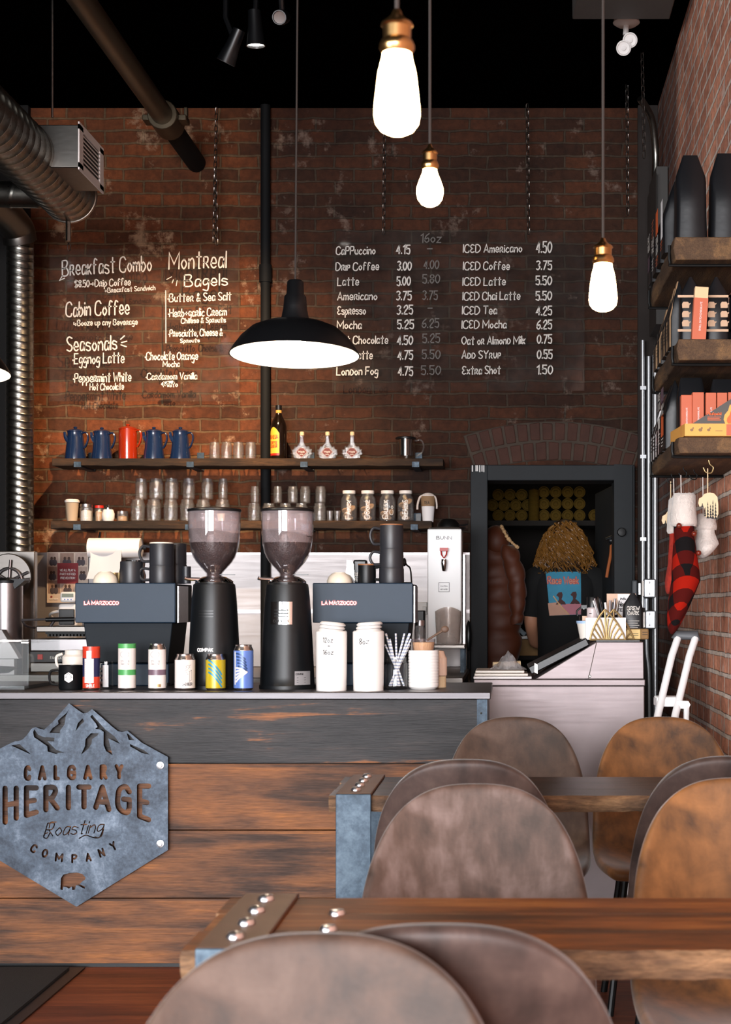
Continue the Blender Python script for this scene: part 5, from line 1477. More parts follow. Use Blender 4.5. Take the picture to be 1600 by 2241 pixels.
def red_print(q, f):
    patch(q, f, -.018, .016, .026, .11); patch(q, f, -.010, .008, .11, .137)


def red_words(q, f): write(q, 'SIMPLE', f, -.012, .012, .009, .002, .03)


def red_lines(q, f):
    g_ = cyl_map((0, 0, 0), .0296 + .0012, 0)
    for i in range(9): ribbon(q, [Vector((-.015, .034 + i * .008, 0)), Vector((.012 - .004 * (i % 3), .034 + i * .008, 0))], .0008, g_)


can(200, .0296, .152, 'red and navy drink can with a white ingredient panel beside the black enamel mug', [(.008, .047, 1), (.047, .112, 2), (.112, .152, 1)],
    prints=[('white_panel', 'canwhite', red_print), ('panel_text', 'greyink', red_lines), ('lettering', 'canwhite', red_words)], mats=('redcan', 'redcan', 'navy'))
r = thing('glass_vial', 'narrow glass jar with a white strip inside, right of the red can', 'jar', (X(232, 5.46), 5.46, CZ))
b = MB(); b.lathe([(0, 0), (.022, 0), (.0245, .006), (.0245, .098), (.022, .098), (.022, .008), (0, .005)], n=24); b.build('glass_body', 'glass', r, world=False)
MB().box(-.010, .010, -.006, -.004, .008, .085).build('white_strip', 'paper', r, world=False)
b = MB(); [b.box(-.021, -.012, -.004, 0, .02 + .016 * i, .028 + .016 * i) for i in range(4)]; b.build('small_tokens', 'greyink', r, world=False)


def tall_words(q, f):
    for s, v, wd in (('STRAIT &', .098, .03), ('NARROW', .089, .028)): write(q, s, f, 0, v, .0065, .0010, wd, 'c')
    ribbon(q, [Vector((.016 * math.cos(t * .5) - .002, .125 + .011 * math.sin(t * .5), 0)) for t in range(13)], .0009, f)


can(278, .0303, .162, 'tall white can with a green band and green top', [(.053, .072, 1), (.146, .162, 1)], prints=[('lettering', 'greyink', tall_words)], mats=('canwhite', 'green'))
can(344, .0303, .162, 'tall white can with a dusky purple band', [(.053, .072, 1)], prints=[('lettering', 'greyink', tall_words), ('gold_mark', 'gold', lambda q, f: patch(q, f, .006, .020, .012, .022, 4))], mats=('canwhite', 'plum'))


def dad_print(q, f):
    u0 = .012
    for pl in ([(0, 0), (.018, -.002), (.018, .032), (0, .034), (0, 0)], [(.018, -.002), (.026, .003), (.026, .036), (.018, .032)], [(0, .034), (.008, .038), (.026, .036)], [(.003, .03), (.009, .0295)], [(.008, .024), (.012, .023)],
               [(.002, .042), (.008, .046), (.004, .05), (.012, .054)], [(.012, .042), (.018, .047), (.014, .052), (.022, .055)]):
        ribbon(q, [Vector((u0 + a - .006, .034 + c, 0)) for a, c in pl], .0008, f)
    write(q, 'DAD BEER', f, -.002, .018, .0085, .0015, .036)


can(405, .0352, .126, 'short white can with a line drawing of a fridge', [], prints=[('line_drawing', 'ink', dad_print)])


def stripes(sgn):
    def fn(q, f):
        for i in range(4):
            q_ = [Vector((-.03 + .06 * t / 8, .105 - i * .014 - .0 - .05 * (t / 8) ** 1.5 + (.0), 0)) for t in range(9)]
            ribbon(q, [Vector((p.x * .8 + .004, max(.012, p.y), 0)) for p in q_], .006, f)
    return fn


can(472, .0345, .126, 'mustard yellow can with slanted teal stripes', [], prints=[('stripes', 'canteal', stripes(1))], mats=('canyellow',))


def wave(q, f):
    for i in range(5):
        ribbon(q, [Vector((-.022 + .034 * t / 8 + .002 * i, .128 - .011 * i - .02 * (t / 8) ** 2.2, 0)) for t in range(9)], .0055, f)


def wave2(q, f):
    for i in range(5): ribbon(q, [Vector((-.022 + .040 * t / 8, .03 + .012 * i + .034 * (t / 8) ** .8 - .012 * i * (t / 8), 0)) for t in range(9)], .006, f)


can(533, .0342, .158, 'tall cornflower blue can with white and navy curved stripes, left of the right grinder', [], prints=[('navy_stripes', 'cannavy', wave), ('white_stripes', 'canwhite', wave2), ('side_strip', 'canwhite', lambda q, f: patch(q, f, -.031, -.025, .02, .135, 3))], mats=('canblue',))


def canister(px, rr, h, label, words, tilt, y):
    r = thing('lid_dispenser', label, 'canister', (X(px, y), y, CZ), 'white ceramic canisters of lids')
    b = MB(); b.lathe([(0, 0), (rr * .955, 0), (rr * .96, .004), (rr * .985, h * .3), (rr, h * .8), (rr, h - .004), (rr - .004, h), (rr - .008, h - .004), (rr - .008, .01), (0, .008)], n=44); b.build('canister_body', 'white_gloss', r, world=False)
    b = MB(); cf = cyl_map((0, 0, 0), rr + .0009, 0)
    for s, u, v, hh, wd in words: write(b, s, cf, u, v, hh, .0022, wd, jit=.05)
    b.build('handwriting', 'ink', r, world=False)
    for i in range(3):
        lb_ = MB(); lb_.T = Matrix.Translation((0.002 * i, 0, h - .004 + .0115 * i)) @ Matrix.Rotation(tilt, 4, 'Y')
        q = rr * .80
        lb_.lathe([(q, 0), (q + .002, .004), (q - .002, .008), (q - .005, .0105), (q - .009, .0105), (q - .011, .006), (0, .006)], n=36); lb_.build('cup_lid', 'white', r, world=False)
    return r


canister(725.5, .0545, .207, 'white canister marked twelve and sixteen ounce, left of the pair', [('12oz', -.024, .168, .016, .034), ('+', -.008, .15, .012, .011), ('16oz', -.024, .126, .016, .036)], .10, 5.39)
canister(806.5, .0545, .207, 'white canister marked eight ounce with a taller stack of lids', [('8oz', -.028, .162, .019, .034)], -.06, 5.39)

ys = 5.46
sj = thing('straw_jar', 'glass jar full of striped paper straws between the canisters and the textured crock', 'jar', (X(868, ys), ys, CZ))
b = MB(); b.lathe([(0, 0), (.034, 0), (.039, .008), (.039, .088), (.035, .097), (.035, .113), (.033, .113), (.033, .096), (.037, .087), (.037, .01), (0, .006)], n=28); b.build('glass_body', 'glass', sj, world=False)
straw_m = NT('striped paper straw'); wv = straw_m.a('ShaderNodeTexWave', IScale=28.0, wave_type='BANDS', bands_direction='Z'); straw_m.k(straw_m.pos(), wv.inputs[0]); straw_m.k(straw_m.ramp(wv.outputs[1], [(.5, '#ece8e6'), (.62, '#9aa2b8')]), straw_m.b.inputs['Base Color'])
sg_ = 'paper straws in the jar'
for i in range(16):
    a = i * 2.4; rb_ = .008 + .016 * ((i * .618) % 1); tl = (-.045, -.038, -.02, .0, .03, .036, .044, .05)[i % 8]
    b = MB(); base = Vector((X(868, ys) - tl * .45 + .006 * math.cos(a), ys + rb_ * math.sin(a) * .7, CZ + .012)); tip = Vector((X(868, ys) + tl * .95 + .004 * math.cos(a * 3), ys + .012 * math.sin(a), CZ + .012 + .185 - .02 * (i % 3)))
    b.tube([base, tip], .0033, 8)
    o = b.build('paper_straw', straw_m.m, fix=True); tag(o, 'striped paper straw standing in the glass jar on the counter', 'straw', sg_)

yq = 5.48
r = thing('sugar_crock', 'white textured ceramic crock with a clear plastic cup of spoons on top', 'crock', (X(927, yq), yq, CZ))
rr, h = .054, .137
b = MB(); P = [(0, 0), (rr * .8, 0), (rr * .97, .008)]
for i in range(1, 12):
    z = .012 + (h - .014) * i / 12
    P += [(rr, z - .004), (rr - .0013, z), (rr, z + .003)]
P += [(rr * .97, h), (rr * .93, h), (rr * .93, .02), (0, .012)]
b.lathe(P, n=48); b.build('crock_body', 'white_gloss', r, world=False)
b = MB(); b.lathe([(0, h - .02), (.036, h - .02), (.042, h + .04), (.040, h + .04), (.034, h - .016), (0, h - .016)], n=28); b.build('plastic_cup', 'hopper_glass', r, world=False)
b = MB(); b.lathe([(0, h - .012), (.034, h - .012), (.039, h + .028), (0, h + .03)], n=24); b.build('cup_contents', 'cookie', r, world=False)
tag(MB().tube([(X(935, yq), yq, CZ + h + .035), (X(950, yq), yq - .01, CZ + h + .05), (X(968, yq), yq - .012, CZ + h + .068)], [.004, .004, .005], 8).add([], []).ball((X(974, yq), yq - .012, CZ + h + .074), (.014, .006, .012)).build('wooden_spoon', mat('dark wooden spoon', '#5b4436', .6)), 'dark wooden spoon leaning out of the cup on the textured crock', 'spoon')
yq = 5.6
r = thing('honey_dispenser', 'pale pink and wood cup standing behind the textured crock', 'cup', (X(962, yq), yq, CZ))
b = MB(); b.lathe([(0, 0), (.024, 0), (.024, .04), (0, .04)], n=24); b.build('wood_base', 'wood_light', r, world=False)
b = MB(); b.lathe([(.024, .041), (.027, .044), (.027, .105), (.022, .112), (.016, .13), (0, .134)], n=24); b.build('pink_top', mat('pale pink ceramic', '#dcbba6', .5, var=.05), r, world=False)
r = thing('glass_shaker', 'small glass jar with metal lid right of the right espresso machine', 'jar', (X(919, 5.90), 5.90, CZ))
b = MB(); b.lathe([(0, 0), (.022, 0), (.022, .20), (.016, .215), (.016, .225), (0, .225)], n=20); b.build('glass_body', 'jar_glass', r, world=False)
b = MB(); b.lathe([(.018, .218), (.018, .238), (0, .239)], n=20); b.build('lid', 'steel', r, world=False)

# ------------------------------------------------------------------ hot water tower at the back
YD = 8.2; kd = YD / F
sd = thing('side_table', 'small dark steel table under the white water dispenser', 'table', (X(985, YD), YD + .15, 0))
zt = Z(1410, YD)
MB().box(X(936, YD), X(1018, YD), YD - .02, YD + .34, zt - .024, zt).build('table_top', 'steel_dark', sd, bevel=.003)
for px in (941, 1012):
    for yy in (YD, YD + .3):
        MB().box(X(px, YD) - .011, X(px, YD) + .011, yy, yy + .022, BZ, zt - .025).build('leg', 'blue_steel', sd)
wt = thing('water_dispenser', 'tall white hot water dispenser with a red tap', 'water dispenser', (X(972, YD), YD + .15, zt))
MB().box(X(935, YD), X(1010, YD), YD + .02, YD + .30, zt, Z(1157, YD)).build('tower', mat('bright white enamel', '#fdfcfb', .35, var=.01), wt, bevel=.006)
b = MB(); p = Vector((X(972, YD), YD - .02, 0))
b.lathe([(.014, 0), (.016, -.02), (.012, -.05), (.009, -.062), (0, -.062)], (p.x, p.y, Z(1224, YD)), 16); b.tube([(p.x, YD + .02, Z(1228, YD)), (p.x, p.y, Z(1228, YD))], .012, 12); tp = b.build('tap', 'chrome', wt)
b = MB(); w2 = .016
b.tube([(p.x - w2, p.y, Z(1204, YD)), (p.x - w2 * .8, p.y, Z(1214, YD)), (p.x, p.y, Z(1222, YD)), (p.x + w2 * .8, p.y, Z(1214, YD)), (p.x + w2, p.y, Z(1204, YD))], .004, 8); b.box(p.x - .022, p.x + .022, p.y - .006, p.y + .006, Z(1206, YD), Z(1199, YD)); b.build('tap_handle', 'red', tp)
b = MB(); pm = plane_map((0, YD + .0185, 0)); q = lambda px, py: Vector((X(px, YD), Z(py, YD), 0))
ribbon(b, [q(960, 1275), q(983, 1275), q(983, 1295), q(960, 1295), q(960, 1275)], .003, pm); write(b, 'CAUTION', pm, X(971.5, YD), Z(1284, YD), .006, .0014, .036, 'c'); write(b, 'HOT WATER', pm, X(971.5, YD), Z(1291, YD), .006, .0014, .036, 'c'); b.build('warning_label', 'greyink', wt)
b = MB(); write(b, 'BUNN', pm, X(971.5, YD), Z(1180, YD), .016, .003, .08, 'c'); b.build('front_lettering', 'greyink', wt)
MB().box(X(1012, YD), X(1017, YD), YD + .1, YD + .3, zt, Z(1212, YD)).build('side_strip', 'steel', wt)
b = MB(); c = (X(981, YD - .06), YD - .075, zt)
fl = []
for i in range(48):
    fl.append(i)
b.lathe([(0, 0), (.056, 0), (.060, .01), (.066, .12), (.068, .185), (.066, .185), (.064, .12), (.058, .012), (0, .008)], c, 40)
for i, p_ in enumerate(b.v):
    a = math.atan2(p_.x - c[0], -(p_.y - c[1]))
    s_ = 1 + .012 * math.cos(a * 20); dz_ = 0
    if p_.z > zt + .17: dz_ = .012 * math.cos(a * 2)
    b.v[i] = Vector((c[0] + (p_.x - c[0]) * s_, c[1] + (p_.y - c[1]) * s_, p_.z + dz_))
tag(b.build('plastic_pitcher', glass('cloudy plastic', (.93, .9, .88), .8, .15, .2, (.85, .78, .74))), 'clear ribbed plastic pitcher under the red tap', 'pitcher')
MB
sd2 = MB().box(X(936, YD), X(1018, YD), YD - .17, YD - .021, zt - .012, zt - .002).build('tray', 'steel_dark', sd)
pl_ = thing('frying_pan', 'dark pan turned over with a lid on top of the water dispenser', 'pan', (X(975, YD), YD + .14, Z(1157, YD)))
b = MB(); b.lathe([(0, 0), (.085, 0), (.098, .008), (.1, .012), (.06, .012), (0, .013)], (X(977, YD), YD + .14, Z(1157, YD)), 36); b.build('plate', 'steel_dark', pl_)
b = MB(); b.lathe([(.062, .0), (.058, .02), (.038, .042), (.015, .046), (0, .046)], (X(979, YD), YD + .14, Z(1157, YD) + .0135), 30); b.tube([(X(1000, YD), YD + .12, Z(1157, YD) + .025), (X(1012, YD), YD + .11, Z(1147, YD)), (X(1023, YD), YD + .11, Z(1145, YD))], .004, 8); b.build('dome', 'black_metal', pl_)
tag(MB().box(X(908, 8.3), X(930, 8.3), 8.28, 8.38, BZ, Z(1336, 8.3)).box(X(909, 8.3), X(929, 8.3), 8.27, 8.28, Z(1410, 8.3), Z(1336, 8.3)).build('thermal_carafe', 'black_plastic', bevel=.012), 'black boxy kettle between the right machine and the water dispenser', 'kettle')
tag(MB().box(X(911, 8.7), X(935, 8.7), 8.68, 8.75, Z(1345, 8.7), Z(1318, 8.7)).box(X(925, 8.7), X(934, 8.7), 8.672, 8.68, Z(1340, 8.7), Z(1327, 8.7)).box(X(918, 8.7), X(928, 8.7), 8.70, 8.74, BZ, Z(1345, 8.7)).build('socket_box', 'white', bevel=.004), 'white box on a post behind the black kettle', 'box')
b = MB(); b.ball((X(1025, 8.6), 8.66, Z(1395, 8.4)), (.018, .03, .09)); tag(b.tube([(X(1025, 8.6), 8.66, BZ), (X(1025, 8.6), 8.66, Z(1395, 8.4))], .012, 8).build('black_cloth', 'black_plastic'), 'black bundled cloth beside the doorway frame', 'cloth')

# ------------------------------------------------------------------ stainless till counter at right
TY = 6.19
tc = thing('till_counter', 'stainless steel till cabinet with a sloped top beside the wall', 'counter', (X(1240, TY), TY + .3, 0))
tx0, tx1 = X(1066, TY), X(1412, TY)
MB().box(tx0 + .004, tx1 - .002, TY + .004, TY + .6, 0, CZ - .026).build('cabinet', 'till_steel', tc, bevel=.004)
MB().box(X(1037, TY), tx1, TY - .004, TY + .62, CZ - .025, CZ).build('top', 'till_steel', tc, bevel=.003)
q = [(X(1172, TY), CZ + .001), (tx1 - .004, CZ + .001), (tx1 - .006, Z(1405, TY)), (X(1306, TY), Z(1405, TY))]
b = MB(); b.prism(q, TY + .01, TY + .42); b.build('sloped_housing', 'till_steel', tc, bevel=.003)
b = MB(); p0, p1 = Vector((X(1160, TY), 0, Z(1470, TY))), Vector((X(1288, TY), 0, Z(1405, TY)))
d_ = (p1 - p0).normalized(); nn = Vector((-d_.z, 0, d_.x)) * .018
b.prism([(v.x, v.z) for v in (p0 - nn * .8, p1 - nn * .8, p1 + nn, p0 + nn)], TY + .02, TY + .4); b.build('dark_screen', 'black_plastic', tc, bevel=.004)
b = MB(); b.prism([(X(1170, TY), Z(1472, TY)), (X(1177, TY), Z(1475, TY)), (X(1177, TY), Z(1455, TY)), (X(1170, TY), Z(1451, TY))], TY + .012, TY + .02); b.build('screen_clip', 'steel_dark', tc)
b = MB(); b.tube([(X(1306, TY), TY + .008, Z(1405, TY)), (X(1288, TY), TY + .008, CZ + .002)], .0015, 6); b.lathe([(.004, -.002), (.006, 0), (0, 0)], (X(1291, TY), TY + .009, CZ + .012), 12, axis='Y'); b.build('seam', 'steel_dark', tc)
MB().box(X(1305, TY), X(1400, TY), TY + .0, TY + .43, Z(1405, TY) + .001, Z(1401, TY)).build('top_ledge', 'black_plastic', tc)
TZ = Z(1401, TY)
for i in range(3):
    z0 = CZ + .001 + i * .012
    tag(MB().box(X(1036, TY) + .004 * i, X(1164 - 8 * i, TY), TY + .01, TY + .26, z0, z0 + .010).build('cutting_board', 'frost' if i else 'paper', bevel=.003), ('bottom white board of the stack on the till counter', 'middle white board of the stack on the till counter', 'top white board of the stack, under the plastic bag')[i], 'board', 'white boards on the till counter')
b = MB(); random.seed(3)
cx_, cy_ = X(1112, TY), TY + .12
b.grid(lambda u, v: (cx_ + (u - .5) * .15, cy_ + (v - .5) * .16, CZ + .037 + max(0, .066 * math.exp(-((u - .5) ** 2 + (v - .5) ** 2) * 14) + random.uniform(-.008, .010)) * min(1, 8 * min(u, 1 - u, v, 1 - v) + .0)), 16, 12)
tag(b.build('plastic_bag', glass('crumpled film', (.82, .82, .84), 1.4, .12, .22, (.85, .83, .84), .6, 40), smooth=10), 'crumpled clear plastic bag on the stack of white boards', 'plastic bag')
bb = MB(); bb.tube([(X(1078, TY), TY + .2, CZ + .05), (X(1140, TY), TY + .22, CZ + .055)], .012, 8); tag(bb.build('paper_stack', 'wood_light'), 'tan folded papers behind the plastic bag', 'paper')

# things standing on the till
kt = TY / F
r = thing('deli_tub', 'round clear plastic tub with a blue lid on the left end of the till', 'tub', (X(1281, TY + .12), TY + .12, Z(1399, TY)))
b = MB(); b.lathe([(0, 0), (.022, 0), (.034, .062), (0, .062)], n=24); b.build('tub_body', 'frost', r, world=False)
b = MB(); b.lathe([(.036, .062), (.037, .072), (0, .073)], n=24); b.build('lid', mat('pale blue lid', '#9db8d8', .4, var=.04), r, world=False)
sp_ = thing('spray_can', 'white spray can with black cap at the back of the till', 'spray can', (X(1297, TY + .25), TY + .25, TZ))
b = MB(); b.lathe([(0, 0), (.024, 0), (.024, .125), (.020, .13), (0, .13)], n=28); b.build('can_body', mat('pale pink white paint', '#cdbcbc', .4, var=.03), sp_, world=False)
b = MB(); b.lathe([(.024, .13), (.024, .172), (.022, .175), (0, .175)], n=28); b.build('cap', 'black_plastic', sp_, world=False)
b = MB(); f = cyl_map((0, 0, 0), .0245, 0)
for v, wd in ((.105, .010), (.085, .028), (.077, .03)): ribbon(b, [Vector((-.016, v, 0)), Vector((-.016 + wd, v, 0))], .0025, f)
b.build('can_print', 'ink', sp_, world=False)
r = thing('spray_bottle', 'small clear bottle with peach label left of the spray can', 'bottle', (X(1278, TY + .27), TY + .27, TZ))
b = MB(); b.lathe([(0, 0), (.02, 0), (.02, .10), (.012, .115), (.012, .125), (0, .125)], n=20); b.build('bottle_body', 'glass', r, world=False)
b = MB(); f = cyl_map((0, 0, 0), .0205, .2); patch(b, f, -.012, .016, .03, .095); b.build('label', mat('peach label', '#d9b79d', .6), r, world=False)
b = MB(); b.box(-.012, .012, -.02, .012, .125, .14); b.tube(smooth_path([(-.012, -.018, .13), (-.03, -.02, .115), (-.028, -.02, .095)], 4), .004, 6); b.build('trigger', 'black_plastic', r, world=False)
nh = thing('napkin_holder', 'gold leaf patterned napkin holder full of white napkins on the till', 'napkin holder', (X(1335, TY + .06), TY + .06, TZ))
for yy, dpx in ((TY + .022, 0), (TY + .102, 22)):
    b = MB(); px = lambda a, c: Vector((X(1250 + a / 8.42 + dpx, TY), 0, Z(1280 + c / 8.42, TY)))
    L_ = [px(*p) for p in ((352, 1016), (390, 880), (450, 730), (530, 580), (630, 455))]; R_ = [px(*p) for p in ((630, 455), (740, 560), (860, 710), (950, 870), (1010, 1016))]
    def bar(pts, r=.0042): b.tube([Vector((p.x, yy, p.z)) for p in smooth_path(pts, 4)], r, 8)
    bar(L_); bar(R_); bar([px(352, 1012), px(1010, 1012)])
    for p in ([(630, 455), (640, 700), (665, 1008)], [(540, 620), (600, 800), (640, 1008)], [(480, 720), (560, 880), (610, 1008)], [(430, 800), (510, 920), (560, 1008)], [(395, 890), (450, 970), (480, 1008)],
              [(690, 620), (665, 820), (670, 1008)], [(780, 610), (710, 820), (690, 1008)], [(850, 700), (760, 860), (720, 1008)], [(900, 790), (820, 910), (780, 1008)], [(950, 880), (890, 960), (850, 1008)]):
        bar([px(*q_) for q_ in p], .0034)
    b.build('leaf_side', 'gold', nh)
nb = MB(); zt_ = Z(1353, TY)
nb.box(X(1284, TY), X(1371, TY), TY + .032, TY + .094, TZ + .001, zt_)
for i in range(5): nb.box(X(1284, TY) - .001, X(1371, TY) + .001, TY + .036 + i * .011, TY + .041 + i * .011, TZ + .002, zt_ + .002)
tag(nb.build('napkin_stack', 'paper'), 'white paper napkins standing in the gold holder', 'napkins')
r = thing('pen_cup', 'dark cup behind the napkins holding pens and straws', 'cup', (X(1333, TY + .2), TY + .2, TZ))
b = MB(); b.lathe([(0, 0), (.03, 0), (.036, .1), (.034, .1), (.028, .006), (0, .005)], n=24); b.build('cup_body', 'black_plastic', r, world=False)
for i, (dx_, tilt_, m) in enumerate(((-.022, -.35, 'steel'), (-.016, -.42, 'white'), (-.012, -.2, 'steel_dark'), (-.006, -.28, 'black_plastic'), (.004, .02, 'steel'), (.010, .08, 'black_plastic'), (.014, .12, 'steel'), (.02, .2, 'steel_dark'), (.0, -.12, 'white'))):
    b = MB(); p = Vector((X(1333, TY + .2) + dx_ * .7, TY + .2 + .006 * (i % 3 - 1), TZ + .012)); b.tube([p, p + Vector((math.sin(tilt_) * .13, 0, .155 - .008 * (i % 3)))], .0048, 8)
    tag(b.build('pen', m), 'pens and straws bundled in the dark cup behind the napkins', 'pen', 'pens in the cup on the till')
fb = thing('coffee_bag', 'black pouch with white print standing on the till beside the napkins', 'bag', (X(1385, TY + .2), TY + .2, TZ))


def pouch(w_, h_, d_, peak=.5, n=10):
    """a filled gusseted pouch with a flat bottom, pinched to a folded edge at the top"""
    b = MB(); rows = 12; vs = []; m = 16
    for j in range(rows + 1):
        t = j / rows; z = h_ * t
        dd = d_ / 2 * (1 - max(0, (t - .45) / .55) ** 1.3) + .002
        ww = w_ / 2 * (1 - .06 * math.sin(t * PI)) * (1 if t < .72 else 1 - peak * ((t - .72) / .28))
        for i in range(m):
            a = 2 * PI * i / m; c_, s_ = math.cos(a), math.sin(a)
            vs.append((ww * math.copysign(abs(c_) ** .35, c_), dd * math.copysign(abs(s_) ** .45, s_), z))
    fs = [(j * m + i, j * m + (i + 1) % m, (j + 1) * m + (i + 1) % m, (j + 1) * m + i) for j in range(rows) for i in range(m)]
    fs += [tuple(range(m)), tuple(rows * m + i for i in range(m))]
    return b.add(vs, fs)


pouch(.088, .19, .05, .85).build('pouch', 'bagblack', fb, world=False)
b = MB(); pm = plane_map((0, -.0275, 0))
for s, v, hh, wd in (('BREW', .12, .014, .05), ('DARK', .1, .014, .045)): write(b, s, pm, 0, v, hh, .003, wd, 'c')
for i in range(6): ribbon(b, [Vector((-.024, .075 - i * .009, 0)), Vector((.024 - .006 * (i % 2), .075 - i * .009, 0))], .0022, pm)
b.build('bag_print', 'chalk', fb, world=False)
cd_ = thing('sign_card', 'peach and white printed card standing behind the black pouch', 'card', (X(1360, TY + .3), TY + .3, TZ))
MB().box(X(1328, TY + .3), X(1392, TY + .3), TY + .3, TY + .305, TZ, Z(1299, TY + .3)).build('card', mat('peach card', '#d9b49c', .7), cd_, bevel=.001)
b = MB(); b.prism([(X(1352, TY + .3), Z(1300, TY + .3)), (X(1378, TY + .3), Z(1300, TY + .3)), (X(1366, TY + .3), TZ), (X(1352, TY + .3), TZ)], TY + .297, TY + .299); b.build('white_panel', 'paper', cd_)
b = MB(); pm = plane_map((0, TY + .296, 0)); write(b, 'indu', pm, X(1358, TY + .3), Z(1313, TY + .3), .012, .002, .022); write(b, 'Herb', pm, X(1352, TY + .3), Z(1327, TY + .3), .018, .003, .036, slant=.3); write(b, 'TEA', pm, X(1352, TY + .3), Z(1338, TY + .3), .012, .003, .03); b.build('card_print', 'ink', cd_)
kb = thing('kraft_box', 'kraft paper box lying at the right end of the till', 'box', (X(1405, TY + .2), TY + .2, TZ))
MB().box(X(1376, TY + .1), X(1421, TY + .1), TY + .118, TY + .168, TZ, Z(1376, TY + .1)).build('box_body', 'cardboard', kb, bevel=.006)
MB().box(X(1376, TY + .09) - .02, X(1403, TY + .09), TY + .11, TY + .1175, TZ + .001, Z(1377, TY + .09)).build('pale_label', mat('pale yellow label', '#d8b878', .6, var=.06), kb, bevel=.003)
b = MB(); pm = plane_map((0, TY + .109, 0)); [ribbon(b, [Vector((X(1380, TY + .09), Z(y_, TY + .09), 0)), Vector((X(1398, TY + .09), Z(y_, TY + .09), 0))], .002, pm) for y_ in (1387, 1391)]; pm2 = plane_map((0, TY + .117, 0)); [ribbon(b, [Vector((X(1407, TY + .1), Z(y_, TY + .1), 0)), Vector((X(1418, TY + .1), Z(y_, TY + .1), 0))], .002, pm2) for y_ in (1384, 1389)]; b.build('box_print', 'ink', kb)
# ------------------------------------------------------------------ shelves on the right wall and what they hold
SX = .585
rs = []
for nm, y0, y1, z0, th, lab in (('top', 5.46, 6.37, 2.453, .080, 'top rough wooden shelf on the right brick wall'), ('middle', 5.36, 6.20, 2.085, .072, 'middle rough wooden shelf on the right brick wall'), ('bottom', 5.36, 6.30, 1.763, .056, 'bottom rough wooden shelf on the right brick wall, with hooks under it')):
    r = thing('side_shelf', lab, 'shelf', ((SX + XR) / 2, (y0 + y1) / 2, z0), 'rough shelves on the right wall'); rs.append((r, y0, y1, z0 + th))
    n = 16; vs = []; fs = []
    for i in range(n + 1):
        y = y0 + (y1 - y0) * i / n; e = random.uniform(-.004, .004)
        for x, z in ((SX + e + .008, z0), (SX + e, z0 + th * .5), (SX + e + .006, z0 + th), (XR - .001, z0 + th), (XR - .001, z0)): vs.append((x, y, z + (random.uniform(-.0015, .0015) if x < .7 and z < z0 + th - .001 else 0)))
    for i in range(n):
        for k in range(5): fs.append((i * 5 + k, i * 5 + (k + 1) % 5, i * 5 + 5 + (k + 1) % 5, i * 5 + 5 + k))
    fs += [(0, 1, 2, 3, 4), tuple(n * 5 + k for k in (4, 3, 2, 1, 0))]
    MB().add(vs, fs).build('plank', 'shelfwood_y', r, bevel=.004)
    for y in (y0 + .06, y1 - .06):
        b = MB(); b.tube(smooth_path([(XR - .002, y, z0 - .007), (SX + .02, y, z0 - .007), (SX - .006, y, z0 + .002), (SX - .008, y, z0 + th * .8)], 4), .0055, 8); b.build('bracket_rod', 'black_metal', r)
T3, T2, T1 = rs[0][3], rs[1][3], rs[2][3]


def side_bag(x, y, z, w_, h_, d_, rot, label, mm, prints, name='coffee_bag', group=None, peak=.6, edge=None):
    r = thing(name, label, 'coffee bag', (x, y, z), group)
    pouch(w_, h_, d_, peak).build('pouch', mm, r, world=False)
    if edge:
        b = MB(); b.add([(-w_ / 2 - .001, -d_ / 2 - .001, 0.002), (w_ / 2 + .001, -d_ / 2 - .001, 0.002), (w_ / 2 + .001, -d_ / 2 + .003, .002), (-w_ / 2 - .001, -d_ / 2 + .003, .002),
                         (-w_ / 2 - .001, -d_ / 2 - .001, h_ * .45), (w_ / 2 + .001, -d_ / 2 - .001, h_ * .45), (w_ / 2 + .001, -d_ / 2 + .003, h_ * .45), (-w_ / 2 - .001, -d_ / 2 + .003, h_ * .45),
                         (-w_ * .22, -.006, h_), (w_ * .22, -.006, h_), (w_ * .22, -.002, h_), (-w_ * .22, -.002, h_)],
                        [(0, 1, 5, 4), (3, 7, 6, 2), (4, 5, 9, 8), (7, 11, 10, 6), (8, 9, 10, 11), (0, 4, 7, 3), (1, 2, 6, 5), (4, 8, 11, 7), (5, 6, 10, 9), (0, 3, 2, 1)])
        b.build('front_sheet', edge, r, world=False)
    for nm, m, fn in prints:
        b = MB(); fn(b, plane_map((0, -d_ / 2 - (.0035 if not edge else .0045), 0))); b.build(nm, m, r, world=False)
    r.rotation_euler = (0, 0, rot)
    return r


def block_text(words, v0, hh, wd, pen=.0035):
    def fn(b, pm):
        for i, s in enumerate(words): write(b, s, pm, 0, v0 - i * hh * 1.5, hh, pen, wd, 'c')
    return fn


def lines(n, v0, dv, wd): return lambda b, pm: [ribbon(b, [Vector((-wd / 2, v0 - i * dv, 0)), Vector((wd / 2 - .012 * (i % 3), v0 - i * dv, 0))], .004, pm) for i in range(n)]
def panel(u0, u1, v0, v1): return lambda b, pm: b.add([pm(u0, v0), pm(u1, v0), pm(u1, v1), pm(u0, v1)], [(0, 1, 2, 3)])


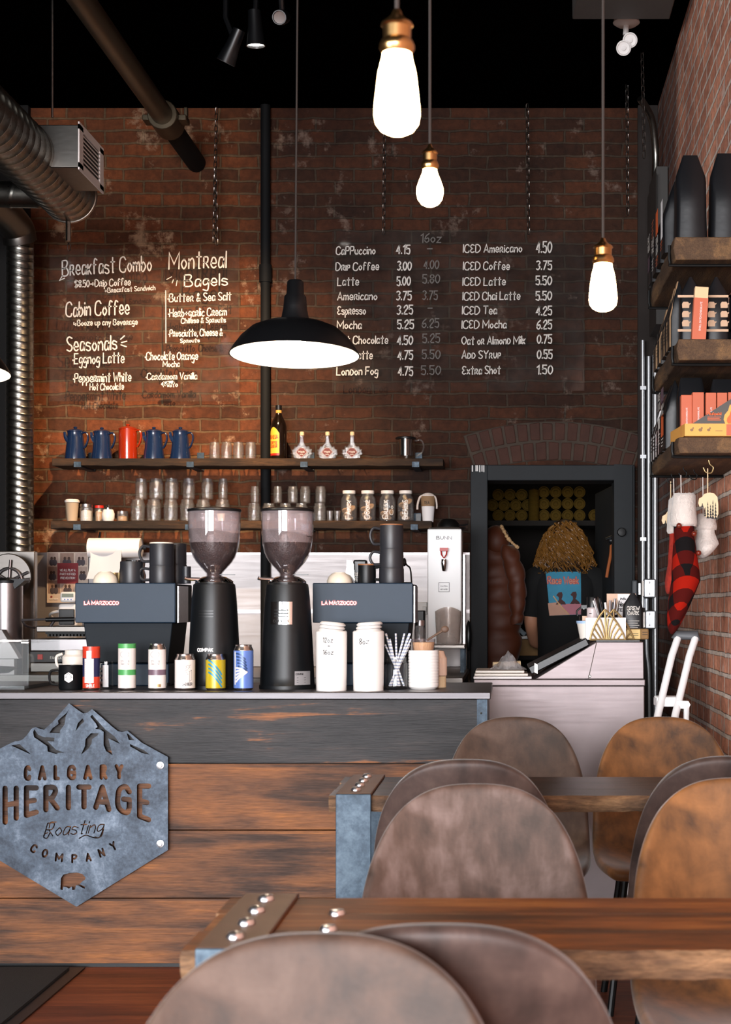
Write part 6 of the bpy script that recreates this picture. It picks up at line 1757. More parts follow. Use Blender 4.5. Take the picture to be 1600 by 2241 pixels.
bgk = 'coffee bags on the right wall shelves'
side_bag(.655, 5.56, T3, .115, .315, .12, 0, 'large plain black bag at the near end of the top shelf, away from the wall', 'bagblack', [], group=bgk, peak=.55)
side_bag(.785, 5.57, T3, .125, .325, .12, 0, 'large plain black bag at the near end of the top shelf, against the wall', 'bagblack', [], group=bgk, peak=.5)
R90 = -PI / 2     # fronts turned towards the room
tb = [('black bag with a white label panel on the top shelf beyond the plain bags', 5.76, .27, [('label_panel', 'paper', panel(-.02, .05, .06, .2)), ('lettering', 'orange', lines(3, .05, .012, .07))]),
      ('black bag with orange artwork and white words on the top shelf', 5.93, .26, [('artwork', 'orange', panel(-.045, .045, .12, .21)), ('lettering', 'chalk', block_text(('BEAR', 'BLEND'), .085, .024, .08, .005)), ('orange_strip', 'orange', lines(3, .03, .012, .09))]),
      ('black bag with pink brown print and white words on the top shelf', 6.10, .25, [('artwork', 'coral', lines(5, .21, .014, .08)), ('lettering', 'chalk', block_text(('SILVER', 'PINE'), .12, .022, .085, .005)), ('small_print', 'chalk', lines(4, .06, .012, .07))]),
      ('farthest black bag with white and violet print on the top shelf', 6.27, .235, [('lettering', 'chalk', block_text(('SALT', 'RIDGE'), .17, .024, .085, .005)), ('artwork', 'plum', panel(-.04, .04, .05, .11)), ('small_print', 'chalk', lines(4, .10, .014, .08))])]
for lab, y, h_, pr in tb: side_bag(SX + .035, y, T3, .125, h_, .09, R90, lab, 'bagblack', pr, group=bgk, peak=.6)


def icons(b, pm):
    for c_ in (-.022, .022):
        for v in (.128, .096, .064):
            k_ = [(-.012, -.010), (.012, -.010), (.013, .004), (.008, .012), (-.008, .012), (-.013, .004)]
            b.add([pm(c_ + u, v + q_) for u, q_ in k_], [tuple(range(6))])
            b.add([pm(c_ + .012, v), pm(c_ + .017, v + .004), pm(c_ + .017, v + .008), pm(c_ + .012, v + .006)], [(0, 1, 2, 3)])
    for v in (.155, .036): b.add([pm(-.05, v), pm(.05, v), pm(.05, v + .008), pm(-.05, v + .008)], [(0, 1, 2, 3)])


icon_m = mat('cream bag print', '#c2a184', .7)
for i, (x, lab) in enumerate(((.645, 'black icon printed bag on the middle shelf, half behind the upright coral box'), (.735, 'black icon printed bag in the middle of the near row on the middle shelf'), (.822, 'black icon printed bag against the wall on the middle shelf'))):
    side_bag(x, 5.46, T2, .084, .235, .075, 0, lab, 'bagblack', [('icon_print', icon_m, icons)], group=bgk, peak=.9)
mb_ = [(5.58, .24, 'nearest kraft fronted bag on the edge of the middle shelf'), (5.68, .235, 'second kraft fronted bag along the edge of the middle shelf'), (5.78, .22, 'third kraft fronted bag along the edge of the middle shelf'), (5.95, .21, 'fourth kraft fronted bag along the edge of the middle shelf'), (6.09, .19, 'farthest kraft fronted bag on the middle shelf')]
for y, h_, lab in mb_:
    side_bag(SX + .03, y, T2, .094, h_, .07, R90, lab, 'bagblack', [('black_print', 'ink', lambda b, pm: (lines(5, .085, .012, .07)(b, pm), panel(-.02, .02, .1, .12)(b, pm)))], group=bgk, edge='kraft')
bx = thing('coral_box', 'upright coral box with a cream end at the near edge of the middle shelf', 'box', (X(1529, 5.375), 5.385, T2))
w_ = .024; h_ = (738 - 623) * 5.375 / F
b = MB(); b.box(-w_, w_, -.018, .018, 0, h_ * .79); b.build('coral_sleeve', 'coral', bx, world=False)
b = MB(); b.box(-w_ + .001, w_ - .001, -.017, .017, h_ * .79, h_); b.build('cream_end', mat('cream card', '#e0b98e', .7), bx, world=False)
b = MB(); write(b, 'SMALL BATCH CHOCOLATE', lambda u, v: Vector((-v, -.0185, u)), .03, -.004, .006, .0009, .1); b.build('box_print', 'paper', bx, world=False)
bx.rotation_euler = (0, .06, 0)

# bottom shelf: display tray with coral boxes, bags
ty0 = 5.34
tr = thing('display_tray', 'yellow and grey card display tray with a flame picture on the bottom shelf', 'display tray', (.72, 5.45, T1))
dx0, dx1 = X(1499, ty0), .866
zA, zB = T1 + .001, Z(927, ty0)
MB().box(dx0, dx1, ty0, ty0 + .003, zA, zB).build('yellow_front', 'yellow', tr)
b = MB(); b.add([(dx0, ty0, zA), (dx0, ty0 + .003, zA), (SX + .004, 5.60, zA), (SX + .004, 5.597, zA), (dx0, ty0, zB), (dx0, ty0 + .003, zB), (SX + .004, 5.60, zB - .0), (SX + .004, 5.597, zB)], [(0, 3, 7, 4), (1, 5, 6, 2), (4, 7, 6, 5), (0, 1, 2, 3), (2, 6, 7, 3), (0, 4, 5, 1)]); b.build('yellow_side', 'yellow', tr)
MB().box(dx0 + .006, dx1, ty0 + .005, 5.60, zA, zA + .004).build('tray_floor', 'yellow', tr)
b = MB(); b.prism([(dx0 + .02, zB - .004), (dx1, zB - .004), (dx1, Z(860, ty0)), (X(1600, ty0), Z(873, ty0))], ty0 + .003, ty0 + .006); b.build('grey_front', 'greycard', tr)
b = MB(); pm = plane_map((0, ty0 + .0022, 0)); fc = Vector((X(1602, ty0), Z(928, ty0), 0)); k = ty0 / F
fl = [(-14, 0), (-18, 10), (-16, 20), (-8, 30), (-4, 44), (4, 34), (10, 24), (14, 14), (16, 4), (10, -1), (-8, -1)]
b.add([pm(fc.x + x * k, fc.y + y * k) for x, y in fl] + [pm(fc.x, fc.y + 12 * k)], [(i, (i + 1) % 11, 11) for i in range(11)]); fo = b.build('flame', 'yellow', tr)
b = MB(); pm = plane_map((0, ty0 + .0012, 0)); b.add([pm(fc.x + x * .62 * k, fc.y + y * .62 * k + .002) for x, y in fl] + [pm(fc.x, fc.y + 9 * k)], [(i, (i + 1) % 11, 11) for i in range(11)]); b.build('flame_core', 'orange', fo)
b = MB(); pm = plane_map((0, ty0 + .0022, 0)); write(b, 'Flashpoint', pm, X(1549, ty0), Z(908, ty0), .009, .0026, .048)
for i in range(3): ribbon(b, [Vector((X(1549, ty0), Z(912.5 + i * 3.2, ty0), 0)), Vector((X(1578 - i % 2 * 3, ty0), Z(912.5 + i * 3.2, ty0), 0))], .0022, pm)
b.build('tray_lettering', 'orange', tr)
b = MB(); pm = plane_map((0, ty0 - .0008, 0))
for px, s in ((1514, .006), (1533, .007), (1551, .006)): b.ball((X(px, ty0), ty0 - .0005, Z(941, ty0)), (s, .0006, s * .8), 10); b.ball((X(px + 3, ty0), ty0 - .0005, Z(937, ty0)), (s * .5, .0006, s * .6), 8)
ribbon(b, [Vector((X(1566, ty0), Z(943, ty0), 0)), Vector((X(1581, ty0), Z(943, ty0), 0))], .002, pm); b.build('small_pictures', 'kraft', tr)
MB().box(X(1590, ty0), dx1, ty0 - .0012, ty0 - .0002, zA + .002, zB - .002).build('orange_panel', 'coral', tr)
for i, (px0, px1, y, top, lab) in enumerate(((1492, 1497, 5.42, 868, 'edge on coral box at the left side of the tray'), (1491, 1515, 5.40, 864, 'first wide coral box from the left in the tray'), (1516, 1541, 5.385, 858, 'second wide coral box in the tray, slightly taller'), (1545, 1568, 5.385, 859, 'third wide coral box in the tray'), (1570, 1592, 5.385, 859, 'fourth wide coral box in the tray, partly behind the grey card'), (1594, 1618, 5.385, 858, 'coral box at the right edge of the photo in the tray'))):
    r = thing('coral_box', lab, 'box', (X((px0 + px1) / 2, y), y + .022, T1 + .006), 'coral boxes in the display tray')
    hw = (px1 - px0) * y / F / 2; hh = Z(top, y) - T1 - .006
    b = MB(); b.box(-hw, hw, -.02, .02, 0, hh); b.build('box_body', 'coral', r, bevel=.0015, world=False)
    if hw > .01:
        b = MB(); write(b, 'SMALL BATCH CHOCOLATE', lambda u, v: Vector((-v, -.0208, u)), .025, -.003, .005, .0008, .075); b.build('box_print', 'paper', r, world=False)
side_bag(.672, 5.675, T1, .112, .25, .10, 0, 'plain black bag behind the coral boxes on the bottom shelf, nearer the room', 'bagblack', [], group=bgk, peak=.3)
side_bag(.795, 5.675, T1, .125, .245, .10, 0, 'plain black bag behind the coral boxes on the bottom shelf, against the wall', 'bagblack', [], group=bgk, peak=.3)
side_bag(SX + .04, 5.80, T1, .115, .255, .085, R90, 'tall black bag with purple and orange artwork behind the display tray', 'bagblack', [('artwork', 'plum', panel(-.045, .045, .17, .23)), ('orange_artwork', 'orange', panel(-.045, .045, .05, .13)), ('lettering', 'chalk', block_text(('NORTH', 'TRAIL'), .155, .022, .085, .005)), ('small_print', 'chalk', lines(3, .04, .012, .07))], group=bgk)
side_bag(SX + .04, 5.925, T1, .12, .255, .085, R90, 'black bag with large white words, second from the tray on the bottom shelf', 'bagblack', [('lettering', 'chalk', block_text(('FOREST', 'DARK'), .2, .024, .09, .005)), ('white_artwork', 'chalk', panel(-.035, .035, .09, .13)), ('small_print', 'chalk', lines(4, .07, .012, .08))], group=bgk)
side_bag(SX + .035, 6.04, T1, .10, .21, .07, R90, 'pink white fronted bag on the bottom shelf', 'bagblack', [('red_mark', 'red_ink', panel(.015, .03, .05, .066)), ('print', 'greyink', lines(3, .04, .01, .07))], group=bgk, edge=mat('pinkish paper', '#cdb7b4', .8))
side_bag(SX + .035, 6.145, T1, .10, .2, .07, R90, 'white fronted bag with black print on the bottom shelf', 'bagblack', [('print', 'ink', lines(7, .12, .014, .08))], group=bgk, edge='paper')
side_bag(SX + .035, 6.25, T1, .10, .2, .07, R90, 'farthest white fronted bag on the bottom shelf, beside the conduits', 'bagblack', [('print', 'ink', lines(7, .12, .014, .06))], group=bgk, edge='paper')

# hooks, stockings, ornaments
HB = 1.763


def hook(p, label, m='gold', s=1.0):
    b = MB(); b.tube(smooth_path([p + Vector((0, 0, .002)), p + Vector((.004 * s, 0, -.012 * s)), p + Vector((.014 * s, 0, -.022 * s)), p + Vector((.008 * s, 0, -.038 * s)), p + Vector((-.008 * s, 0, -.036 * s)), p + Vector((-.016 * s, 0, -.022 * s))], 5), .0022, 8)
    return tag(b.build('cup_hook', m), label, 'hook', 'cup hooks under the bottom shelf')


def ornament(px, py0, D, sc_, label, strtop):
    c_ = at(px, py0, D); r = thing('wooden_ornament', label, 'ornament', (c_.x, D, c_.z), 'wooden bear ornaments')
    k = D / F * sc_
    sh = [(-21, 22), (-19, 12), (-12, 8), (-8, 2), (4, -1), (14, 1), (21, 9), (23, 24), (23, 46), (20, 54), (14, 56), (10, 52), (-2, 54), (-8, 50), (-6, 38), (-10, 28), (-18, 30)]
    b = MB(); b.prism([(x * k, -y * k) for x, y in sh], -.003, .003); b.build('wood_slice', 'wood_light', r, world=False)
    b = MB()
    for x, h0, h1 in ((-6, 30, 50), (0, 18, 54), (6, 24, 54), (11, 14, 55), (17, 20, 56), (-12, 22, 30)):
        n = 5
        for i in range(n):
            y0_ = h0 + (h1 - h0) * i / n; wq = 1.2 + 2.6 * i / n
            b.add([(x * k, -.0036, -y0_ * k), ((x - wq) * k, -.0036, -(y0_ + (h1 - h0) / n * 1.2) * k), ((x + wq) * k, -.0036, -(y0_ + (h1 - h0) / n * 1.2) * k)], [(0, 1, 2)])
    b.build('burnt_trees', 'ink', r, world=False)
    MB().tube([(0, 0, 0), (0, 0, strtop - c_.z)], .0022, 6).build('string', 'wood_light', r, world=False)
    return r


hook(at(1551, 996, 5.62).lerp(at(1551, 996, 5.62), 0).__class__((X(1551, 5.62), 5.62, HB)), 'gold cup hook holding the nearer bear ornament', 'gold', 1.2)
ornament(1549, 1079, 5.62, 1.0, 'bear shaped wooden ornament with burnt trees hanging nearest the camera', HB - .03)
hk2 = Vector((X(1469, 6.2), 6.2, HB)); hook(hk2, 'dark cup hook at the far end of the bottom shelf', 'black_metal')
ornament(1468, 1118, 6.2, .95, 'bear shaped wooden ornament half behind the plaid stocking', HB - .03)


def stocking(px, D, y_top, y_cuff, y_end, wtop, label, mcuff, mbody, toe=1, back=0, furry=False):
    k = D / F; zt, zc, ze = Z(y_top, D), Z(y_cuff, D), Z(y_end, D)
    x0 = X(px, D)
    r = thing('christmas_stocking', label, 'stocking', (x0, D, ze), 'stockings under the bottom shelf')
    def loft(path, n=18):
        vs = []; fs = []
        for (cx_, cy_, cz_, rx, ry) in path:
            for i in range(n):
                a = 2 * PI * i / n; vs.append((cx_ + rx * math.cos(a), cy_ + ry * math.sin(a), cz_))
        for j in range(len(path) - 1):
            for i in range(n): fs.append((j * n + i, j * n + (i + 1) % n, (j + 1) * n + (i + 1) % n, (j + 1) * n + i))
        fs += [tuple(range(n)), tuple((len(path) - 1) * n + i for i in range(n))]
        return MB().add(vs, fs)
    L_ = zc - ze
    body = [(x0, D, zc + .02, wtop * .78, .045)]
    for t, cx_, rx, ry in ((.1, .0, .80, .05), (.25, .002, .92, .05), (.4, .004, 1.06, .055), (.5, .006, 1.1, .065), (.6, -.006, 1.0, .07), (.7, -.018, .88, .07), (.8, -.03, .74, .06), (.9, -.04, .52, .045), (.96, -.046, .34, .03), (1, -.05, .12, .01)):
        body.append((x0 + cx_ * toe * wtop / .05, D - .03 * t, zc - L_ * t, wtop * rx, ry))
    loft(body).build('stocking_body', mbody, r, smooth=60)
    cf = [(x0, D, zt, wtop * .72, .04), (x0, D, zt - .01, wtop * .86, .05), (x0, D, (zt + zc) / 2, wtop * .95, .056), (x0, D, zc + .012, wtop * 1.02, .058), (x0, D, zc, wtop * .92, .05)]
    b = loft(cf, 28)
    random.seed(5)
    for i, p in enumerate(b.v): b.v[i] = p + Vector([random.uniform(-.0025, .0025) for _ in range(3)])
    b.build('cuff', mcuff, r, smooth=70)
    b = MB(); b.tube([(x0 - .01, D, zt - .01), (x0 - .012, D, HB - .03)], .006, 8, flat=.4); b.build('hanging_loop', mcuff, r)
    return r


s1 = stocking(1497, 5.9, 1080, 1152, 1388, .050, 'red and black plaid stocking with a white cuff', 'fleece', 'plaid')
b = MB()
for px, py in ((1487, 1150), (1520, 1168), (1530, 1210)): b.ball((X(px, 5.83), 5.84, Z(py, 5.83)), .0105, 12)
b.build('wooden_bead', 'wood_bead', s1)
hook(Vector((X(1495, 5.9), 5.9, HB)), 'dark cup hook over the plaid stocking', 'black_metal')
s2 = stocking(1481, 6.06, 1090, 1168, 1300, .036, 'red patterned stocking half behind the plaid one', 'fleece', 'redsnow')
s3 = stocking(1545, 6.0, 1125, 1160, 1222, .042, 'white furry stocking behind the plaid one, nearest the wall', 'fleece', 'fleece', toe=.4)
hook(Vector((X(1518, 6.0), 6.0, HB)), 'dark cup hook over the furry stocking', 'black_metal')

# white folding step ladder leaning on the wall
YL_ = 5.9; kl = YL_ / F
ld = thing('step_ladder', 'white aluminium step ladder with a grey handle leaning beside the till', 'ladder', (X(1470, YL_), YL_, 0))
yt, yb = 6.12, 5.72
def lp(px, py, t): return Vector((X(px, YL_), yb + (yt - yb) * t, Z(py, YL_)))
for a in ([(1440, 1565), (1448, 1540), (1480, 1440), (1497, 1400)], [(1478, 1565), (1485, 1545), (1520, 1440), (1537, 1400)]):
    ps = [lp(px, py, (1700 - py) / 300) for px, py in a]; d0 = ps[0] - ps[1]
    foot = Vector((ps[0].x - .16, yb - .1, .012))
    MB().tube([foot] + ps, .0145, 12).build('rail', 'alu', ld)
b = MB(); p0, p1 = lp(1495, 1394, 1.02), lp(1538, 1394, 1.02)
b.tube([p0 + Vector((-.004, 0, -.014)), p0 + Vector((.002, 0, .002)), p1 + Vector((.004, 0, .002)), p1 + Vector((.004, 0, -.02))], .0185, 12); b.build('handle', 'greyplastic', ld)
for py, dxx in ((1540, 0), (1700, -44), (1860, -88)):
    b = MB(); p0, p1 = lp(1452 + dxx, py, (1700 - py) / 300), lp(1482 + dxx, py, (1700 - py) / 300)
    for i in range(7): b.box(p0.x - .02, p1.x + .012, p0.y + .012 + i * .016, p0.y + .022 + i * .016, p0.z - .01, p0.z + .022)
    b.box(p0.x - .022, p1.x + .014, p0.y + .005, p0.y + .128, p0.z - .014, p0.z + .016); b.build('step', 'alu', ld, bevel=.002)
b = MB(); q = lp(1496, 1545, .5); b.prism([(q.x - .02, q.z - .01), (q.x + .02, q.z - .012), (q.x + .028, q.z + .004), (q.x + .02, q.z + .018), (q.x - .02, q.z + .02)], q.y - .008, q.y + .008); b.tube([(q.x + .014, q.y, q.z), (q.x + .006, q.y + .1, .015)], .011, 10); b.build('hinge', 'alu', ld)

# ------------------------------------------------------------------ back room: shelf of cups, coat, person
YK = 10.4; kk = YK / F
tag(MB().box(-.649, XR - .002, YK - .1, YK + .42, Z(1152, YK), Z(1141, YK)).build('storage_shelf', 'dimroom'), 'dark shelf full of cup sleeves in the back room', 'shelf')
SZ = Z(1141, YK)
cupg = 'sleeves of plastic cups on the back room shelf'


def sleeve(px, py, rpx, label, z=None, name='cup_sleeve'):
    c_ = Vector((X(px, YK), YK, Z(py, YK))); rr = rpx * kk
    b = MB(); b.lathe([(0, .01), (rr * .35, .008), (rr * .4, .002), (rr * .8, .003), (rr * .86, -.006), (rr, -.006), (rr, .006), (rr * .93, .02), (rr * .9, .3), (0, .3)], (c_.x, c_.y, c_.z), 24, axis='Y')
    return tag(b.build(name, 'cupend'), label, 'cup sleeve', cupg)


base_y = 1141
rp = 12.8; st_ = rp * 2 + .4; rows = []
for row, (n, off) in enumerate(((3, 0), (4, -.5), (3, 0))):
    for i in range(n):
        px = 1090.5 + (i + off) * 25.8; py = base_y - rp - row * 22.6
        sleeve(px, py, rp - .15, f'cup sleeve in the left pile of the back room shelf, {("bottom", "middle", "top")[row]} row, {ORD[i]} across')
for row in range(3):
    for i in range(4):
        if row == 0 and i == 2: pass
        sleeve(1190.5 + i * 26, base_y - rp - row * 25.6, rp - .2, f'cup sleeve in the right pile of the back room shelf, {("bottom", "middle", "top")[row]} row, {ORD[i]} across')
sleeve(1301, base_y - 13, 13, 'plastic cup sleeve lying alone at the right end of the back room shelf')
sleeve(1326, base_y - 10, 10, 'smaller cup sleeve at the far right of the back room shelf, by the door leaf')
b = MB(); P = [(0, 0), (.036, 0)]
for i in range(24): P += [(.034, .005 + i * .0085), (.038, .009 + i * .0085)]
P += [(.0, .215)]
b.lathe(P, (X(1168, YK), YK - .05, SZ), 24); tag(b.build('lid_stack', 'cupend'), 'upright stack of cup lids between the two piles in the back room', 'lid stack')

# puffer coat
YJ = 9.52
cj = thing('puffer_coat', 'rust brown puffer coat with a fur trimmed hood hanging in the back room', 'coat', (X(1100, YJ), YJ, .8))


def puffs(path, n=22, k=5):
    """quilted tube: rings swell between seams"""
    vs = []; fs = []; rows = 0
    for (a, ra), (c_, rc) in zip(path, path[1:]):
        a, c_ = Vector(a), Vector(c_)
        for j in range(k):
            t = j / k; p = a.lerp(c_, t); sw = .80 + .2 * math.sin(PI * t) ** .6
            rx, ry = ra[0] + (rc[0] - ra[0]) * t, ra[1] + (rc[1] - ra[1]) * t
            for i in range(n):
                q = 2 * PI * i / n; wob = 1 + .05 * math.sin(3 * q + rows)
                vs.append(p + Vector((rx * sw * wob * math.cos(q), ry * sw * wob * math.sin(q), .008 * math.sin(2 * q + rows * .4))))
            rows += 1
    for j in range(rows - 1):
        for i in range(n): fs.append((j * n + i, j * n + (i + 1) % n, (j + 1) * n + (i + 1) % n, (j + 1) * n + i))
    fs += [tuple(range(n)), tuple((rows - 1) * n + i for i in range(n))]
    return MB().add(vs, fs)


jp = lambda px, py: (X(px, YJ), YJ, Z(py, YJ))
puffs([(jp(1080, 1190), (.05, .05)), (jp(1083, 1225), (.12, .09)), (jp(1088, 1275), (.14, .11)), (jp(1090, 1330), (.14, .11)), (jp(1092, 1385), (.145, .11)), (jp(1090, 1450), (.14, .11)), (jp(1090, 1500), (.13, .10))]).build('coat_body', 'puffer', cj, smooth=70)
p_ = lambda px, py, dy=0: Vector(jp(px, py)) + Vector((0, dy, 0))
puffs([(p_(1112, 1195, -.06), (.05, .05)), (p_(1120, 1230, -.09), (.065, .06)), (p_(1131, 1270, -.10), (.06, .055)), (p_(1133, 1310, -.10), (.055, .05)), (p_(1132, 1345, -.09), (.045, .045)), (p_(1129, 1370, -.08), (.04, .04))]).build('sleeve', 'puffer', cj, smooth=70)
b = MB(); b.ball(jp(1086, 1185), (.085, .09, .10), 20); b.build('hood', 'puffer', cj, smooth=70)
b = MB(); ps = smooth_path([p_(1097, 1152, -.07), p_(1103, 1164, -.10), p_(1112, 1180, -.12), p_(1124, 1192, -.11), p_(1134, 1200, -.09)], 8); random.seed(11)
b.tube(ps, [.009 + random.uniform(-.003, .004) for _ in ps], 10); b.build('fur_trim', 'fur', cj, smooth=20)

# table with a keypad and carton in the back room
tag(MB().box(X(1075, 10.3), X(1182, 10.3), 10.25, 10.6, .88, .905).build('packing_bench', 'dimroom'), 'dark bench below the coat in the back room', 'bench')
tag(MB().box(X(1137, 10.3), X(1178, 10.3), 10.3, 10.4, .906, Z(1398, 10.3) - .004).build('carton', 'cardboard', bevel=.003), 'small brown carton in the back room beneath the white keypad', 'carton')
zc_ = Z(1398, 10.3)
kp = thing('white_keypad', 'white wedge shaped keypad with pale blue papers in the back room', 'keypad', (X(1158, 10.3), 10.33, zc_))
b = MB(); x0_, x1_ = X(1133, 10.3), X(1181, 10.3); b.prism([(x0_, zc_), (x1_, zc_), (x1_, zc_ + .032), (x0_, zc_ + .012)], 10.28, 10.42); b.build('wedge', 'white', kp, bevel=.002)
b = MB(); [b.box(X(1160 + 5 * i, 10.3), X(1163 + 5 * i, 10.3), 10.29 + .03 * j, 10.31 + .03 * j, zc_ + .026, zc_ + .044) for i in range(4) for j in range(4)]; b.build('keys', 'greyplastic', kp)
b = MB(); b.grid(lambda u, v: (x0_ + .075 * u, 10.30 + .06 * v, zc_ + .03 + .045 * (1 - u) * v + .012 * math.sin(9 * u + 5 * v)), 8, 6); b.build('papers', mat('pale blue paper', '#a9bacb', .7), kp, smooth=10)

# leather straps on the door leaf
ls = thing('leather_strap', 'pair of orange tan straps hanging from black hooks on the open door leaf', 'strap', (X(1337, 9.3), 9.3, Z(1265, 9.3)))
b = MB(); b.tube(smooth_path([(X(1338, 9.3), 9.3, Z(1194, 9.3)), (X(1336, 9.3), 9.28, Z(1215, 9.3)), (X(1331, 9.3), 9.27, Z(1240, 9.3)), (X(1327, 9.3), 9.27, Z(1264, 9.3))], 4), .0095, 8); b.build('strap_tail', 'tan_strap', ls)
b = MB(); b.tube(smooth_path([(X(1340, 9.3), 9.3, Z(1192, 9.3)), (X(1342, 9.3), 9.28, Z(1225, 9.3)), (X(1344, 9.3), 9.27, Z(1264, 9.3))], 4), .0095, 8); b.build('strap_tail', 'tan_strap', ls)
b = MB(); b.ball((X(1338, 9.3), 9.3, Z(1183, 9.3)), (.022, .02, .02), 10); b.tube([(X(1326, 9.3), 9.29, Z(1180, 9.3)), (X(1346, 9.3), 9.28, Z(1172, 9.3)), (X(1352, 9.3), 9.32, Z(1176, 9.3))], .008, 8); b.build('black_hook', 'black_plastic', ls)

# ------------------------------------------------------------------ person in the back room, seen from behind
PX, PY = X(1236, 9.75), 9.75
kp_ = PY / F
pr_ = thing('person', 'person with long curly hair in a black printed T-shirt, seen from behind through the doorway', 'person', (PX, PY, 0))


def skinned(name, verts, edges, rad, m, root, lvl=2, rootv=0):
    me = bpy.data.meshes.new(name); me.from_pydata([Vector(v) for v in verts], edges, [])
    o = bpy.data.objects.new(name, me); C.objects.link(o)
    sk = o.modifiers.new('skin', 'SKIN'); sk.use_smooth_shade = True
    ly = me.skin_vertices[0].data
    for i, r_ in enumerate(rad): ly[i].radius = r_ if isinstance(r_, tuple) else (r_, r_)
    for i in range(len(verts)): ly[i].use_root = (i == rootv)
    o.modifiers.new('sub', 'SUBSURF').levels = lvl; o.modifiers['sub'].render_levels = lvl
    bpy.context.view_layer.update()
    e = bpy.data.meshes.new_from_object(o.evaluated_get(bpy.context.evaluated_depsgraph_get()))
    bpy.data.objects.remove(o)
    e.name = name; e.materials.clear(); e.materials.append(M[m] if isinstance(m, str) else m)
    e.polygons.foreach_set('use_smooth', [True] * len(e.polygons))
    n = bpy.data.objects.new(name, e); C.objects.link(n); n.parent = root
    return n


# back is towards the camera (-Y); x to the right
V = [(0, 0, .93), (0, .01, 1.08), (0, 0, 1.25), (0, .0, 1.38), (0, .0, 1.46), (0, .02, 1.53), (0, .05, 1.62), (0, .05, 1.71),
     (-.17, 0, 1.41), (-.215, .0, 1.30), (-.215, -.03, 1.13), (-.19, .17, 1.00), (-.14, .26, .98),
     (.17, 0, 1.41), (.22, .0, 1.30), (.24, .02, 1.13), (.19, .19, 1.02), (.12, .27, 1.0),
     (-.09, 0, .86), (-.10, .01, .48), (-.10, -.01, .09), (-.10, .12, .04), (.09, 0, .86), (.10, .01, .48), (.10, -.01, .09), (.10, .12, .04)]
E = [(0, 1), (1, 2), (2, 3), (3, 4), (4, 5), (5, 6), (6, 7), (3, 8), (8, 9), (9, 10), (10, 11), (11, 12), (3, 13), (13, 14), (14, 15), (15, 16), (16, 17), (0, 18), (18, 19), (19, 20), (20, 21), (0, 22), (22, 23), (23, 24), (24, 25)]
Rr = [.12, .115, .13, .11, .055, .055, .085, .075, .06, .052, .045, .036, .026, .06, .052, .045, .036, .026, .085, .06, .045, .035, .085, .06, .045, .035]
# fingers and thumb on each hand
for s, w0 in ((-1, 12), (1, 17)):
    hx_, hy_, hz_ = V[w0]
    for f_, (ox, L_) in enumerate(((-.03, .05), (-.012, .075), (.006, .08), (.022, .07))):
        i0 = len(V); V += [(hx_ + ox * .8 - s * .03, hy_ + .045, hz_ - .005), (hx_ + ox - s * .05, hy_ + .045 + L_ * .55, hz_ - .012), (hx_ + ox - s * .06, hy_ + .04 + L_, hz_ - .035)]
        E += [(w0, i0), (i0, i0 + 1), (i0 + 1, i0 + 2)]; Rr += [.0105, .009, .0075]
    i0 = len(V); V += [(hx_ - s * .028, hy_ + .02, hz_ + .018), (hx_ - s * .055, hy_ + .045, hz_ + .02)]; E += [(w0, i0), (i0, i0 + 1)]; Rr += [.011, .009]
skinned('body', V, E, Rr, 'skin', pr_)
# shirt: lofted torso and two sleeves
tor = [(.90, .17, .115), (1.0, .168, .112), (1.12, .170, .115), (1.24, .185, .125), (1.34, .198, .128), (1.40, .20, .115), (1.445, .165, .095), (1.475, .10, .075), (1.49, .07, .065)]
n = 32; vs = []
for z, rx, ry in tor:
    for i in range(n):
        a = 2 * PI * i / n; vs.append((rx * math.copysign(abs(math.cos(a)) ** .8, math.cos(a)), ry * math.copysign(abs(math.sin(a)) ** .8, math.sin(a)), z))
b = MB(); b.add(vs, [(j * n + i, j * n + (i + 1) % n, (j + 1) * n + (i + 1) % n, (j + 1) * n + i) for j in range(len(tor) - 1) for i in range(n)])
for s in (-1, 1): b.tube(smooth_path([(s * .13, 0, 1.42), (s * .19, 0, 1.39), (s * .222, 0, 1.29), (s * .238, -.004, 1.17)], 4), [.075, .078, .08, .082, .083, .082, .08, .078, .077, .077, .077, .078, .079], 18)
b.build('t_shirt', 'tshirt', pr_, world=False, smooth=60)
tv = [(0, 0, .93), (-.09, 0, .84), (-.10, .01, .48), (-.10, 0, .12), (.09, 0, .84), (.10, .01, .48), (.10, 0, .12), (0, 0, 1.0)]
skinned('trousers', tv, [(0, 1), (1, 2), (2, 3), (0, 4), (4, 5), (5, 6), (0, 7)], [.135, .098, .075, .06, .098, .075, .06, .135], 'tshirt', pr_)
# printed panel on the back


def tors(u, z):
    for (za, ra, ya), (zb_, rb_, yb_) in zip(tor, tor[1:]):
        if za <= z <= zb_:
            t = (z - za) / (zb_ - za); rx, ry = ra + (rb_ - ra) * t, ya + (yb_ - ya) * t
            c_ = min(.999, abs(u) / rx) ** (1 / .8); return -ry * (1 - c_ * c_) ** .4
    return -.11


def bk(px, py, e):
    u = (px - 1236) * kp_; z = Z(py, PY); return Vector((u, tors(u, z) - e, z))


def quad(q, m, p, root, e=.004, nm='print', n=6):
    b = MB(); b.grid(lambda u, v: bk(*(Vector(q[0]).lerp(Vector(q[1]), u).lerp(Vector(q[3]).lerp(Vector(q[2]), u), v)), e), n, n); return b.build(nm, m, root, world=False)


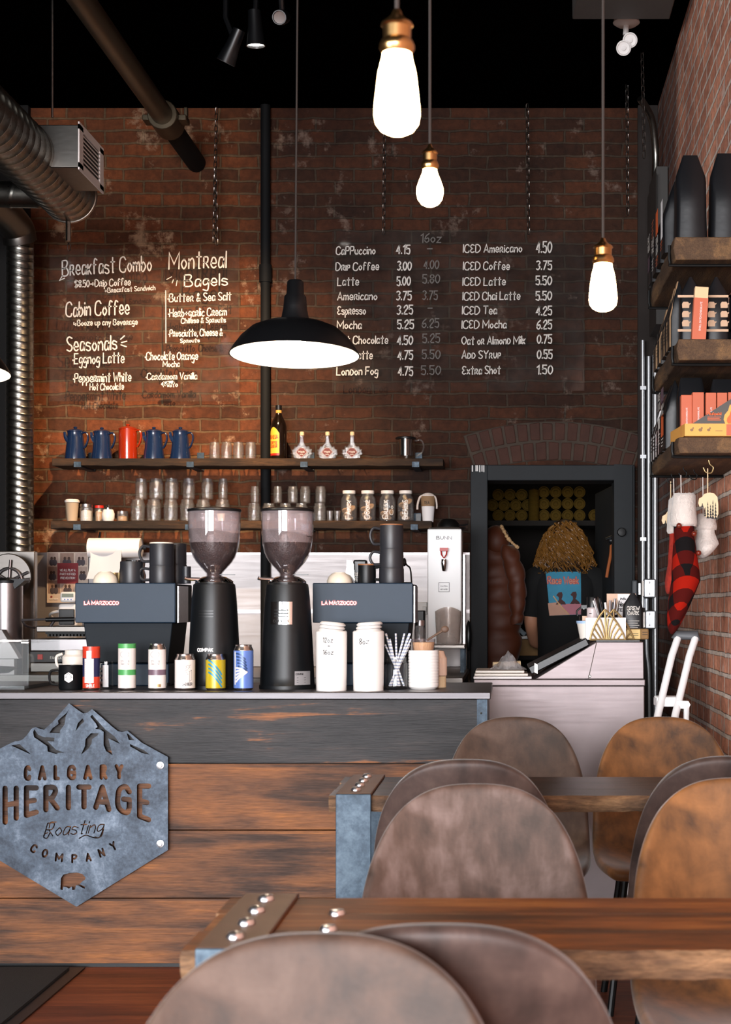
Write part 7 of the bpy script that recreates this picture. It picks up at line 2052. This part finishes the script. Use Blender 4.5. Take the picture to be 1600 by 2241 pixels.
pp = quad([(1203, 1347), (1270, 1345), (1269.5, 1252), (1193.5, 1252)], 'sky_print', None, pr_, .004, 'shirt_print', 10)
b = MB()
for q in ([(1200, 1348), (1245, 1345), (1218, 1312), (1197, 1320)], ): pass
quad([(1228, 1345.5), (1270, 1344.5), (1270, 1321), (1228, 1322)], 'pink_print', None, pp, .0055, 'pink_panel')
quad([(1201.5, 1347), (1243, 1345.5), (1222, 1318), (1198, 1320)], 'sand_print', None, pp, .0062, 'sand_panel')
b = MB(); f = lambda u, v: bk(u, v, .0075)
ribbon(b, [Vector((1210, 1305, 0)), Vector((1222, 1322, 0)), Vector((1244, 1345, 0))], 2.2, f); b.build('pale_streak', 'fur', pp, world=False)
b = MB()
for hx_, hy_, s in ((1225, 1304, -1), (1255.5, 1303, -1)):
    k_ = [(-5, -2), (-9 if s < 0 else -4, -1), (-4, -7), (3, -8), (5, -2), (4, 4), (2, 8), (10, 14), (12, 19), (-10, 19), (-6, 13), (-3, 8), (-4, 3)]
    b.add([bk(hx_ + x, hy_ + y, .007) for x, y in k_] + [bk(hx_, hy_ + 6, .007)], [(i, (i + 1) % 13, 13) for i in range(13)])
b.build('two_figures', mat('dark brown print', '#4a2c2c', .8), pp, world=False)
b = MB(); f = lambda u, v: bk(u, -v, .0068); write(b, 'Race Week', f, 1231, -1278, 15, 3.4, 66, 'c'); b.build('lettering_outline', 'red', pp, world=False)
b = MB(); f = lambda u, v: bk(u, -v, .0078); write(b, 'Race Week', f, 1231, -1278, 15, 1.5, 66, 'c'); b.build('lettering', 'sand_print', pp, world=False)
# hair: a full mass of curls
random.seed(21)
hb = MB()
hc = Vector((0, .03, 1.66))
hb.ball((0, .02, 1.665), (.098, .115, .118), 22)
prof = [(1.74, .06, .08), (1.70, .098, .11), (1.64, .125, .125), (1.58, .145, .13), (1.53, .16, .125), (1.49, .17, .11), (1.47, .15, .09)]
vs = []; n = 26
for z, rx, ry in prof:
    for i in range(n):
        a = 2 * PI * i / n; wv_ = 1 + .07 * math.sin(5 * a + z * 60) + random.uniform(-.03, .03)
        yy = ry * math.sin(a) * wv_
        if yy > .06 and z < 1.66: yy = .06
        vs.append((rx * math.cos(a) * wv_, yy + .0, z + random.uniform(-.008, .008)))
hb.add(vs, [(j * n + i, j * n + (i + 1) % n, (j + 1) * n + (i + 1) % n, (j + 1) * n + i) for j in range(len(prof) - 1) for i in range(n)])
hb.m = 1
for i in range(300):
    a = random.uniform(PI * .92, PI * 2.08); rr_ = random.uniform(.92, 1.13)
    top = random.uniform(1.60, 1.765); ln = random.uniform(.08, .24); ph = random.uniform(0, 6.28); cr_ = random.uniform(.007, .020)
    pts = []
    m = 14
    for j in range(m):
        t = j / (m - 1); z = top - ln * t
        for (za, ra, ya), (zb_, rb_, yb_) in zip(prof, prof[1:]):
            if zb_ <= z <= za: q = (za - z) / (za - zb_); rx, ry = ra + (rb_ - ra) * q, ya + (yb_ - ya) * q; break
        else: rx, ry = (.055, .075) if z > 1.7 else (.165, .10)
        rx *= rr_; ry *= rr_
        w_a = ph + t * ln * 75
        pts.append((rx * math.cos(a) + cr_ * math.cos(w_a), ry * math.sin(a) + cr_ * math.sin(w_a), max(z, 1.44)))
    hb.tube(pts, [.0055 * (1 - .6 * j / m) for j in range(m)], 5)
hb.build('curly_hair', ['hair_dark', 'hair'], pr_, world=False, smooth=60)
b = MB(); b.ball((0, .135, 1.655), (.014, .02, .018), 10); [b.ball((s * .082, .05, 1.655), (.012, .02, .03), 10) for s in (-1, 1)]; b.ball((0, .125, 1.615), (.022, .008, .006), 10); [b.ball((s * .032, .122, 1.68), (.012, .008, .007), 10) for s in (-1, 1)]
b.build('face_features', 'skin', pr_, world=False)
# ------------------------------------------------------------------ tables
TH = .746


def table(yf, yb, label, mtop, y_strap=True):
    xl, xr = -.461, .862
    r = thing('dining_table', label, 'table', ((xl + xr) / 2, (yf + yb) / 2, 0), 'plank tables with steel strap legs')
    nb = 3; dy = (yb - yf) / nb; th = .042
    for i in range(nb):
        y0, y1 = yf + i * dy, yf + (i + 1) * dy - .002
        n = 40; vs = []; fs = []
        rough = .005 if i == 0 else .0008
        for j in range(n + 1):
            x = xl + (xr - xl) * j / n + (random.uniform(-.004, .004) if j in (0, n) else 0)
            e = random.uniform(-rough, rough)
            for y, z in ((y0 + e + (.008 if i == 0 else .001), TH), (y0 + e - (.0 if i else .002), TH - .010), (y0 + e * .6 + .002, TH - th * .75), (y0 + e + .01 * (i == 0), TH - th), (y1, TH - th), (y1, TH)): vs.append((x, y, z + (random.uniform(-.0012, .0012) if i == 0 and z < TH else 0)))
        for j in range(n):
            for k in range(6): fs.append((j * 6 + k, j * 6 + (k + 1) % 6, j * 6 + 6 + (k + 1) % 6, j * 6 + 6 + k))
        fs += [tuple(range(6)), tuple(n * 6 + k for k in reversed(range(6)))]
        mi = [(0 if k == 5 else 1) for j in range(n) for k in range(6)] + [1, 1]
        MB().add(vs, fs, mi).build('top_board', [M[mtop], M['tableedge']], r, smooth=25)
    for sx0, sx1 in ((-.441, -.35), (.80, .85)):
        fr = MB(); t = .007
        fr.box(sx0, sx1, yf - .004, yb + .004, TH + .0006, TH + t); st_ = fr.build('strap_plate', 'strap_steel', r, bevel=.002)
        for yy0, yy1 in ((yf - .004 - t, yf - .0045), (yb + .0045, yb + .004 + t)):
            MB().box(sx0, sx1, yy0, yy1, .0, TH + t - .001).build('leg', 'blue_steel', r, bevel=.002)
        MB().box(sx0, sx1, yf - .004, yb + .004, .0, t).build('foot_bar', 'blue_steel', r, bevel=.002)
        for k in range(4):
            y = yf + (yb - yf) * (.14 + .24 * k)
            b = MB(); b.lathe([(.0135, TH + t), (.0135, TH + t + .003), (.0105, TH + t + .008), (.005, TH + t + .010), (0, TH + t + .0105)], ((sx0 + sx1) / 2 + (.0), y, 0), 18); b.build('bolt', 'bolt', r)
    for k in range(2):
        y = yf + (yb - yf) * (.35 + .3 * k)
        b = MB(); b.lathe([(.0135, TH), (.0135, TH + .003), (.0105, TH + .008), (0, TH + .010)], (-.27, y, 0), 18); b.build('bolt', 'bolt', r)
    return r


table(4.005, 4.45, 'rear plank table with steel strap legs in front of the counter', 'tabletop_dark')
table(2.204, 2.607, 'near plank table with steel strap legs at the bottom of the photo', 'tabletop')

# ------------------------------------------------------------------ chairs
# sitter faces -Y; the back top is at y=0


def make_chair(label, sm):
    r = thing('dining_chair', label, 'chair', (0, 0, 0), 'suede shell chairs at the tables')
    # (y, z, half width, edge lift forward, edge lift up)
    S = [(-.52, .437, .185, 0, 0), (-.50, .448, .205, 0, .004), (-.42, .440, .222, 0, .02), (-.32, .428, .23, 0, .03), (-.22, .43, .232, .01, .04), (-.15, .455, .232, .03, .04), (-.115, .51, .23, .05, .02), (-.095, .57, .2275, .055, .01)]
    nu = 20; nt = 12; vs = []
    for y, z, w_, ef, eu in S:
        for i in range(nu + 1):
            u = -1 + 2 * i / nu
            vs.append((w_ * u, y - ef * abs(u) ** 2.2, z + eu * abs(u) ** 2.5))
    n_ = 2.75
    for j in range(nt + 1):      # rounded back: a grid bent into half a superellipse, so its rim runs smoothly over the top
        t = j / nt
        for i in range(nu + 1):
            q = -1 + 2 * i / nu
            dx_, dz_ = q * math.sqrt(1 - t * t / 2), t * math.sqrt(1 - q * q / 2)
            r_ = math.hypot(dx_, dz_)
            if r_ > 1e-6:
                f_ = (abs(dx_ / r_) ** n_ + abs(dz_ / r_) ** n_) ** (-1 / n_); g_ = 1 + (f_ - 1) * r_ ** 3
                dx_ *= g_; dz_ *= g_
            z = .615 + .259 * dz_; x = dx_ * (.2245 - .026 * dz_)
            vs.append((x, -.085 * (1 - dz_) ** 1.15 - .052 * abs(dx_) ** 2.2 * (1 - dz_ * .6), z))
    nrow = len(S) + nt + 1
    fs = [(j * (nu + 1) + i, j * (nu + 1) + i + 1, (j + 1) * (nu + 1) + i + 1, (j + 1) * (nu + 1) + i) for j in range(nrow - 1) for i in range(nu)]
    o = MB().add(vs, fs).build('shell', sm, r, world=False, smooth=180)
    so = o.modifiers.new('thick', 'SOLIDIFY'); so.thickness = .030; so.offset = -1.0; so.use_even_offset = False
    ss = o.modifiers.new('sub', 'SUBSURF'); ss.levels = 1; ss.render_levels = 2
    for sx, sy in ((-1, -.44), (1, -.44), (-1, -.14), (1, -.14)):
        b = MB(); b.tube([(sx * .15, sy + (.06 if sy < -.3 else -.06), .40), (sx * .2, sy - (.0), .0)], .011, 10); b.build('leg', 'black_metal', r, world=False)
    b = MB(); b.box(-.16, .16, -.39, -.37, .392, .404); b.box(-.16, .16, -.22, -.20, .392, .404); b.box(-.16, -.14, -.39, -.20, .392, .404); b.box(.14, .16, -.39, -.20, .392, .404); b.build('underframe', 'black_metal', r, world=False)
    return r


def place(r, x, y, rot=0, scale=None):
    r.location = (x, y, 0); r.rotation_euler = (0, 0, rot)
    return r


ch = place(make_chair('taupe suede chair facing the camera behind the rear table, in front of the counter end', 'suede_taupe'), .026, 5.12)
dup(ch, (.51, 5.12, 0), .0, 'tan suede chair facing the camera behind the rear table, nearest the brick wall', mats={'shell': 'suede_tan'})
dup(ch, (-.10, 3.72, 0), PI, 'dark rimmed chair back at the rear table, just behind the middle taupe chair', mats={'shell': 'suede_dark'})
dup(ch, (.545, 3.80, 0), PI, 'dark chair back at the right edge, mostly hidden behind the front tan chair', mats={'shell': 'suede_dark'})
dup(ch, (-.064, 3.19, 0), 0, 'streaked taupe chair facing the camera in the middle, behind the near table', mats={'shell': 'suede_streaked'})
dup(ch, (.487, 3.30, 0), 0, 'tan chair facing the camera at the right edge, behind the near table', mats={'shell': 'suede_tan'})
dup(ch, (-.078, 1.80, 0), PI, 'dark brown chair back tucked against the near table at the bottom', mats={'shell': 'suede_dark'})
dup(ch, (-.21, 1.73, 0), 0, 'blurred taupe chair filling the bottom of the photo, nearest the camera')

# ------------------------------------------------------------------ pendant lamps


def edison(px, ptop, pcap, pb0, pend, D, wpx, label, round_=False):
    x, k = X(px, D), D / F
    r = thing('pendant_bulb', label, 'pendant lamp', (x, D, Z(pend, D)), 'bare filament bulbs on cords')
    MB().tube([(x, D, Z(ptop, D) - .002), (x, D, ZC)], .0032, 8).build('cord', 'cord', r)
    zt, zb = Z(ptop, D), Z(pb0, D); H = zt - zb; w2 = wpx * k / 2
    b = MB(); q = w2 * (.72 if not round_ else .62)
    b.lathe([(.0, zt + .004), (q * .22, zt), (q * .35, zt - H * .12), (q * .62, zt - H * .22), (q * .92, zt - H * .30), (q * .98, zt - H * .36), (q * .86, zt - H * .40), (q * .84, zt - H * .66), (q * .94, zt - H * .70), (q * 1.06, zt - H * .80), (q * 1.08, zt - H * .88), (q * .9, zt - H), (q * .5, zt - H)], (x, D, 0), 32)
    b.build('brass_socket', 'brass', r)
    HB_ = zb - Z(pend, D); zz = zb + HB_ * .02
    if round_: P = [(q * .5, 0), (q * .85, .03), (q * .92, .12), (w2 * .78, .3), (w2 * .98, .5), (w2, .64), (w2 * .9, .8), (w2 * .62, .93), (w2 * .3, .985), (0, 1)]
    else: P = [(q * .5, 0), (q * .88, .02), (q * .92, .08), (w2 * .82, .25), (w2 * .92, .48), (w2 * .99, .66), (w2, .76), (w2 * .93, .86), (w2 * .72, .94), (w2 * .4, .985), (w2 * .12, 1), (0, 1)]
    b = MB(); b.lathe([(a, zz - HB_ * 1.02 * t) for a, t in P], (x, D, 0), 36); b.build('bulb', 'bulb', r, smooth=80)
    return r


edison(869, 22, 60, 118, 296, 2.2, 100, 'largest glowing pear shaped bulb hanging at the top centre')
edison(941, 316, 330, 371, 453, 3.5, 59, 'glowing round bulb below and right of the largest bulb', True)
edison(1320, 522, 540, 578, 682, 3.5, 62, 'glowing pear shaped bulb hanging at right beside the price board')

DP = 4.75; kp2 = DP / F
x = X(645, DP)
lp_ = thing('pendant_lamp', 'black enamel barn style pendant lamp lit over the counter', 'pendant lamp', (x, DP, Z(806, DP)))
zr = Z(775, DP); zt = Z(612, DP)
w2 = 141.5 * kp2
out = [(0, zt), (15 * kp2, zt), (18 * kp2, zt - 3 * kp2), (19 * kp2, zt - 30 * kp2), (24 * kp2, zt - 36 * kp2), (26 * kp2, zt - 62 * kp2), (30 * kp2, zt - 82 * kp2), (34 * kp2, zt - 92 * kp2), (70 * kp2, zt - 97 * kp2), (96 * kp2, zt - 108 * kp2), (118 * kp2, zt - 128 * kp2), (134 * kp2, zt - 150 * kp2), (w2, zr), (w2 + .002, zr - .003)]
inn = [(w2 - .002, zr - .003), (w2 - .004, zr), (130 * kp2, zt - 150 * kp2), (114 * kp2, zt - 131 * kp2), (93 * kp2, zt - 112 * kp2), (68 * kp2, zt - 102 * kp2), (30 * kp2, zt - 98 * kp2), (0, zt - 96 * kp2)]
MB().lathe(out, (x, DP, 0), 56, cap=False).build('shade', 'shade', lp_, smooth=50)
MB().lathe(inn, (x, DP, 0), 56, cap=False).build('shade_lining', 'shade_in', lp_, smooth=50)
b = MB(); b.ball((x, DP, zr + .028), (.034, .034, .042), 20); b.build('bulb', 'bulb_big', lp_, smooth=80)
b = MB(); b.lathe([(.0, zt - 97 * kp2), (.016, zt - 98 * kp2), (.016, zr + .065), (0, zr + .06)], (x, DP, 0), 16); b.build('socket', 'brass', lp_)
MB().tube([(x, DP, zt - .002), (x, DP, ZC)], .003, 8).build('cord', 'cord', lp_)
lp_.rotation_euler = (-.055, 0, 0)
# second pendant just reaching into the left edge of the photo
r2 = dup(lp_, (X(-124, DP), DP, lp_.location.z - (812 - 775) * kp2), (-.055, 0, 0), 'second barn style pendant lamp, only its lit rim showing at the left edge')
